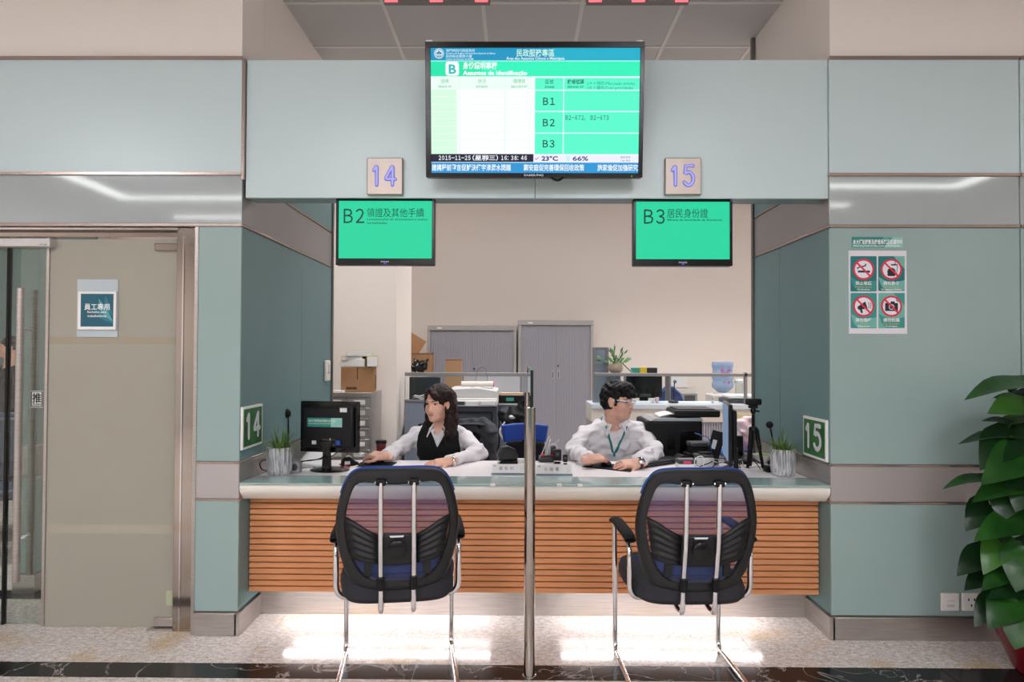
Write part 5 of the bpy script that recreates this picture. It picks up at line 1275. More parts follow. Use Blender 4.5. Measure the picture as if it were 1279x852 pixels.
# copier
Yc = 5.75
a = at(560, 485, Y=Yc); b = at(621, 485, Y=Yc); W = b.x-a.x; cx_ = (a.x+b.x)/2; zt = a.z; z_ = lambda py_: at(590, py_, Y=Yc).z
COP = mat('copier grey', (176, 174, 172), .5); COPD = mat('copier slate', (70, 76, 86), .5)
t = thing('photocopier', 'grey photocopier with white lid standing behind the woman', 'copier', (cx_, Yc, 0))
lid = MB().prism([(-W/2, z_(497)), (W/2, z_(497)), (W/2, z_(488)), (W*.1, z_(484)), (-W/2, z_(486))], Matrix(((1, 0, 0, 0), (0, 0, 1, .0), (0, 1, 0, 0), (0, 0, 0, 1))), .5).build('lid', LGREY, t, bevel=.01, seg=2)
MB().tube([(-.02, .03, z_(486)+.012), (.16, .03, z_(486)+.004), (.16, .4, z_(486)+.004), (-.02, .4, z_(486)+.012)], .004, 6).build('feeder_guide', GREY, t)
MB().box(-W/2, W/2, -.01, .5, z_(500), z_(497)).build('glass_bed', WHITE, t, bevel=.003)
MB().box(-W/2, W/2, -.07, .5, z_(507), z_(500)).build('control_panel', LGREY, t, bevel=.006)
MB().box(-W*.46, -W*.15, -.074, -.06, z_(505), z_(501)).build('display', DARKGREY, t); MB().box(-W*.12, W*.12, -.073, -.06, z_(506), z_(501)).build('key_panel', WHITE, t); MB().box(W*.18, W*.46, -.073, -.06, z_(505), z_(501.5)).build('key_panel', WHITE, t)
MB().box(-W/2, W/2, -.02, .5, z_(514), z_(507)).build('slate_band', COPD, t, bevel=.003)
MB().box(-W/2, W*.38, .08, .5, z_(528), z_(514)).build('exit_recess', mat('copier recess', (96, 100, 108), .6), t)
MB().box(W*.40, W*.5, -.02, .5, z_(560), z_(514)).build('side_column', COPD, t, bevel=.004)
MB().prism([(-W*.5, z_(530)), (W*.38, z_(532)), (W*.38, z_(528)), (-W*.5, z_(527))], Matrix(((1, 0, 0, 0), (0, 0, 1, -.05), (0, 1, 0, 0), (0, 0, 0, 1))), .5).build('exit_tray', GREY, t); MB().box(-W*.1, W*.36, -.06, .05, z_(527.6), z_(526)).build('paper', PAPER, t)
MB().box(-W/2, W*.40, -.02, .5, .06, z_(532)).build('body', mat('copier charcoal', (54, 54, 56), .5), t, bevel=.006)
for k in range(3): MB().box(-W*.48, W*.38, -.028, -.018, .08+k*.16, .08+k*.16+.145).build('paper_drawer', mat('copier charcoal'), t, bevel=.004)
for sx in (-1, 1): MB().cyl((sx*W*.4, .05, .03), (sx*W*.4, .09, .03), .03).build('castor', BLACK, t)
u = at(598, 482, Y=5.95); v = at(617, 481, Y=5.95); w0 = at(576, 481, Y=5.95)
o = thing('paper_roll', 'white paper roll with red end lying on the photocopier', 'paper roll', ((w0.x+v.x)/2, 5.98, z_(484)+.02)); L_ = (v.x-w0.x)/2
MB().cyl((-L_, 0, 0), (L_, 0, 0), .022).build('roll', mat('cream paper', (222, 214, 204), .8), o); MB().cyl((L_*.96, 0, 0), (L_*1.01, 0, 0), .0225).build('red_end', mat('red plastic'), o); MB().tube(catmull([(-.02, -.0, .02), (0.0, 0, .12), (.06, 0, .14), (.09, 0, .02)], 6), .002, 6).build('wire', DARKGREY, o)
# white board leaning behind
u = at(580, 495, Y=7.2); v = at(653, 469, Y=7.2)
o = MB().box(-(v.x-u.x)/2, (v.x-u.x)/2, -.01, .01, 0, v.z-.742).build('white_board', mat('white board', (206, 202, 208), .4), None, bevel=.003); o.location = ((u.x+v.x)/2, 7.13, .742); prop(o, 'white board leaning upright behind the photocopier', 'board')
# cartons on the back desk
def carton(px0, px1, py0, py1, Y, zbase, lab, d=.2, m=KRAFT, rz=0., marks=False):
    u = at(px0, py1, Y=Y); v = at(px1, py0, Y=Y); W = v.x-u.x; H = v.z-zbase
    t = thing('carton', lab, 'box', ((u.x+v.x)/2, Y, zbase), rz); MB().box(-W/2, W/2, 0, d, 0, H).build('box', m, t, bevel=.003)
    MB().box(-W/2, W/2, -.002, d+.002, H-.012, H+.002).build('rim', mat('carton rim', (142, 108, 80), .85), t)
    if marks:
        for sx in (-1, 1): text('⚘' if False else '↑', .05, mat('red carton print', (196, 92, 72), .8), FRONT @ Matrix.Translation((sx*W*.25, H*.62, .002)), t, .03, bold=.03)
    return t
carton(556, 577, 449, 480, 7.0, .742, 'tan open carton with red arrows standing behind the copier', .14, mat('tan cardboard', (186, 146, 110), .85), .1, True)
t2 = thing('low_shelf', 'grey steel shelf unit holding the cartons by the column', 'shelf', (at(522, 470, Y=7.7).x, 7.85, 0)); zt_ = at(522, 466, Y=7.7).z
MB().box(-.42, .42, -.18, .2, zt_-.02, zt_).build('shelf_top', RAIL, t2); 
for z in (.1, .5): MB().box(-.42, .42, -.18, .2, z, z+.02).build('shelf_board', RAIL, t2)
for sx in (-1, 1): MB().box(sx*.41-.01, sx*.41+.01, -.18, .2, 0, zt_).build('side_panel', RAIL, t2)
carton(513, 539, 441, 466, 7.75, zt_, 'brown carton with a printed rim on the grey shelf unit', .22)
u = at(516, 432, Y=7.72); o = MB().cbox((0, 0, 0), (.20, .02, .26), rotm(0, .55, .0)).build('cardboard_flap', KRAFT, None, bevel=.002); o.location = (at(513, 432, Y=7.7).x, 7.86, zt_+.30); prop(o, 'bent cardboard flap sticking up behind the brown carton', 'cardboard')
o2 = carton(496, 516, 446, 466, 7.9, zt_, 'brown carton half hidden by the column', .2)
bagc = at(526, 459, Y=7.66)
sd = SDF((bagc.x-.14, 7.5, zt_-.01), (bagc.x+.14, 7.76, zt_+.20), .01)
sd.ell((bagc.x-.02, 7.63, zt_+.07), (.085, .07, .07), None, .03); sd.cap((bagc.x+.02, 7.63, zt_+.09), (bagc.x+.08, 7.62, zt_+.15), .035, .012, .03); sd.cap((bagc.x-.05, 7.63, zt_+.1), (bagc.x-.06, 7.62, zt_+.14), .03, .015, .03); sd.ripple(.010, .06, 3); sd.plane((0, 0, zt_+.001), (0, 0, -1))
t = thing('plastic_bag', 'shiny black plastic bag in front of the brown carton', 'bag', (bagc.x, 7.63, zt_)); sd.build('bag', mat('black plastic film', (16, 16, 18), .18), t); MB().tube([(-.10, -.02, .10), (-.02, -.06, .0)], .006, 6).build('white_strap', WHITE, t)
# small device with green display at the end of the partition
u = at(622, 505, Y=6.2); v = at(656, 494, Y=6.2); zz0 = .0
t = thing('fax_machine', 'black office machine with a small green display beside the photocopier', 'machine', ((u.x+v.x)/2, 6.2, 0)); W = v.x-u.x
MB().box(-W/2, W/2, -.01, .12, u.z+.008, v.z).build('case', BLACK, t, bevel=.006); MB().box(-.05, .02, -.014, -.008, u.z+.03, v.z-.02).build('display', emis((60, 150, 130), .6), t)
MB().box(-W*.42, W*.40, .0, .11, v.z, v.z+.022).build('wood_tray', mat('pale wood', (206, 178, 150), .6), t); MB().box(-W/2, W/2, -.012, .125, u.z-.004, u.z+.008).build('shelf_edge', LGREY, t); MB().box(-W/2+.02, W/2-.02, .0, .10, 0, u.z-.004).build('stand', mat('slate stand', (120, 130, 142), .6), t)
# blue office chair between the two officers, with a black bag hung on it
def office_chair(x, Y, rz, lab, zc, w_, h_, m, group='office chairs', dome=0.):
    t = thing('office_chair', lab, 'chair', (x, Y, 0), rz, group)
    MB().grid(lambda u, v: Vector(((u-.5)*w_*(1-.12*(1-v))*math.sqrt(max(.02, 1-dome*max(0, (v-.35)/.65)**2.2)), .05*(2*u-1)**2*-1-.0, zc-h_/2+h_*v+.012*math.cos(PI*(u-.5)))), 12, 8).build('backrest', m, t, solid=.035, smooth=True, bevel=.008)
    MB().tube(fillet([(0, .03, zc-.05), (0, .06, .50), (0, -.10, .42)], .06), .018, 10).build('back_post', BLACK, t)
    MB().box(-.23, .23, -.42, .03, .43, .50).build('seat', m, t, bevel=.03, seg=3); MB().cyl((0, -.2, .10), (0, -.2, .43), .028).build('gas_column', CHROME, t)
    for k in range(5):
        a_ = 2*PI*k/5+.3; e = Vector((math.cos(a_)*.28, -.2+math.sin(a_)*.28, .06)); MB().tube([(0, -.2, .12), e], [.025, .016], 8).build('spoke', BLACK, t); MB().cyl(e+Vector((-.012, 0, -.03)), e+Vector((.012, 0, -.03)), .03, n=14).build('castor', BLACK, t)
    return t
cc = at(655, 541, Y=5.25)
oc_ = office_chair(cc.x, 5.25, .05, 'bright blue plastic-backed office chair behind the divider post', cc.z, .355, .13, BLUE)
for k in (0, 1): MB().box(.0+.0, .016, -.028, -.02, cc.z+.012-.028*k, cc.z+.020-.028*k).build('vent_slot', BLACK, oc_)
MB().box(-.14, .16, .0, .10, .46, cc.z-.06).build('padding', BLACKR, oc_, bevel=.03)
bc_ = at(640, 520, Y=5.6)
sd = SDF((bc_.x-.16, 5.45, bc_.z-.30), (bc_.x+.16, 5.78, bc_.z+.16), .012); sd.ell((bc_.x+.03, 5.6, bc_.z-.06), (.11, .08, .14), None, .03); sd.cap((bc_.x+.05, 5.6, bc_.z+.0), (bc_.x+.08, 5.6, bc_.z+.10), .045, .02, .03); sd.cap((bc_.x-.08, 5.58, bc_.z+.01), (bc_.x-.02, 5.58, bc_.z-.03), .03, .04, .03); sd.cap((bc_.x+.03, 5.62, bc_.z-.12), (bc_.x+.03, 5.62, bc_.z-.24), .09, .07, .03); sd.ripple(.012, .08, 5)
t = thing('backpack', 'black backpack slung behind the blue chair beside the divider post', 'bag', (bc_.x, 5.6, bc_.z-.3)); sd.build('bag', BLACKR, t); MB().tube(catmull([(-.06, -.06, .26), (-.10, -.08, .18), (-.05, -.09, .10), (.02, -.09, .08)], 6), .008, 6).build('grey_strap', LGREY, t); MB().ell((.0, -.07, .30), (.03, .02, .018)).build('buckle', LGREY, t)
st = thing('bag_stool', 'low dark stool carrying the black backpack', 'stool', (bc_.x, 5.62, 0)); hz = bc_.z-.30
MB().box(-.16, .16, -.14, .14, hz-.03, hz).build('seat', BLACK, st)
for sx in (-1, 1):
    for sy in (-1, 1): MB().box(sx*.13-.012, sx*.13+.012, sy*.11-.012, sy*.11+.012, 0, hz-.03).build('leg', DARKGREY, st)

# ---- right: tambour counter with glass, monitor, chair, water cooler
Yk = 5.95
zt = at(850, 505, Y=Yk).z; x0, x1 = at(738, 505, Y=Yk).x, at(946, 505, Y=Yk).x+.5
t = thing('low_cabinet', 'low cream cabinet run with grey louvred doors behind the man', 'cabinet', ((x0+x1)/2, Yk, 0)); hw = (x1-x0)/2
zf = lambda py_: at(850, py_, Y=Yk).z
MB().box(-hw, hw, -.03, .42, zf(511), zt).build('top', mat('pale blue-white top', (196, 204, 212), .4), t, bevel=.004); MB().box(-hw, hw, -.02, .40, zf(527), zf(511)).build('front_rail', mat('cream rail', (206, 198, 188), .5), t, bevel=.003)
n = int(2*hw/.022); mb = MB()
for k in range(n):
    u0, u1 = -hw+2*hw*k/n, -hw+2*hw*(k+1)/n
    mb.add([(u0, .0, .06), (u0+.004, -.01, .06), (u1-.004, -.01, .06), (u1, .0, .06), (u0, .0, zf(527)), (u0+.004, -.01, zf(527)), (u1-.004, -.01, zf(527)), (u1, .0, zf(527))], [(0, 1, 5, 4), (1, 2, 6, 5), (2, 3, 7, 6)])
mb.build('shutter', TAMB, t); MB().box(-hw, hw, .0, .40, 0, zf(527)).build('carcass', CABF, t)
MB().ell((at(818, 519, Y=Yk).x-t.location.x, -.022, zf(519)), (.012, .006, .012)).build('lock', LGREY, t); MB().box(at(919, 519, Y=Yk).x-t.location.x, at(934, 519, Y=Yk).x-t.location.x, -.022, -.019, zf(521), zf(517)).build('label', mat('cream label', (196, 190, 140), .6), t)
zr2 = at(850, 468, Y=Yk).z
t = thing('glass_screen', 'low clear glass screen with grey rail on the cream cabinet run', 'glass screen', ((x0+x1)/2, Yk+.02, zt))
MB().box(-hw+.03, hw, -.004, .004, .0, zr2-zt-.012).build('pane', GLS, t); MB().box(-hw+.03, hw, -.015, .015, zr2-zt-.016, zr2-zt+.012).build('rail', RAIL, t, bevel=.003)
xq = at(932, 490, Y=Yk).x-t.location.x; MB().box(xq-.012, xq+.012, -.015, .015, 0, zr2-zt+.02).build('post', RAIL, t)
# tall partition panels
u = at(741, 434.5, Y=6.15); v = at(759, 434.5, Y=6.15); v2 = at(775, 466, Y=6.15)
t = thing('tall_partition', 'tall blue-grey fabric partition beside the grey tambour cabinet', 'partition', (u.x, 6.15, 0))
zz1 = at(750, 465, Y=6.15).z
MB().box(.012, v.x-u.x-.012, -.02, .02, zz1+.008, u.z-.012).build('fabric_panel', PART, t, bevel=.003); MB().box(.012, v.x-u.x-.012, -.02, .02, .05, zz1-.008).build('fabric_panel', PART, t, bevel=.003)
for x in (0, v.x-u.x-.012): MB().box(x-.006, x+.018, -.025, .025, 0, u.z).build('frame_post', RAIL, t)
for z in (u.z-.012, zz1-.008, .0): MB().box(0, v.x-u.x, -.022, .022, z, z+.016).build('frame_rail', RAIL, t)
MB().box(v.x-u.x+.012, v2.x-u.x, -.02, .02, .05, v2.z-.01).build('fabric_panel', PART, t, bevel=.003); MB().box(v.x-u.x, v2.x-u.x, -.12, .04, v2.z-.01, v2.z).build('ledge', RAIL, t)
MB().tube([at(760, 437, Y=6.15)-u+Vector((0, 0, u.z)), at(790, 466, Y=6.15)-u+Vector((0, 0, u.z))], .007, 6).build('brace', RAIL, t)
zl = v2.z
# desk beyond the glass carries monitor, boxes stand on its shelf
desk2(at(765, 500, Y=6.7).x, at(880, 500, Y=6.5).x, 6.45, 7.1, .74, 'pale office desk behind the cream cabinet run')
pc = at(769, 455, Y=6.08)
t = thing('pot_plant', 'small leafy plant in a pale bowl on the partition ledge', 'plant', (pc.x, 6.08, zl))
MB().lathe([(.035, 0), (.06, .02), (.068, .05), (.058, .085), (.05, .085), (0, .07)], n=24).build('bowl', mat('pale brown bowl', (166, 150, 132), .3), t, smooth=True)
q = random.Random(4); LG2 = mat('leaf green small', (70, 120, 56), .5)
for i in range(44):
    a_ = q.uniform(0, 2*PI); el = q.uniform(.1, 1.4); L = q.uniform(.05, .16); d = Vector((math.cos(a_)*math.cos(el), math.sin(a_)*math.cos(el), math.sin(el))); b0 = Vector((0, 0, .08)); e = b0+d*L; sd_ = d.orthogonal().normalized()*.014; dn = d*.03
    MB().add([e-dn, e+sd_, e+dn, e-sd_], [(0, 1, 2, 3)]).build('leaf', LG2, t); 
    if i < 16: MB().tube([b0, e], .0015, 4).build('stem', LG2, t)
zsh = at(805, 467, Y=6.8).z
t = thing('wall_shelf', 'grey desk shelf behind the glass carrying three small boxes', 'shelf', (at(808, 470, Y=6.85).x, 6.85, .742)); MB().box(-.22, .22, -.1, .1, zsh-.742-.02, zsh-.742).build('board', RAIL, t)
for sx in (-1, 1): MB().box(sx*.21-.008, sx*.21+.008, -.1, .1, 0, zsh-.742-.02).build('side_panel', RAIL, t)
for px0, px1, pyt, m, lab in ((789.5, 799, 459.5, mat('green box', (58, 150, 132), .6), 'small green box on the desk shelf'), (799.5, 808, 459, mat('yellow box', (218, 190, 50), .6), 'small yellow box on the desk shelf'), (808.5, 821, 459.5, mat('black box', (34, 32, 32), .6), 'small black box on the desk shelf')):
    u = at(px0, 467, Y=6.8); v = at(px1, pyt, Y=6.8); o = thing('desk_box', lab, 'box', ((u.x+v.x)/2, 6.8, zsh)); ww = (v.x-u.x)/2
    MB().box(-ww, ww, 0, .08, 0, v.z-zsh-.012).build('base', m, o, bevel=.002); MB().box(-ww-.001, ww+.001, -.001, .081, v.z-zsh-.012, v.z-zsh).build('lid', m, o, bevel=.002)
u = at(783, 500, Y=6.55); v = at(828, 469, Y=6.55); W = v.x-u.x
t = thing('desk_monitor', 'black office monitor behind the glass screen near the yellow box', 'monitor', ((u.x+v.x)/2, 6.6, .742)); zb = u.z-.742
MB().box(-W/2, W/2, -.02, .02, zb+.02, v.z-.742).build('casing', BLACKG, t, bevel=.006); MB().box(-.04, .04, 0, .03, 0, zb+.06).build('stand_neck', BLACK, t); MB().box(-.12, .12, -.08, .1, 0, .014).build('stand_foot', BLACK, t, bevel=.004); MB().box(-.04, .06, -.035, -.02, zb+.03, zb+.06).build('port_cover', DARKGREY, t)
for (a_, b_, c_, d_, m, lab) in ((812, 818, 498, 504, WHITE, 'small white tub on the cream cabinet run behind the man'), (818.5, 823, 496.5, 504, mat('pink-white tub', (220, 190, 192), .5), 'small pink and white tub on the cream cabinet run')):
    u = at(a_, d_, Y=6.1); v = at(b_, c_, Y=6.1); o = thing('tub', lab, 'tub', ((u.x+v.x)/2, 6.1, zt+.001)); r_ = (v.x-u.x)/2; h_ = max(v.z-zt, .03)
    MB().lathe([(r_*.85, 0), (r_, h_*.8), (0, h_*.8)], n=16).build('pot', m, o); MB().lathe([(r_*1.08, h_*.8), (r_*1.08, h_), (0, h_)], n=16).build('lid', m, o)
u = at(836, 484, Y=8.98); v = at(859, 469, Y=8.98); o = MB().box(-(v.x-u.x)/2, (v.x-u.x)/2, -.003, .003, 0, v.z-u.z).build('wall_notice', PAPER, None); o.location = ((u.x+v.x)/2, 8.99, u.z); prop(o, 'white paper notice on the office wall above the blue mesh chair', 'paper')
cc = at(834, 494, Y=7.65); office_chair(cc.x, 7.65, .2, 'dark blue office chair behind the glass screen', at(834, 483.5, Y=7.65).z-.25, .40, .50, mat('dusty blue fabric', (44, 74, 128), .8), dome=.97)
p_ = Vector((at(841, 504, Y=6.12).x, 6.12, zt+.001)); goose_mic(p_, at(843, 477, Y=6.12), 'thin microphone with blue foam tip on the cream cabinet run', .016, BLACK, mat('blue foam', (70, 106, 150), .8), .0)
# framed tray behind
u = at(856, 504, Y=8.9); v = at(867, 492, Y=8.9); o = thing('wall_outlet_box', 'grey framed box low on the office wall beside the blue mesh chair', 'box', ((u.x+v.x)/2, 8.9, u.z)); MB().box(-.1, .1, 0, .09, 0, v.z-u.z).build('frame', GREY, o); MB().box(-.07, .07, -.003, 0, .03, v.z-u.z-.02).build('recess', DARKGREY, o)
# water cooler
u = at(902.5, 490, Y=6.6); s = 6.6/F_PX; zb = at(902, 491, Y=6.6).z; zt2 = at(902, 452, Y=6.6).z; R_ = 13*s; Hh = zt2-zb
t = thing('water_dispenser', 'white water dispenser body behind the cream cabinet run', 'dispenser', (u.x, 6.6, 0))
MB().box(-.125, .115, -.12, .16, 0, zb-.01).build('body', mat('dispenser white', (214, 204, 200), .4), t, bevel=.015, seg=3); MB().lathe([(.09, zb-.012), (.085, zb+.004), (.05, zb+.006), (0, zb+.006)], n=24).build('collar', WHITE, t); MB().box(-.05, .05, -.14, -.11, .75, .82).build('tap_block', GREY, t)
BOT = mat('blue water bottle', (168, 192, 222), .12, trans=.35, ior=1.33, spec=.5)
t = thing('water_bottle', 'big upturned blue water bottle on the dispenser', 'bottle', (u.x, 6.6, zb+.007)); Hh -= .007
MB().lathe([(R_*.30, 0), (R_*.55, Hh*.03), (R_*.95, Hh*.16), (R_, Hh*.2), (R_, Hh*.30), (R_*.93, Hh*.33), (R_*.93, Hh*.42), (R_, Hh*.46), (R_, Hh*.62), (R_*.94, Hh*.66), (R_*.94, Hh*.80), (R_, Hh*.84), (R_, Hh*.95), (R_*.94, Hh), (0, Hh)], n=32).build('bottle', BOT, t, smooth=True, angle=60)
PK = mat('magenta print', (190, 60, 140), .5)
MB().box(-R_*.45, R_*.3, -R_*1.005-.001, -R_*.99, Hh*.60, Hh*.66).build('printed_logo', PK, t); MB().ell((-R_*.3, -R_*1.0, Hh*.73), (.012, .003, .012)).build('printed_logo', PK, t); MB().box(R_*.15, R_*.5, -R_*.99, -R_*.93, Hh*.72, Hh*.75).build('printed_logo', PK, t)
for sx in (-.15, .3): MB().box(R_*sx-.006, R_*sx+.006, -R_*1.0, -R_*.98, Hh*.30, Hh*.38).build('printed_logo', PK, t)
o = thing('cup_holder', 'clear cup tube on the wall side of the water bottle', 'cup holder', (at(923, 480, Y=6.6).x, 6.6, zb-.03)); MB().lathe([(.035, 0), (.035, .14)], n=20, caps=False).build('tube', GLS, o, solid=.003); MB().lathe([(.045, .125), (.045, .15), (.03, .165), (0, .165)], n=20).build('cap', LGREY, o); MB().box(-.06, .06, -.05, .05, -.02, 0).build('bracket', LGREY, o); MB().box(-.02, .02, -.02, .02, -(zb-.03), -.02).build('stand', LGREY, o)
u = at(903, 504, Y=6.15); v = at(939, 493, Y=6.15); o = thing('laminator', 'white flat office machine on the cream cabinet run below the water bottle', 'machine', ((u.x+v.x)/2+.02, 6.15, zt+.001)); ww = (v.x-u.x)/2+.02; hh = v.z-zt
MB().box(-ww, ww*.9, -.06, .14, .0, hh*.55).build('base', DARKGREY, o, bevel=.006); MB().box(-ww*.8, ww, -.07, .15, hh*.55, hh).build('cover', WHITE, o, bevel=.012, seg=3)
u = at(890, 504, Y=6.1); o = thing('tub', 'tiny brown-capped jar on the cream cabinet run below the water bottle', 'tub', (u.x, 6.1, zt+.001)); MB().lathe([(.012, 0), (.012, .03), (0, .03)], n=12).build('jar', LGREY, o); MB().lathe([(.009, .03), (.009, .042), (0, .042)], n=12).build('cap', KRAFT, o)
# pink and white bag and blue-rimmed stool behind the tripod
pc = at(931, 541, Y=4.9)
sd = SDF((pc.x-.12, 4.75, pc.z-.2), (pc.x+.14, 5.05, pc.z+.16), .012); sd.ell((pc.x, 4.9, pc.z-.0), (.075, .06, .12), None, .03); sd.cap((pc.x, 4.9, pc.z), (pc.x+.03, 4.9, pc.z+.10), .05, .03, .03); sd.ripple(.012, .08, 9)
t = thing('soft_bag', 'pink and white soft bag on the blue chair behind the tripod', 'bag', (pc.x, 4.9, pc.z-.2)); sd.build('bag', mat('pink white cloth', (214, 176, 186), .7, noise=(14, (226, 214, 220), .4, .6)), t)
zc_ = pc.z-.13; t = thing('blue_stool', 'blue-seated stool under the pink bag behind the tripod', 'stool', (pc.x, 4.92, 0)); MB().box(-.17, .17, -.15, .15, zc_-.04, zc_).build('seat', BLUE, t, bevel=.012)
for sx in (-1, 1):
    for sy in (-1, 1): MB().cyl((sx*.13, sy*.11, 0), (sx*.13, sy*.11, zc_-.04), .012, n=10).build('leg', LGREY, t)
# ================================================================ people
SKIN_W = mat('skin warm fair', (226, 178, 156), .5, sss=.08, noise=(30, (218, 166, 144), .4, .7)); SKIN_M = mat('skin warm', (222, 174, 154), .5, sss=.08, noise=(30, (212, 160, 140), .4, .7))
HAIR_W = mat('dark brown hair', (30, 18, 16), .45, spec=.25, noise=(60, (46, 27, 23), .4, .7, (1, 1, .15)), bump=(120, .35, (1, 1, .08))); HAIR_M = mat('black hair', (13, 11, 12), .45, spec=.25, bump=(110, .5, (1, .6, .3)))
SHIRT = mat('white shirt cotton', (222, 218, 222), .8, bump=(18, .7)); VEST = mat('black knit', (12, 12, 14), .92); TROU = mat('dark trousers', (30, 30, 36), .85); SHOE = mat('black leather', (18, 18, 18), .35)
LIP = mat('lips', (186, 104, 98), .45); EYEW = mat('eye white', (196, 184, 180), .3); IRIS = mat('dark iris', (24, 16, 14), .15); BROW = mat('brow hair', (40, 28, 24), .7)

def _probe(s, p):
    i = np.clip(np.round((np.array(p)-s.lo)/s.h).astype(int), 0, s.n-1); return s.f[i[0], i[1], i[2]]
def _march(s, p, d, L=.25):
    """first surface point from p along d"""
    p = Vector(p); d = Vector(d).normalized(); t = 0; prev = None
    while t < L:
        v = _probe(s, p+d*t)
        if v < 0: return p+d*t
        t += max(.0008, min(v*.6, .02)) if v < .4 else .004
    return p+d*L*.5

class Head:
    def __init__(s, c, yaw, pitch=0., roll=0., k=1.):
        """yaw > 0 turns the face towards the image's right side; the face looks along -Y at 0"""
        s.c = Vector(c); s.k = k
        R = Matrix.Rotation(yaw, 3, 'Z') @ Matrix.Rotation(pitch, 3, 'X') @ Matrix.Rotation(roll, 3, 'Y')
        s.X = R @ Vector((1, 0, 0)); s.Y = R @ Vector((0, -1, 0)); s.Z = R @ Vector((0, 0, 1))
        s.R = np.array([[s.X[i], s.Y[i], s.Z[i]] for i in range(3)])
    def p(s, x, y, z): return s.c+(s.X*x+s.Y*y+s.Z*z)*s.k
    def e(s, f, c, r, k=.02, op='+'): f.ell(s.p(*c), [q*s.k for q in r], s.R, k*s.k, op)
    def cap(s, f, a, b, r0, r1=None, k=.012, op='+'): f.cap(s.p(*a), s.p(*b), r0*s.k, (r0 if r1 is None else r1)*s.k, k*s.k, op)
def add_head(f, H, jaw=1., nose=1.):
    H.e(f, (0, -.015, .032), (.072, .089, .083)); H.e(f, (0, .028, -.035), (.057*jaw, .058, .072), .03)
    H.e(f, (0, .040, -.082), (.034*jaw, .040, .030), .03); H.e(f, (0, .066, -.096), (.018, .016, .014), .02)
    for s in (-1, 1):
        H.e(f, (s*.036*jaw, .052, -.035), (.026, .026, .026), .025); H.cap(f, (s*.014, .079, .022), (s*.046, .064, .020), .008, .007, .012)
        H.e(f, (s*.074, -.008, -.012), (.010, .020, .031), .008); H.e(f, (s*.080, -.014, -.004), (.006, .016, .024), .006)
        H.e(f, (s*.031, .086, .003), (.014, .013, .009), .012, '-')
    H.cap(f, (0, .074, .012), (0, .094*nose, -.030), .0075, .011, .012)
    for s in (-1, 1): H.e(f, (s*.012, .084, -.034), (.009, .010, .008), .008)
    H.e(f, (0, .076, -.062), (.022, .012, .012), .012)
def face_parts(f, H, par, skinlook=0, brow=.0026, gaze=0.):
    def surf(x, z): return _march(f, H.p(x, .16, z), -H.Y)
    for s in (-1, 1):
        q = surf(s*.031, .003); c = q-H.Y*.0045*H.k
        rot = Matrix((H.X, H.Y, H.Z)).transposed()
        ey = MB().ell(c, (.0135*H.k, .0085*H.k, .0058*H.k), 16, 10, rot).build('eye', EYEW, par, world=True, smooth=True)
        MB().ell(c+H.Y*.0052*H.k+H.X*gaze*H.k, (.0088*H.k, .0044*H.k, .0068*H.k), 12, 8, rot).build('iris', IRIS, ey, world=True, smooth=True)
        MB().tube([surf(s*(.031+dx), .003+.0062*(1-(dx/.017)**2))+H.Y*.0008 for dx in (-.015, -.008, 0, .008, .015)], .0014*H.k, 6).build('eyelash', BROW, par, world=True)
        MB().tube([surf(s*x, z)+H.Y*.0005 for x, z in ((.014, .021), (.024, .0245), (.036, .0255), (.047, .021))], [brow, brow*1.15, brow, brow*.4], 6).build('eyebrow', BROW, par, world=True)
    for z, r in ((-.0585, .0030), (-.0655, .0036)):
        MB().tube([surf(x, z+(.0015 if abs(x) > .01 else 0))-H.Y*.0008 for x in (-.021, -.013, -.006, 0, .006, .013, .021)], [r*.4, r*.9, r, r*.95, r, r*.9, r*.4], 8).build('lip', LIP, par, world=True, smooth=True)

def add_hand(f, wrist, d, up, thumb, curl=(.25, .3, .3), k=1., spread=.18, curls=None):
    """palm and five fingers; d = pointing direction, up = back of the hand, thumb = side of the thumb"""
    w_ = Vector(wrist); d = Vector(d).normalized(); up = Vector(up); up = (up-d*up.dot(d)).normalized(); t = Vector(thumb); t = (t-d*t.dot(d)-up*t.dot(up)).normalized()
    R = np.array([[d[i], t[i], up[i]] for i in range(3)])
    f.cap(w_-d*.03*k, w_+d*.015*k, .024*k, .023*k, .012)
    f.box(w_+d*.048*k, (.046*k, .038*k, .0135*k), R, .012*k, .014)
    f.ell(w_+d*.030*k+t*.022*k-up*.006*k, (.030*k, .016*k, .014*k), R, .012)
    specs = [(.032, .086, (.042, .026, .021), .0080), (.0105, .092, (.047, .029, .022), .0082), (-.0105, .088, (.043, .027, .021), .0078), (-.031, .080, (.034, .021, .019), .0070)]
    for j, (lat, fw, seg, r) in enumerate(specs):
        cv = (curls[j] if curls else curl); p = w_+d*fw*k+t*lat*k; ang = 0.; dd = (d+t*(lat/.03)*spread).normalized()
        rr = r*k
        for s in range(3):
            ang += cv[s]; q = p+(dd*math.cos(ang)-up*math.sin(ang))*seg[s]*k
            f.cap(p, q, rr, rr*.92, .002); p = q; rr *= .92
    p = w_+d*.020*k+t*.030*k; dd = (d*.72+t*.70-up*.25).normalized()
    for s, L in enumerate((.036, .028, .024)):
        q = p+dd*L*k; f.cap(p, q, (.0112-.0012*s)*k, (.0102-.0012*s)*k, .005); p = q; dd = (dd+d*.35-t*.28).normalized()

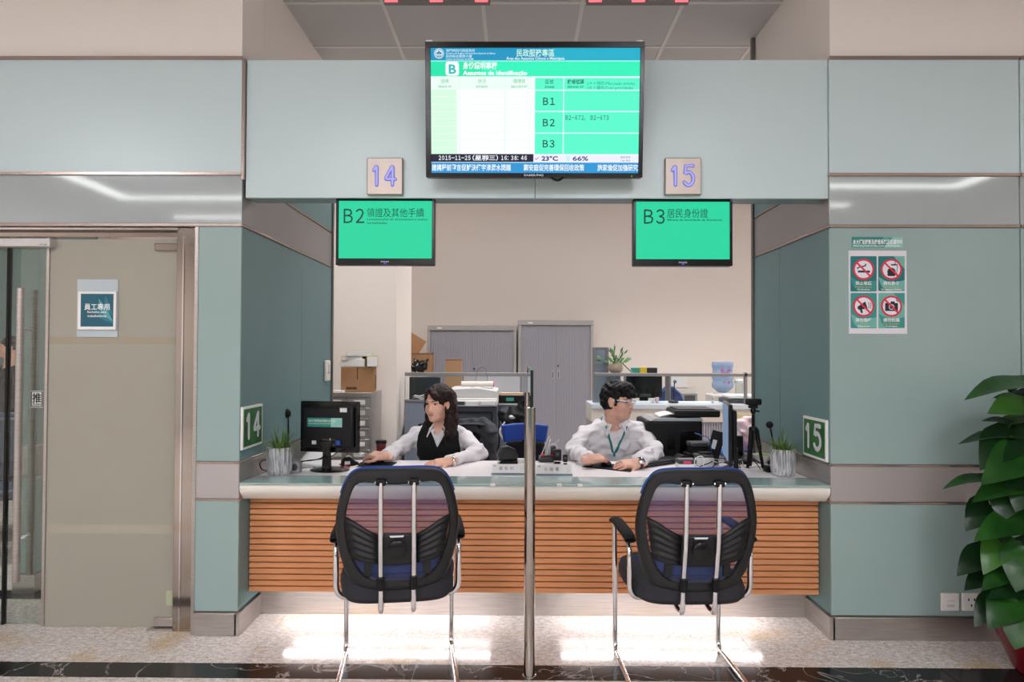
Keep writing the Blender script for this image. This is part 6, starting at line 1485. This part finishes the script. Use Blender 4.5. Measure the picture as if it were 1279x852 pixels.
def collar(par, c, axis_tilt, r_in, m, z0=.012, tipz=-.050, gap=.30, fwd=Vector((0, -1, 0))):
    c = Vector(c); side = Vector((fwd.y, -fwd.x, 0))*-1
    for s in (-1, 1):
        rows = []
        for k in range(11):
            f = k/10; a = PI-(PI-gap)*f        # from the nape to the front
            dirv = fwd*math.cos(a)+side*s*math.sin(a)
            rise = axis_tilt*(-math.cos(a))
            a_in = c+dirv*r_in+Vector((0, 0, z0+rise)); a_mid = c+dirv*(r_in+.012)+Vector((0, 0, z0+.006+rise))
            ext = .0+.020*f**3; a_out = c+dirv*(r_in+.026+ext)+Vector((0, 0, rise+(-.028)*(1-f**2)+tipz*f**2))
            if f > .75: a_out = a_out+side*s*.028*((f-.75)/.25)
            rows.append((a_in, a_mid, a_out))
        MB().add([v for r in rows for v in r], [(i*3+j, i*3+j+1, (i+1)*3+j+1, (i+1)*3+j) for i in range(10) for j in range(2)]).build('collar', m, par, world=True, solid=.004, smooth=True)

def legs(par, hip, xk, yk, m, dx=.10):
    hx, hy, hz = hip
    f = SDF((hx-.30, yk-.32, -.01), (hx+.30, hy+.22, hz+.16), .014)
    f.ell((hx, hy, hz+.02), (.175, .135, .11), None, .03)
    for s in (-1, 1):
        kn = (hx+s*(dx+.02), yk, hz-.0); an = (hx+s*dx, yk+.05, .09)
        f.cap((hx+s*.09, hy, hz), kn, .085, .062, .03); f.cap(kn, an, .060, .046, .02)
    f.build('trousers', m, par)
    for s in (-1, 1):
        g = SDF((hx+s*dx-.08, yk-.20, -.01), (hx+s*dx+.08, yk+.14, .13), .010); g.cap((hx+s*dx, yk+.06, .04), (hx+s*dx, yk-.10, .032), .042, .036, .02); g.cap((hx+s*dx, yk+.05, .05), (hx+s*dx, yk+.05, .10), .040, .042, .02); g.plane((0, 0, .002), (0, 0, -1)); g.build('shoe', SHOE, par)

# ---------------------------------------------------------------- the woman
def build_woman():
    Yt = 4.44; xc = at(549, 540, Y=Yt).x
    root = thing('person', 'woman with long dark hair in a black vest over a white shirt, using a mouse', 'person', (xc, Yt+.06, 0))
    H = Head(at(547.5, 503.5, Y=4.36), -.54, .10, 0., .985)
    SL, SR = at(520, 545, Y=Yt), at(579, 546, Y=Yt)          # shoulder joints, image order
    wl_ = Vector(desk(485, 573.5, DESK+.046)); wl_.y = 4.02; wl_.x = at(480, 571, Y=4.02).x; wl_.z = DESK+.050
    el_ = Vector((at(497, 566, Y=4.33).x, 4.36, DESK+.045))
    wr_ = desk(562, 576, DESK+.030); wr_.z = DESK+.030; er_ = Vector((at(599, 572, Y=4.24).x, 4.25, DESK+.042))
    nb = Vector((xc-.005, Yt+.01, .935)); hb = H.p(0, -.025, -.07)
    lo = (min(wl_.x, xc)-.22, 3.75, .56); hi = (xc+.30, 4.60, 1.24)
    def torso(f, g=0., arms=True):
        f.ell((xc, Yt+.01, .80), (.150+g, .098+g, .135+g), None, .04); f.ell((xc, Yt-.035, .79), (.115+g, .085+g, .07+g), None, .05); f.ell((xc, Yt+.03, .62), (.128+g, .095+g, .14+g), None, .04); f.ell((xc, Yt+.06, .50), (.165+g, .12+g, .10+g), None, .04)
        f.cap(SL, SR, .052+g, .052+g, .05); f.cap((SL+nb)/2+Vector((0, 0, .008)), nb, .046+g, .046+g, .04); f.cap((SR+nb)/2+Vector((0, 0, .008)), nb, .046+g, .046+g, .04)
    b = SDF(lo, hi, .0035)
    add_head(b, H, .96, .98); b.cap(hb, nb-Vector((0, 0, .02)), .049, .054, .03); torso(b, -.016)
    for S, E, W in ((SL, el_, wl_), (SR, er_, wr_)): b.cap(S, E, .034, .030, .02); b.cap(E, W, .030, .024, .012)
    dw = MWp-wl_; add_hand(b, wl_, Vector((dw.x-.02, dw.y, .006)), (.1, -.40, 1), (.5, -1, 0), (.55, .55, .3), .95)
    add_hand(b, wr_, (-1, -.22, -.10), (0, -.35, 1), (0, -1, -.2), (.16, .22, .2), .95)
    b.plane((0, 0, .60), (0, 0, -1)); body = b.build('body', SKIN_W, root, smooth_it=1); face_parts(b, H, root, brow=.0022, gaze=-.002)
    sh = SDF((lo[0]-.02, lo[1], .44), (hi[0]+.06, hi[1]+.1, 1.02), .007); torso(sh); sh.cap(nb-Vector((0, 0, .02)), nb+Vector((0, .012, .022)), .064, .060, .015)
    for S, E, W in ((SL, el_, wl_), (SR, er_, wr_)):
        d = (W-E).normalized(); sh.cap(S, E, .052, .044, .03); sh.cap(E, W, .043, .033, .025); sh.cap(W-d*.045, W+d*.01, .036, .036, .006); sh.cut_local(W-d*.012, d, .07)
    sh.cap(hb, nb-Vector((0, .0, .03)), .053, .054, .004, '-'); sh.ell((nb.x-.004, nb.y-.060, nb.z-.030), (.020, .045, .040), None, .010, '-')
    sh.ripple(.006, .075, 2); sh.build('shirt', SHIRT, root, smooth_it=2)
    v = SDF((xc-.28, Yt-.22, .44), (xc+.28, Yt+.24, 1.02), .006); torso(v, .010)
    for S, E in ((SL, el_), (SR, er_)):
        o = (S-nb); o.z = 0; o = o.normalized(); A = S+o*.012; v.cap(A+Vector((0, 0, .06)), A-Vector((0, 0, .05))+o*.02, .064, .070, .01, '-'); v.cap(A, E+o*.03, .066, .062, .01, '-')
    v.cap(hb, nb-Vector((0, 0, .02)), .070, .074, .01, '-')
    g = [v.lo[i]+v.h*np.arange(v.n[i], dtype=np.float32) for i in range(3)]; X, Y, Z = np.meshgrid(*g, indexing='ij', sparse=True)
    zb = at(547, 559, Y=Yt-.11).z; xm = at(546.5, 559, Y=Yt-.11).x
    dv_ = np.maximum((np.abs(X-xm)-(Z-zb)*.50)*.9, Y-(Yt-.0)); v.f = np.maximum(v.f, -dv_.astype(np.float32))
    v.build('vest', VEST, root, smooth_it=2)
    collar(root, nb+Vector((0, -.004, .026)), .034, .056, SHIRT, tipz=-.064, gap=.36)
    for k in range(3):
        q = _march(sh, (xm, Yt-.3, zb+.02+.035*k), (0, 1, 0)); MB().lathe([(.0045, 0), (.0045, .002), (0, .002)], q, 12, rotm(PI/2)).build('button', LGREY, root, world=True)
    h = SDF(tuple(H.c-Vector((.17, .17, .30))), tuple(H.c+Vector((.17, .17, .16))), .0045)
    H.e(h, (0, -.020, .034), (.082, .098, .092), .02)
    H.cap(h, (.03, -.068, .02), (.03, -.070, -.20), .058, .048, .03); H.cap(h, (-.03, -.060, .02), (-.03, -.055, -.17), .055, .040, .03)
    h.chain([H.p(.066, -.02, .05), H.p(.078, -.030, -.03), H.p(.082, -.026, -.12), H.p(.074, -.006, -.20), H.p(.066, .012, -.245)], [.030, .032, .036, .032, .010], .03)
    h.chain([H.p(-.060, .02, .06), H.p(-.074, .012, -.02), H.p(-.070, .012, -.10), H.p(-.058, .020, -.185)], [.028, .022, .026, .008], .025)
    H.e(h, (0, .105, -.035), (.062, .082, .092), .012, '-'); H.e(h, (-.012, .085, .040), (.040, .040, .030), .012, '-'); H.e(h, (.090, .016, -.012), (.030, .022, .032), .01, '-')
    h.chain([H.p(-.018, .060, .092), H.p(.030, .076, .060), H.p(.062, .040, .020)], [.014, .016, .012], .02)
    h.ripple(.0022, .03, 6); h.build('hair', HAIR_W, root, smooth_it=2)
    legs(root, (xc, Yt+.06, .50), 0, 4.10, TROU)
    w2 = wr_+Vector((.022, .005, 0)); D = Vector((1, .22, .1)).normalized(); rt = D.to_track_quat('Z', 'Y').to_matrix()
    MB().lathe([(.030, -.007), (.031, 0), (.030, .007)], w2, 24, rt, caps=False).build('watch', CHROME, root, world=True, solid=.003, smooth=True)
    el = SDF(tuple(er_-Vector((.1, .1, .1))), tuple(er_+Vector((.1, .1, .1))), .01)
    return root
build_woman()

# ---------------------------------------------------------------- the man
def build_man():
    Yt = 4.46; xc = at(768, 540, Y=Yt).x
    root = thing('person', 'man with short black hair and white glasses in a white shirt with teal lanyard', 'person', (xc, Yt+.06, 0))
    H = Head(at(772, 500.5, Y=4.37), .98, .06, .05, 1.02)
    SL, SR = at(733, 546, Y=Yt), at(803, 546, Y=Yt)
    wl_ = Vector(desk(736, 577, DESK+.036)); wl_.z = DESK+.050; el_ = Vector((at(717, 570, Y=4.30).x, 4.30, DESK+.045))
    wr_ = Vector(desk(797, 578.5, DESK+.034)); wr_.z = DESK+.034; er_ = Vector((at(818, 572, Y=4.26).x, 4.26, DESK+.045))
    nb = Vector((at(768, 534, Y=Yt).x, Yt-.005, .945)); hb = H.p(0, -.03, -.07)
    lo = (xc-.40, 3.80, .56); hi = (xc+.36, 4.62, 1.24)
    def torso(f, g=0.):
        f.ell((xc, Yt+.01, .80), (.185+g, .115+g, .15+g), None, .04); f.ell((xc, Yt+.03, .62), (.175+g, .125+g, .15+g), None, .04); f.ell((xc, Yt+.06, .50), (.18+g, .135+g, .10+g), None, .04)
        f.cap(SL, SR, .058+g, .058+g, .05); f.cap((SL+nb)/2+Vector((0, 0, .012)), nb, .056+g, .052+g, .04); f.cap((SR+nb)/2+Vector((0, 0, .012)), nb, .056+g, .052+g, .04)
    b = SDF(lo, hi, .0035)
    add_head(b, H, 1.05, 1.04); b.cap(hb, nb-Vector((0, 0, .02)), .055, .057, .03); torso(b, -.018)
    for S, E, W in ((SL, el_, wl_), (SR, er_, wr_)): b.cap(S, E, .038, .034, .02); b.cap(E, W, .034, .027, .012)
    dl = MMp-wl_+Vector((.0, .0, .0))
    add_hand(b, wl_, Vector((dl.x, dl.y, .004)), (-.1, -.50, 1), (.2, 1, 0), (.22, .40, .32), 1.02, curls=[(.42, .5, .3), (.45, .52, .32), (.52, .6, .4), (.58, .6, .4)])
    add_hand(b, wr_, (-1, -.20, -.06), (.0, -.45, 1), (0, -.6, -.8), (.35, .65, .5), 1.02, spread=.12)
    b.plane((0, 0, .60), (0, 0, -1)); b.build('body', SKIN_M, root, smooth_it=1); face_parts(b, H, root, brow=.0032, gaze=.001)
    sh = SDF((lo[0]-.04, lo[1], .44), (hi[0]+.04, hi[1]+.1, 1.06), .007); torso(sh); sh.cap(nb-Vector((0, 0, .02)), nb+Vector((0, .014, .026)), .070, .066, .015)
    for S, E, W in ((SL, el_, wl_), (SR, er_, wr_)):
        d = (W-E).normalized(); sh.cap(S, E, .058, .051, .04); sh.cap(nb+Vector((0, .01, -.004)), S, .050, .050, .05); sh.cap(E, W, .050, .037, .03); sh.cap(W-d*.055, W+d*.01, .0400, .0400, .006); sh.cut_local(W-d*.012, d, .075)
    sh.cap(hb, nb-Vector((0, 0, .03)), .059, .059, .004, '-'); sh.ell((nb.x+.006, nb.y-.066, nb.z-.016), (.018, .045, .030), None, .010, '-')
    sh.ripple(.008, .085, 4); sh.build('shirt', SHIRT, root, smooth_it=2)
    cb_ = nb+Vector((0, -.004, .032)); collar(root, cb_, .040, .062, SHIRT, tipz=-.074, gap=.36)
    vx, vz = at(767.5, 572, Y=4.3), 0
    LAN = mat('teal lanyard', (28, 124, 122), .6); zv = .775; xv = at(767.5, 572, Y=4.34).x
    for s in (-1, 1):
        pts = []
        for k in range(11):
            f = k/10; x = (nb.x+s*.064)*(1-f)+(xv+s*.008)*f; z = (.935)*(1-f)+zv*f
            q = _march(sh, (x, Yt-.40, z), (0, 1, 0), .5); pts.append(q+Vector((0, -.005, 0)))
        MB().tube(pts, .0095, 6, flat=(1, .22)).build('lanyard', LAN, root, world=True)
        nape = [nb+Vector((s*.064, -.03, .0)), nb+Vector((s*.085, .02, .035)), nb+Vector((s*.055, .07, .045))]
        MB().tube(catmull([pts[0]]+nape, 4), .009, 6, flat=(1, .3)).build('lanyard', LAN, root, world=True)
    q = _march(sh, (xv, Yt-.4, zv-.005), (0, 1, 0), .5); MB().cbox(q+Vector((0, -.008, -.006)), (.014, .008, .03)).build('lanyard_clip', LAN, root, world=True)
    for k in range(3):
        q = _march(sh, (xc+.002, Yt-.4, .79+.04*k), (0, 1, 0), .5); MB().lathe([(.005, 0), (.005, .002), (0, .002)], q, 12, rotm(PI/2)).build('button', LGREY, root, world=True)
    pk = [_march(sh, (xc+.09+dx, Yt-.4, .80+dz), (0, 1, 0), .5)+Vector((0, -.002, 0)) for dx, dz in ((-.04, .06), (.04, .06), (.04, -.02), (.0, -.035), (-.04, -.02))]
    MB().tube(pk+[pk[0]], .0012, 5).build('pocket_seam', mat('seam grey', (190, 186, 192), .8), root, world=True)
    h = SDF(tuple(H.c-Vector((.17, .17, .2))), tuple(H.c+Vector((.17, .17, .17))), .0045)
    H.e(h, (0, -.020, .038), (.084, .098, .092), .02); H.e(h, (0, -.045, -.01), (.076, .070, .070), .03)
    H.e(h, (0, .112, -.052), (.080, .078, .098), .014, '-'); H.e(h, (0, .02, -.115), (.12, .13, .075), .012, '-')
    for s in (-1, 1): H.e(h, (s*.090, -.004, -.018), (.030, .030, .036), .008, '-'); H.cap(h, (s*.070, .022, .03), (s*.0715, .024, -.018), .010, .006, .01)
    h.chain([H.p(-.055, .062, .050), H.p(-.02, .086, .045), H.p(.02, .086, .042), H.p(.055, .060, .040)], [.014, .016, .016, .012], .02); H.e(h, (0, .05, .085), (.060, .045, .035), .03)
    h.ripple(.004, .035, 8); h.build('hair', HAIR_M, root, smooth_it=2)
    # glasses
    GF = mat('white glasses frame', (222, 218, 226), .3); gl = None
    def P(x, y, z): return H.p(x, y, z)
    fr0 = None
    for s in (-1, 1):
        ring = [P(s*.033+.0245*math.cos(a)*(1), .0955-.16*abs(s*.033+.0245*math.cos(a))*.28, .000+.0145*math.copysign(abs(math.sin(a))**.7, math.sin(a))) for a in (2*PI*k/20 for k in range(20))]
        o = MB().tube(ring, .0017, 6, closed=True).build('glasses_rim', GF, root, world=True)
        MB().add(ring, [tuple(range(20))]).build('lens', mat('lens glass', (236, 242, 244), .0, alpha=.12), o, world=True)
        MB().tube([P(s*.057, .093, .006), P(s*.074, .082, .006), P(s*.079, .03, .006), P(s*.080, -.012, .004), P(s*.078, -.03, -.012)], .0026, 8, flat=(.6, 1.4)).build('glasses_arm', GF, root, world=True)
    MB().tube([P(-.010, .096, .004), P(0, .099, .007), P(.010, .096, .004)], .0018, 6).build('glasses_bridge', GF, root, world=True)
    legs(root, (xc, Yt+.06, .50), 0, 4.10, TROU, .12)
    D = Vector((1, .2, .06)).normalized(); rt = D.to_track_quat('Z', 'Y').to_matrix(); w2 = wr_+D*.012
    wt = MB().lathe([(.0315, -.009), (.033, 0), (.0315, .009)], w2, 24, rt, caps=False).build('watch', mat('brown strap', (72, 40, 34), .5), root, world=True, solid=.003, smooth=True)
    fdir = Vector((0, -.9, .45)); fdir = (fdir-D*fdir.dot(D)).normalized(); MB().lathe([(.0185, 0), (.0185, .007), (.016, .009), (0, .009)], w2+fdir*.031, 24, fdir.to_track_quat('Z', 'Y').to_matrix()).build('watch_case', CHROME, wt, world=True)
    return root
build_man()

# chairs of the two officers, a grey jacket over the woman's
cw_ = at(590, 560, Y=4.80)
office_chair(at(563, 560, Y=4.8).x, 4.80, .0, 'dark office chair under the woman, a grey jacket over its back', .70, .44, .42, BLACKR, 'chairs of the two officers')
office_chair(at(768, 560, Y=4.8).x, 4.82, .0, 'dark office chair under the man', .70, .44, .40, BLACKR, 'chairs of the two officers')
jx = at(592, 560, Y=4.80).x
sd = SDF((jx-.30, 4.62, .38), (jx+.22, 4.98, 1.02), .010)
sd.box((jx-.03, 4.80, .70), (.175, .045, .205), None, .045, .03); sd.cap((jx-.17, 4.80, .88), (jx+.07, 4.80, .89), .045, .05, .05); sd.cap((jx+.10, 4.78, .86), (jx+.115, 4.77, .55), .055, .045, .03); sd.cap((jx-.17, 4.78, .86), (jx-.19, 4.77, .56), .05, .04, .03); sd.ripple(.010, .09, 12)
t = thing('jacket', 'charcoal grey jacket hung over the chair back behind the woman', 'jacket', (jx, 4.8, .5)); sd.build('cloth', mat('charcoal cloth', (66, 68, 74), .9), t, smooth_it=2)
MB().tube(catmull([(-.13, -.05, .40), (-.05, -.065, .41), (.03, -.06, .41), (.08, -.04, .40)], 5), .018, 8, flat=(1, .5)).build('jacket_collar', mat('charcoal cloth'), t)

# someone in black beyond the glass door
def bystander():
    Y = 7.4; p = at(12, 440, Y=Y); x = p.x; hz = at(12, 434, Y=Y).z
    root = thing('person', 'person in a black top standing beyond the glass door', 'person', (x, Y, 0)); H = Head((x, Y, hz), -.9, 0, 0, 1.)
    top = hz-.24
    b = SDF((x-.34, Y-.26, .70), (x+.34, Y+.26, hz+.16), .008); add_head(b, H); b.cap(H.p(0, -.02, -.07), (x, Y, top), .055, .06, .03); b.ell((x, Y, top-.22), (.15, .09, .22), None, .04)
    hands = []
    for s in (-1, 1):
        S = Vector((x+s*.17, Y, top-.03)); E = Vector((x+s*.22, Y, top-.33)); W = Vector((x+s*.20, Y-.10, top-.56)); b.cap(S, E, .042, .038, .03); b.cap(E, W, .036, .026, .02); add_hand(b, W, (0, -.2, -1), (s, 0, 0), (0, -1, 0), (.2, .25, .2)); hands.append((S, E, W))
    b.build('body', SKIN_M, root, smooth_it=1); face_parts(b, H, root)
    j = SDF((x-.34, Y-.26, .60), (x+.34, Y+.26, top+.08), .010); j.ell((x, Y, top-.20), (.175, .115, .26), None, .04); j.ell((x, Y, top-.45), (.17, .115, .2), None, .04); j.cap((x-.16, Y, top-.03), (x+.16, Y, top-.03), .058, .058, .05)
    for S, E, W in hands: j.cap(S, E, .062, .054, .03); j.cap(E, W, .052, .042, .02)
    j.cap((x, Y, top+.10), (x, Y, top-.02), .066, .066, .006, '-'); j.ripple(.006, .1, 3); j.build('jacket', VEST, root, smooth_it=1)
    l = SDF((x-.25, Y-.22, -.01), (x+.25, Y+.2, .95), .014); l.ell((x, Y, .86), (.165, .115, .10), None, .03)
    for s in (-1, 1): l.cap((x+s*.09, Y, .84), (x+s*.10, Y-.01, .47), .085, .062, .03); l.cap((x+s*.10, Y-.01, .47), (x+s*.10, Y+.02, .09), .060, .045, .02)
    l.build('trousers', TROU, root)
    for s in (-1, 1):
        g = SDF((x+s*.10-.08, Y-.22, -.01), (x+s*.10+.08, Y+.12, .13), .010); g.cap((x+s*.1, Y+.03, .04), (x+s*.1, Y-.13, .032), .042, .036, .02); g.plane((0, 0, .002), (0, 0, -1)); g.build('shoe', SHOE, root)
    h = SDF(tuple(H.c-Vector((.15, .15, .15))), tuple(H.c+Vector((.15, .15, .16))), .007); H.e(h, (0, -.02, .04), (.082, .096, .088), .02); H.e(h, (0, .11, -.05), (.075, .078, .1), .012, '-'); H.e(h, (0, .02, -.11), (.12, .13, .075), .012, '-'); h.build('hair', HAIR_M, root)
bystander()
# ================================================================ big pothos by the wall
pc = Vector((at(1312, 840, Y=3.06).x, 3.06, 0))
t = thing('pothos_plant', 'tall leafy green pothos in a dark red pot by the wall socket', 'plant', pc)
REDPOT = mat('dark red glaze', (112, 20, 34), .25)
MB().lathe([(.128, 0), (.138, .004), (.17, .08), (.215, .18), (.240, .27), (.252, .275), (.252, .30), (.232, .30), (.225, .27), (0, .26)], n=40).build('pot', REDPOT, t, smooth=True, angle=40)
MB().lathe([(.226, .25), (.226, .268), (0, .272)], n=24).build('soil', SOIL, t)
MB().tube([(0, 0, .26), (0.0, .01, 1.30)], .038, 14).build('moss_pole', mat('brown moss', (84, 66, 44), .95, bump=(60, 1.)), t)
LV = [mat('pothos leaf a', (24, 62, 20), .34, spec=.4, noise=(7, (40, 86, 28), .4, .75), bump=(30, .15)), mat('pothos leaf b', (15, 42, 18), .36, noise=(7, (25, 58, 24), .4, .75), bump=(30, .15)), mat('pothos leaf c', (54, 98, 32), .36, noise=(7, (38, 82, 28), .4, .75), bump=(30, .15))]  # deep greens, darkened further to carry the dim light of the corner
STEM = mat('pothos stem', (96, 128, 62), .5)
TT = (-.10, -.04, .06, .20, .38, .56, .74, .89, 1.0); WW = (.20, .38, .47, .50, .46, .37, .24, .11, .0)
def leaf(base, tip, width, nrm, m, droop=.12, fold=.18):
    base, tip = Vector(base), Vector(tip); ax = tip-base; L = ax.length; d = ax/L; n = Vector(nrm); n = (n-d*n.dot(d)).normalized(); s = d.cross(n)
    vs = []
    for a, b in zip(TT, WW):
        for c in (-1, -.6, 0, .6, 1):
            back = -.10*L*abs(c)**1.5 if a < .06 else 0
            arch = droop*L*math.sin(PI*min(max(a, 0), 1))
            vs.append(base+d*(a*L+(back if a < 0 else 0)+(0 if a >= 0 else (1-abs(c))*.10*L))+s*(c*b*width)+n*(arch+fold*width*b*abs(c)*1.0+.012*math.sin(9*a+3*c)*L*.4))
    fs = [(i*5+j, i*5+j+1, (i+1)*5+j+1, (i+1)*5+j) for i in range(len(TT)-1) for j in range(4)]
    o = MB().add(vs, fs).build('leaf', m, t, world=True, smooth=True, angle=180)
    return o
def stalk(base, zoff=.10):
    b = Vector(base)-pc; f = Vector((b.x*.12, b.y*.12, max(b.z-zoff, .28)))
    MB().tube(catmull([f, (f+b)/2+Vector((0, 0, .03)), b], 4), .0035, 6).build('stem', STEM, t)
# leaves read one by one: base px, tip px, width px, depth of base, depth of tip, tone, how far the blade faces up
S = 3.0/F_PX
listed = [
 ((1290, 480), (1204, 500), 44, 3.00, 2.94, 0, .9), ((1292, 512), (1233, 517), 50, 2.96, 2.86, 2, .5), ((1276, 500), (1240, 497), 20, 3.05, 3.06, 1, .8), ((1262, 529), (1226, 526), 18, 3.08, 3.10, 1, .9),
 ((1275, 548), (1196, 555), 30, 3.03, 2.98, 1, 1.0), ((1262, 545), (1224, 588), 48, 3.00, 2.90, 1, .3), ((1290, 566), (1225, 606), 56, 2.94, 2.84, 0, .35), ((1232, 598), (1177, 611), 22, 3.06, 3.03, 0, .9),
 ((1270, 606), (1214, 628), 36, 2.98, 2.92, 0, .6), ((1262, 610), (1250, 652), 44, 2.99, 2.93, 1, .2), ((1236, 630), (1206, 664), 36, 3.06, 3.02, 1, .3), ((1285, 640), (1250, 652), 40, 3.0, 2.98, 1, .6),
 ((1284, 652), (1216, 676), 46, 2.93, 2.86, 0, .6), ((1252, 676), (1228, 718), 34, 2.97, 2.92, 2, .2), ((1232, 690), (1195, 720), 34, 3.06, 3.02, 1, .4), ((1284, 690), (1269, 740), 50, 2.90, 2.85, 0, .2), ((1266, 672), (1262, 705), 40, 2.96, 2.94, 1, .2),
 ((1268, 708), (1226, 738), 34, 2.98, 2.92, 0, .45), ((1290, 730), (1234, 748), 40, 2.94, 2.90, 1, .6), ((1244, 748), (1217, 784), 30, 3.0, 2.96, 1, .3), ((1270, 744), (1234, 786), 46, 2.93, 2.87, 0, .3), ((1280, 762), (1268, 812), 50, 2.88, 2.83, 0, .15), ((1240, 715), (1204, 738), 30, 3.08, 3.05, 1, .5), ((1288, 600), (1268, 640), 44, 2.95, 2.9, 1, .3), ((1292, 540), (1262, 560), 40, 3.02, 3.0, 1, .7),
]
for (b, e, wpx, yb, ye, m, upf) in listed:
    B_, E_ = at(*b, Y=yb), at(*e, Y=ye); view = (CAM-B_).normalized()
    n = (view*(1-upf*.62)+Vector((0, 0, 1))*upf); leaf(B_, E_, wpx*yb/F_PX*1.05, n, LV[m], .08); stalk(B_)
q = random.Random(21)
for i in range(52):
    z = q.uniform(.36, 1.30); a = q.uniform(-PI, PI)
    if math.cos(a) < -.35 and q.random() < .8: a = q.uniform(-1.9, 1.6)
    r0 = q.uniform(.08, .16); d = Vector((math.cos(a), math.sin(a), 0)); B_ = pc+d*r0+Vector((0, 0, z)); L = q.uniform(.15, .22)
    E_ = B_+d*L*q.uniform(.5, .85)+Vector((0, 0, -L*q.uniform(.25, .7)))
    if E_.y > YW-.05: E_.y = YW-.06
    if B_.y > YW-.08: B_.y = YW-.09
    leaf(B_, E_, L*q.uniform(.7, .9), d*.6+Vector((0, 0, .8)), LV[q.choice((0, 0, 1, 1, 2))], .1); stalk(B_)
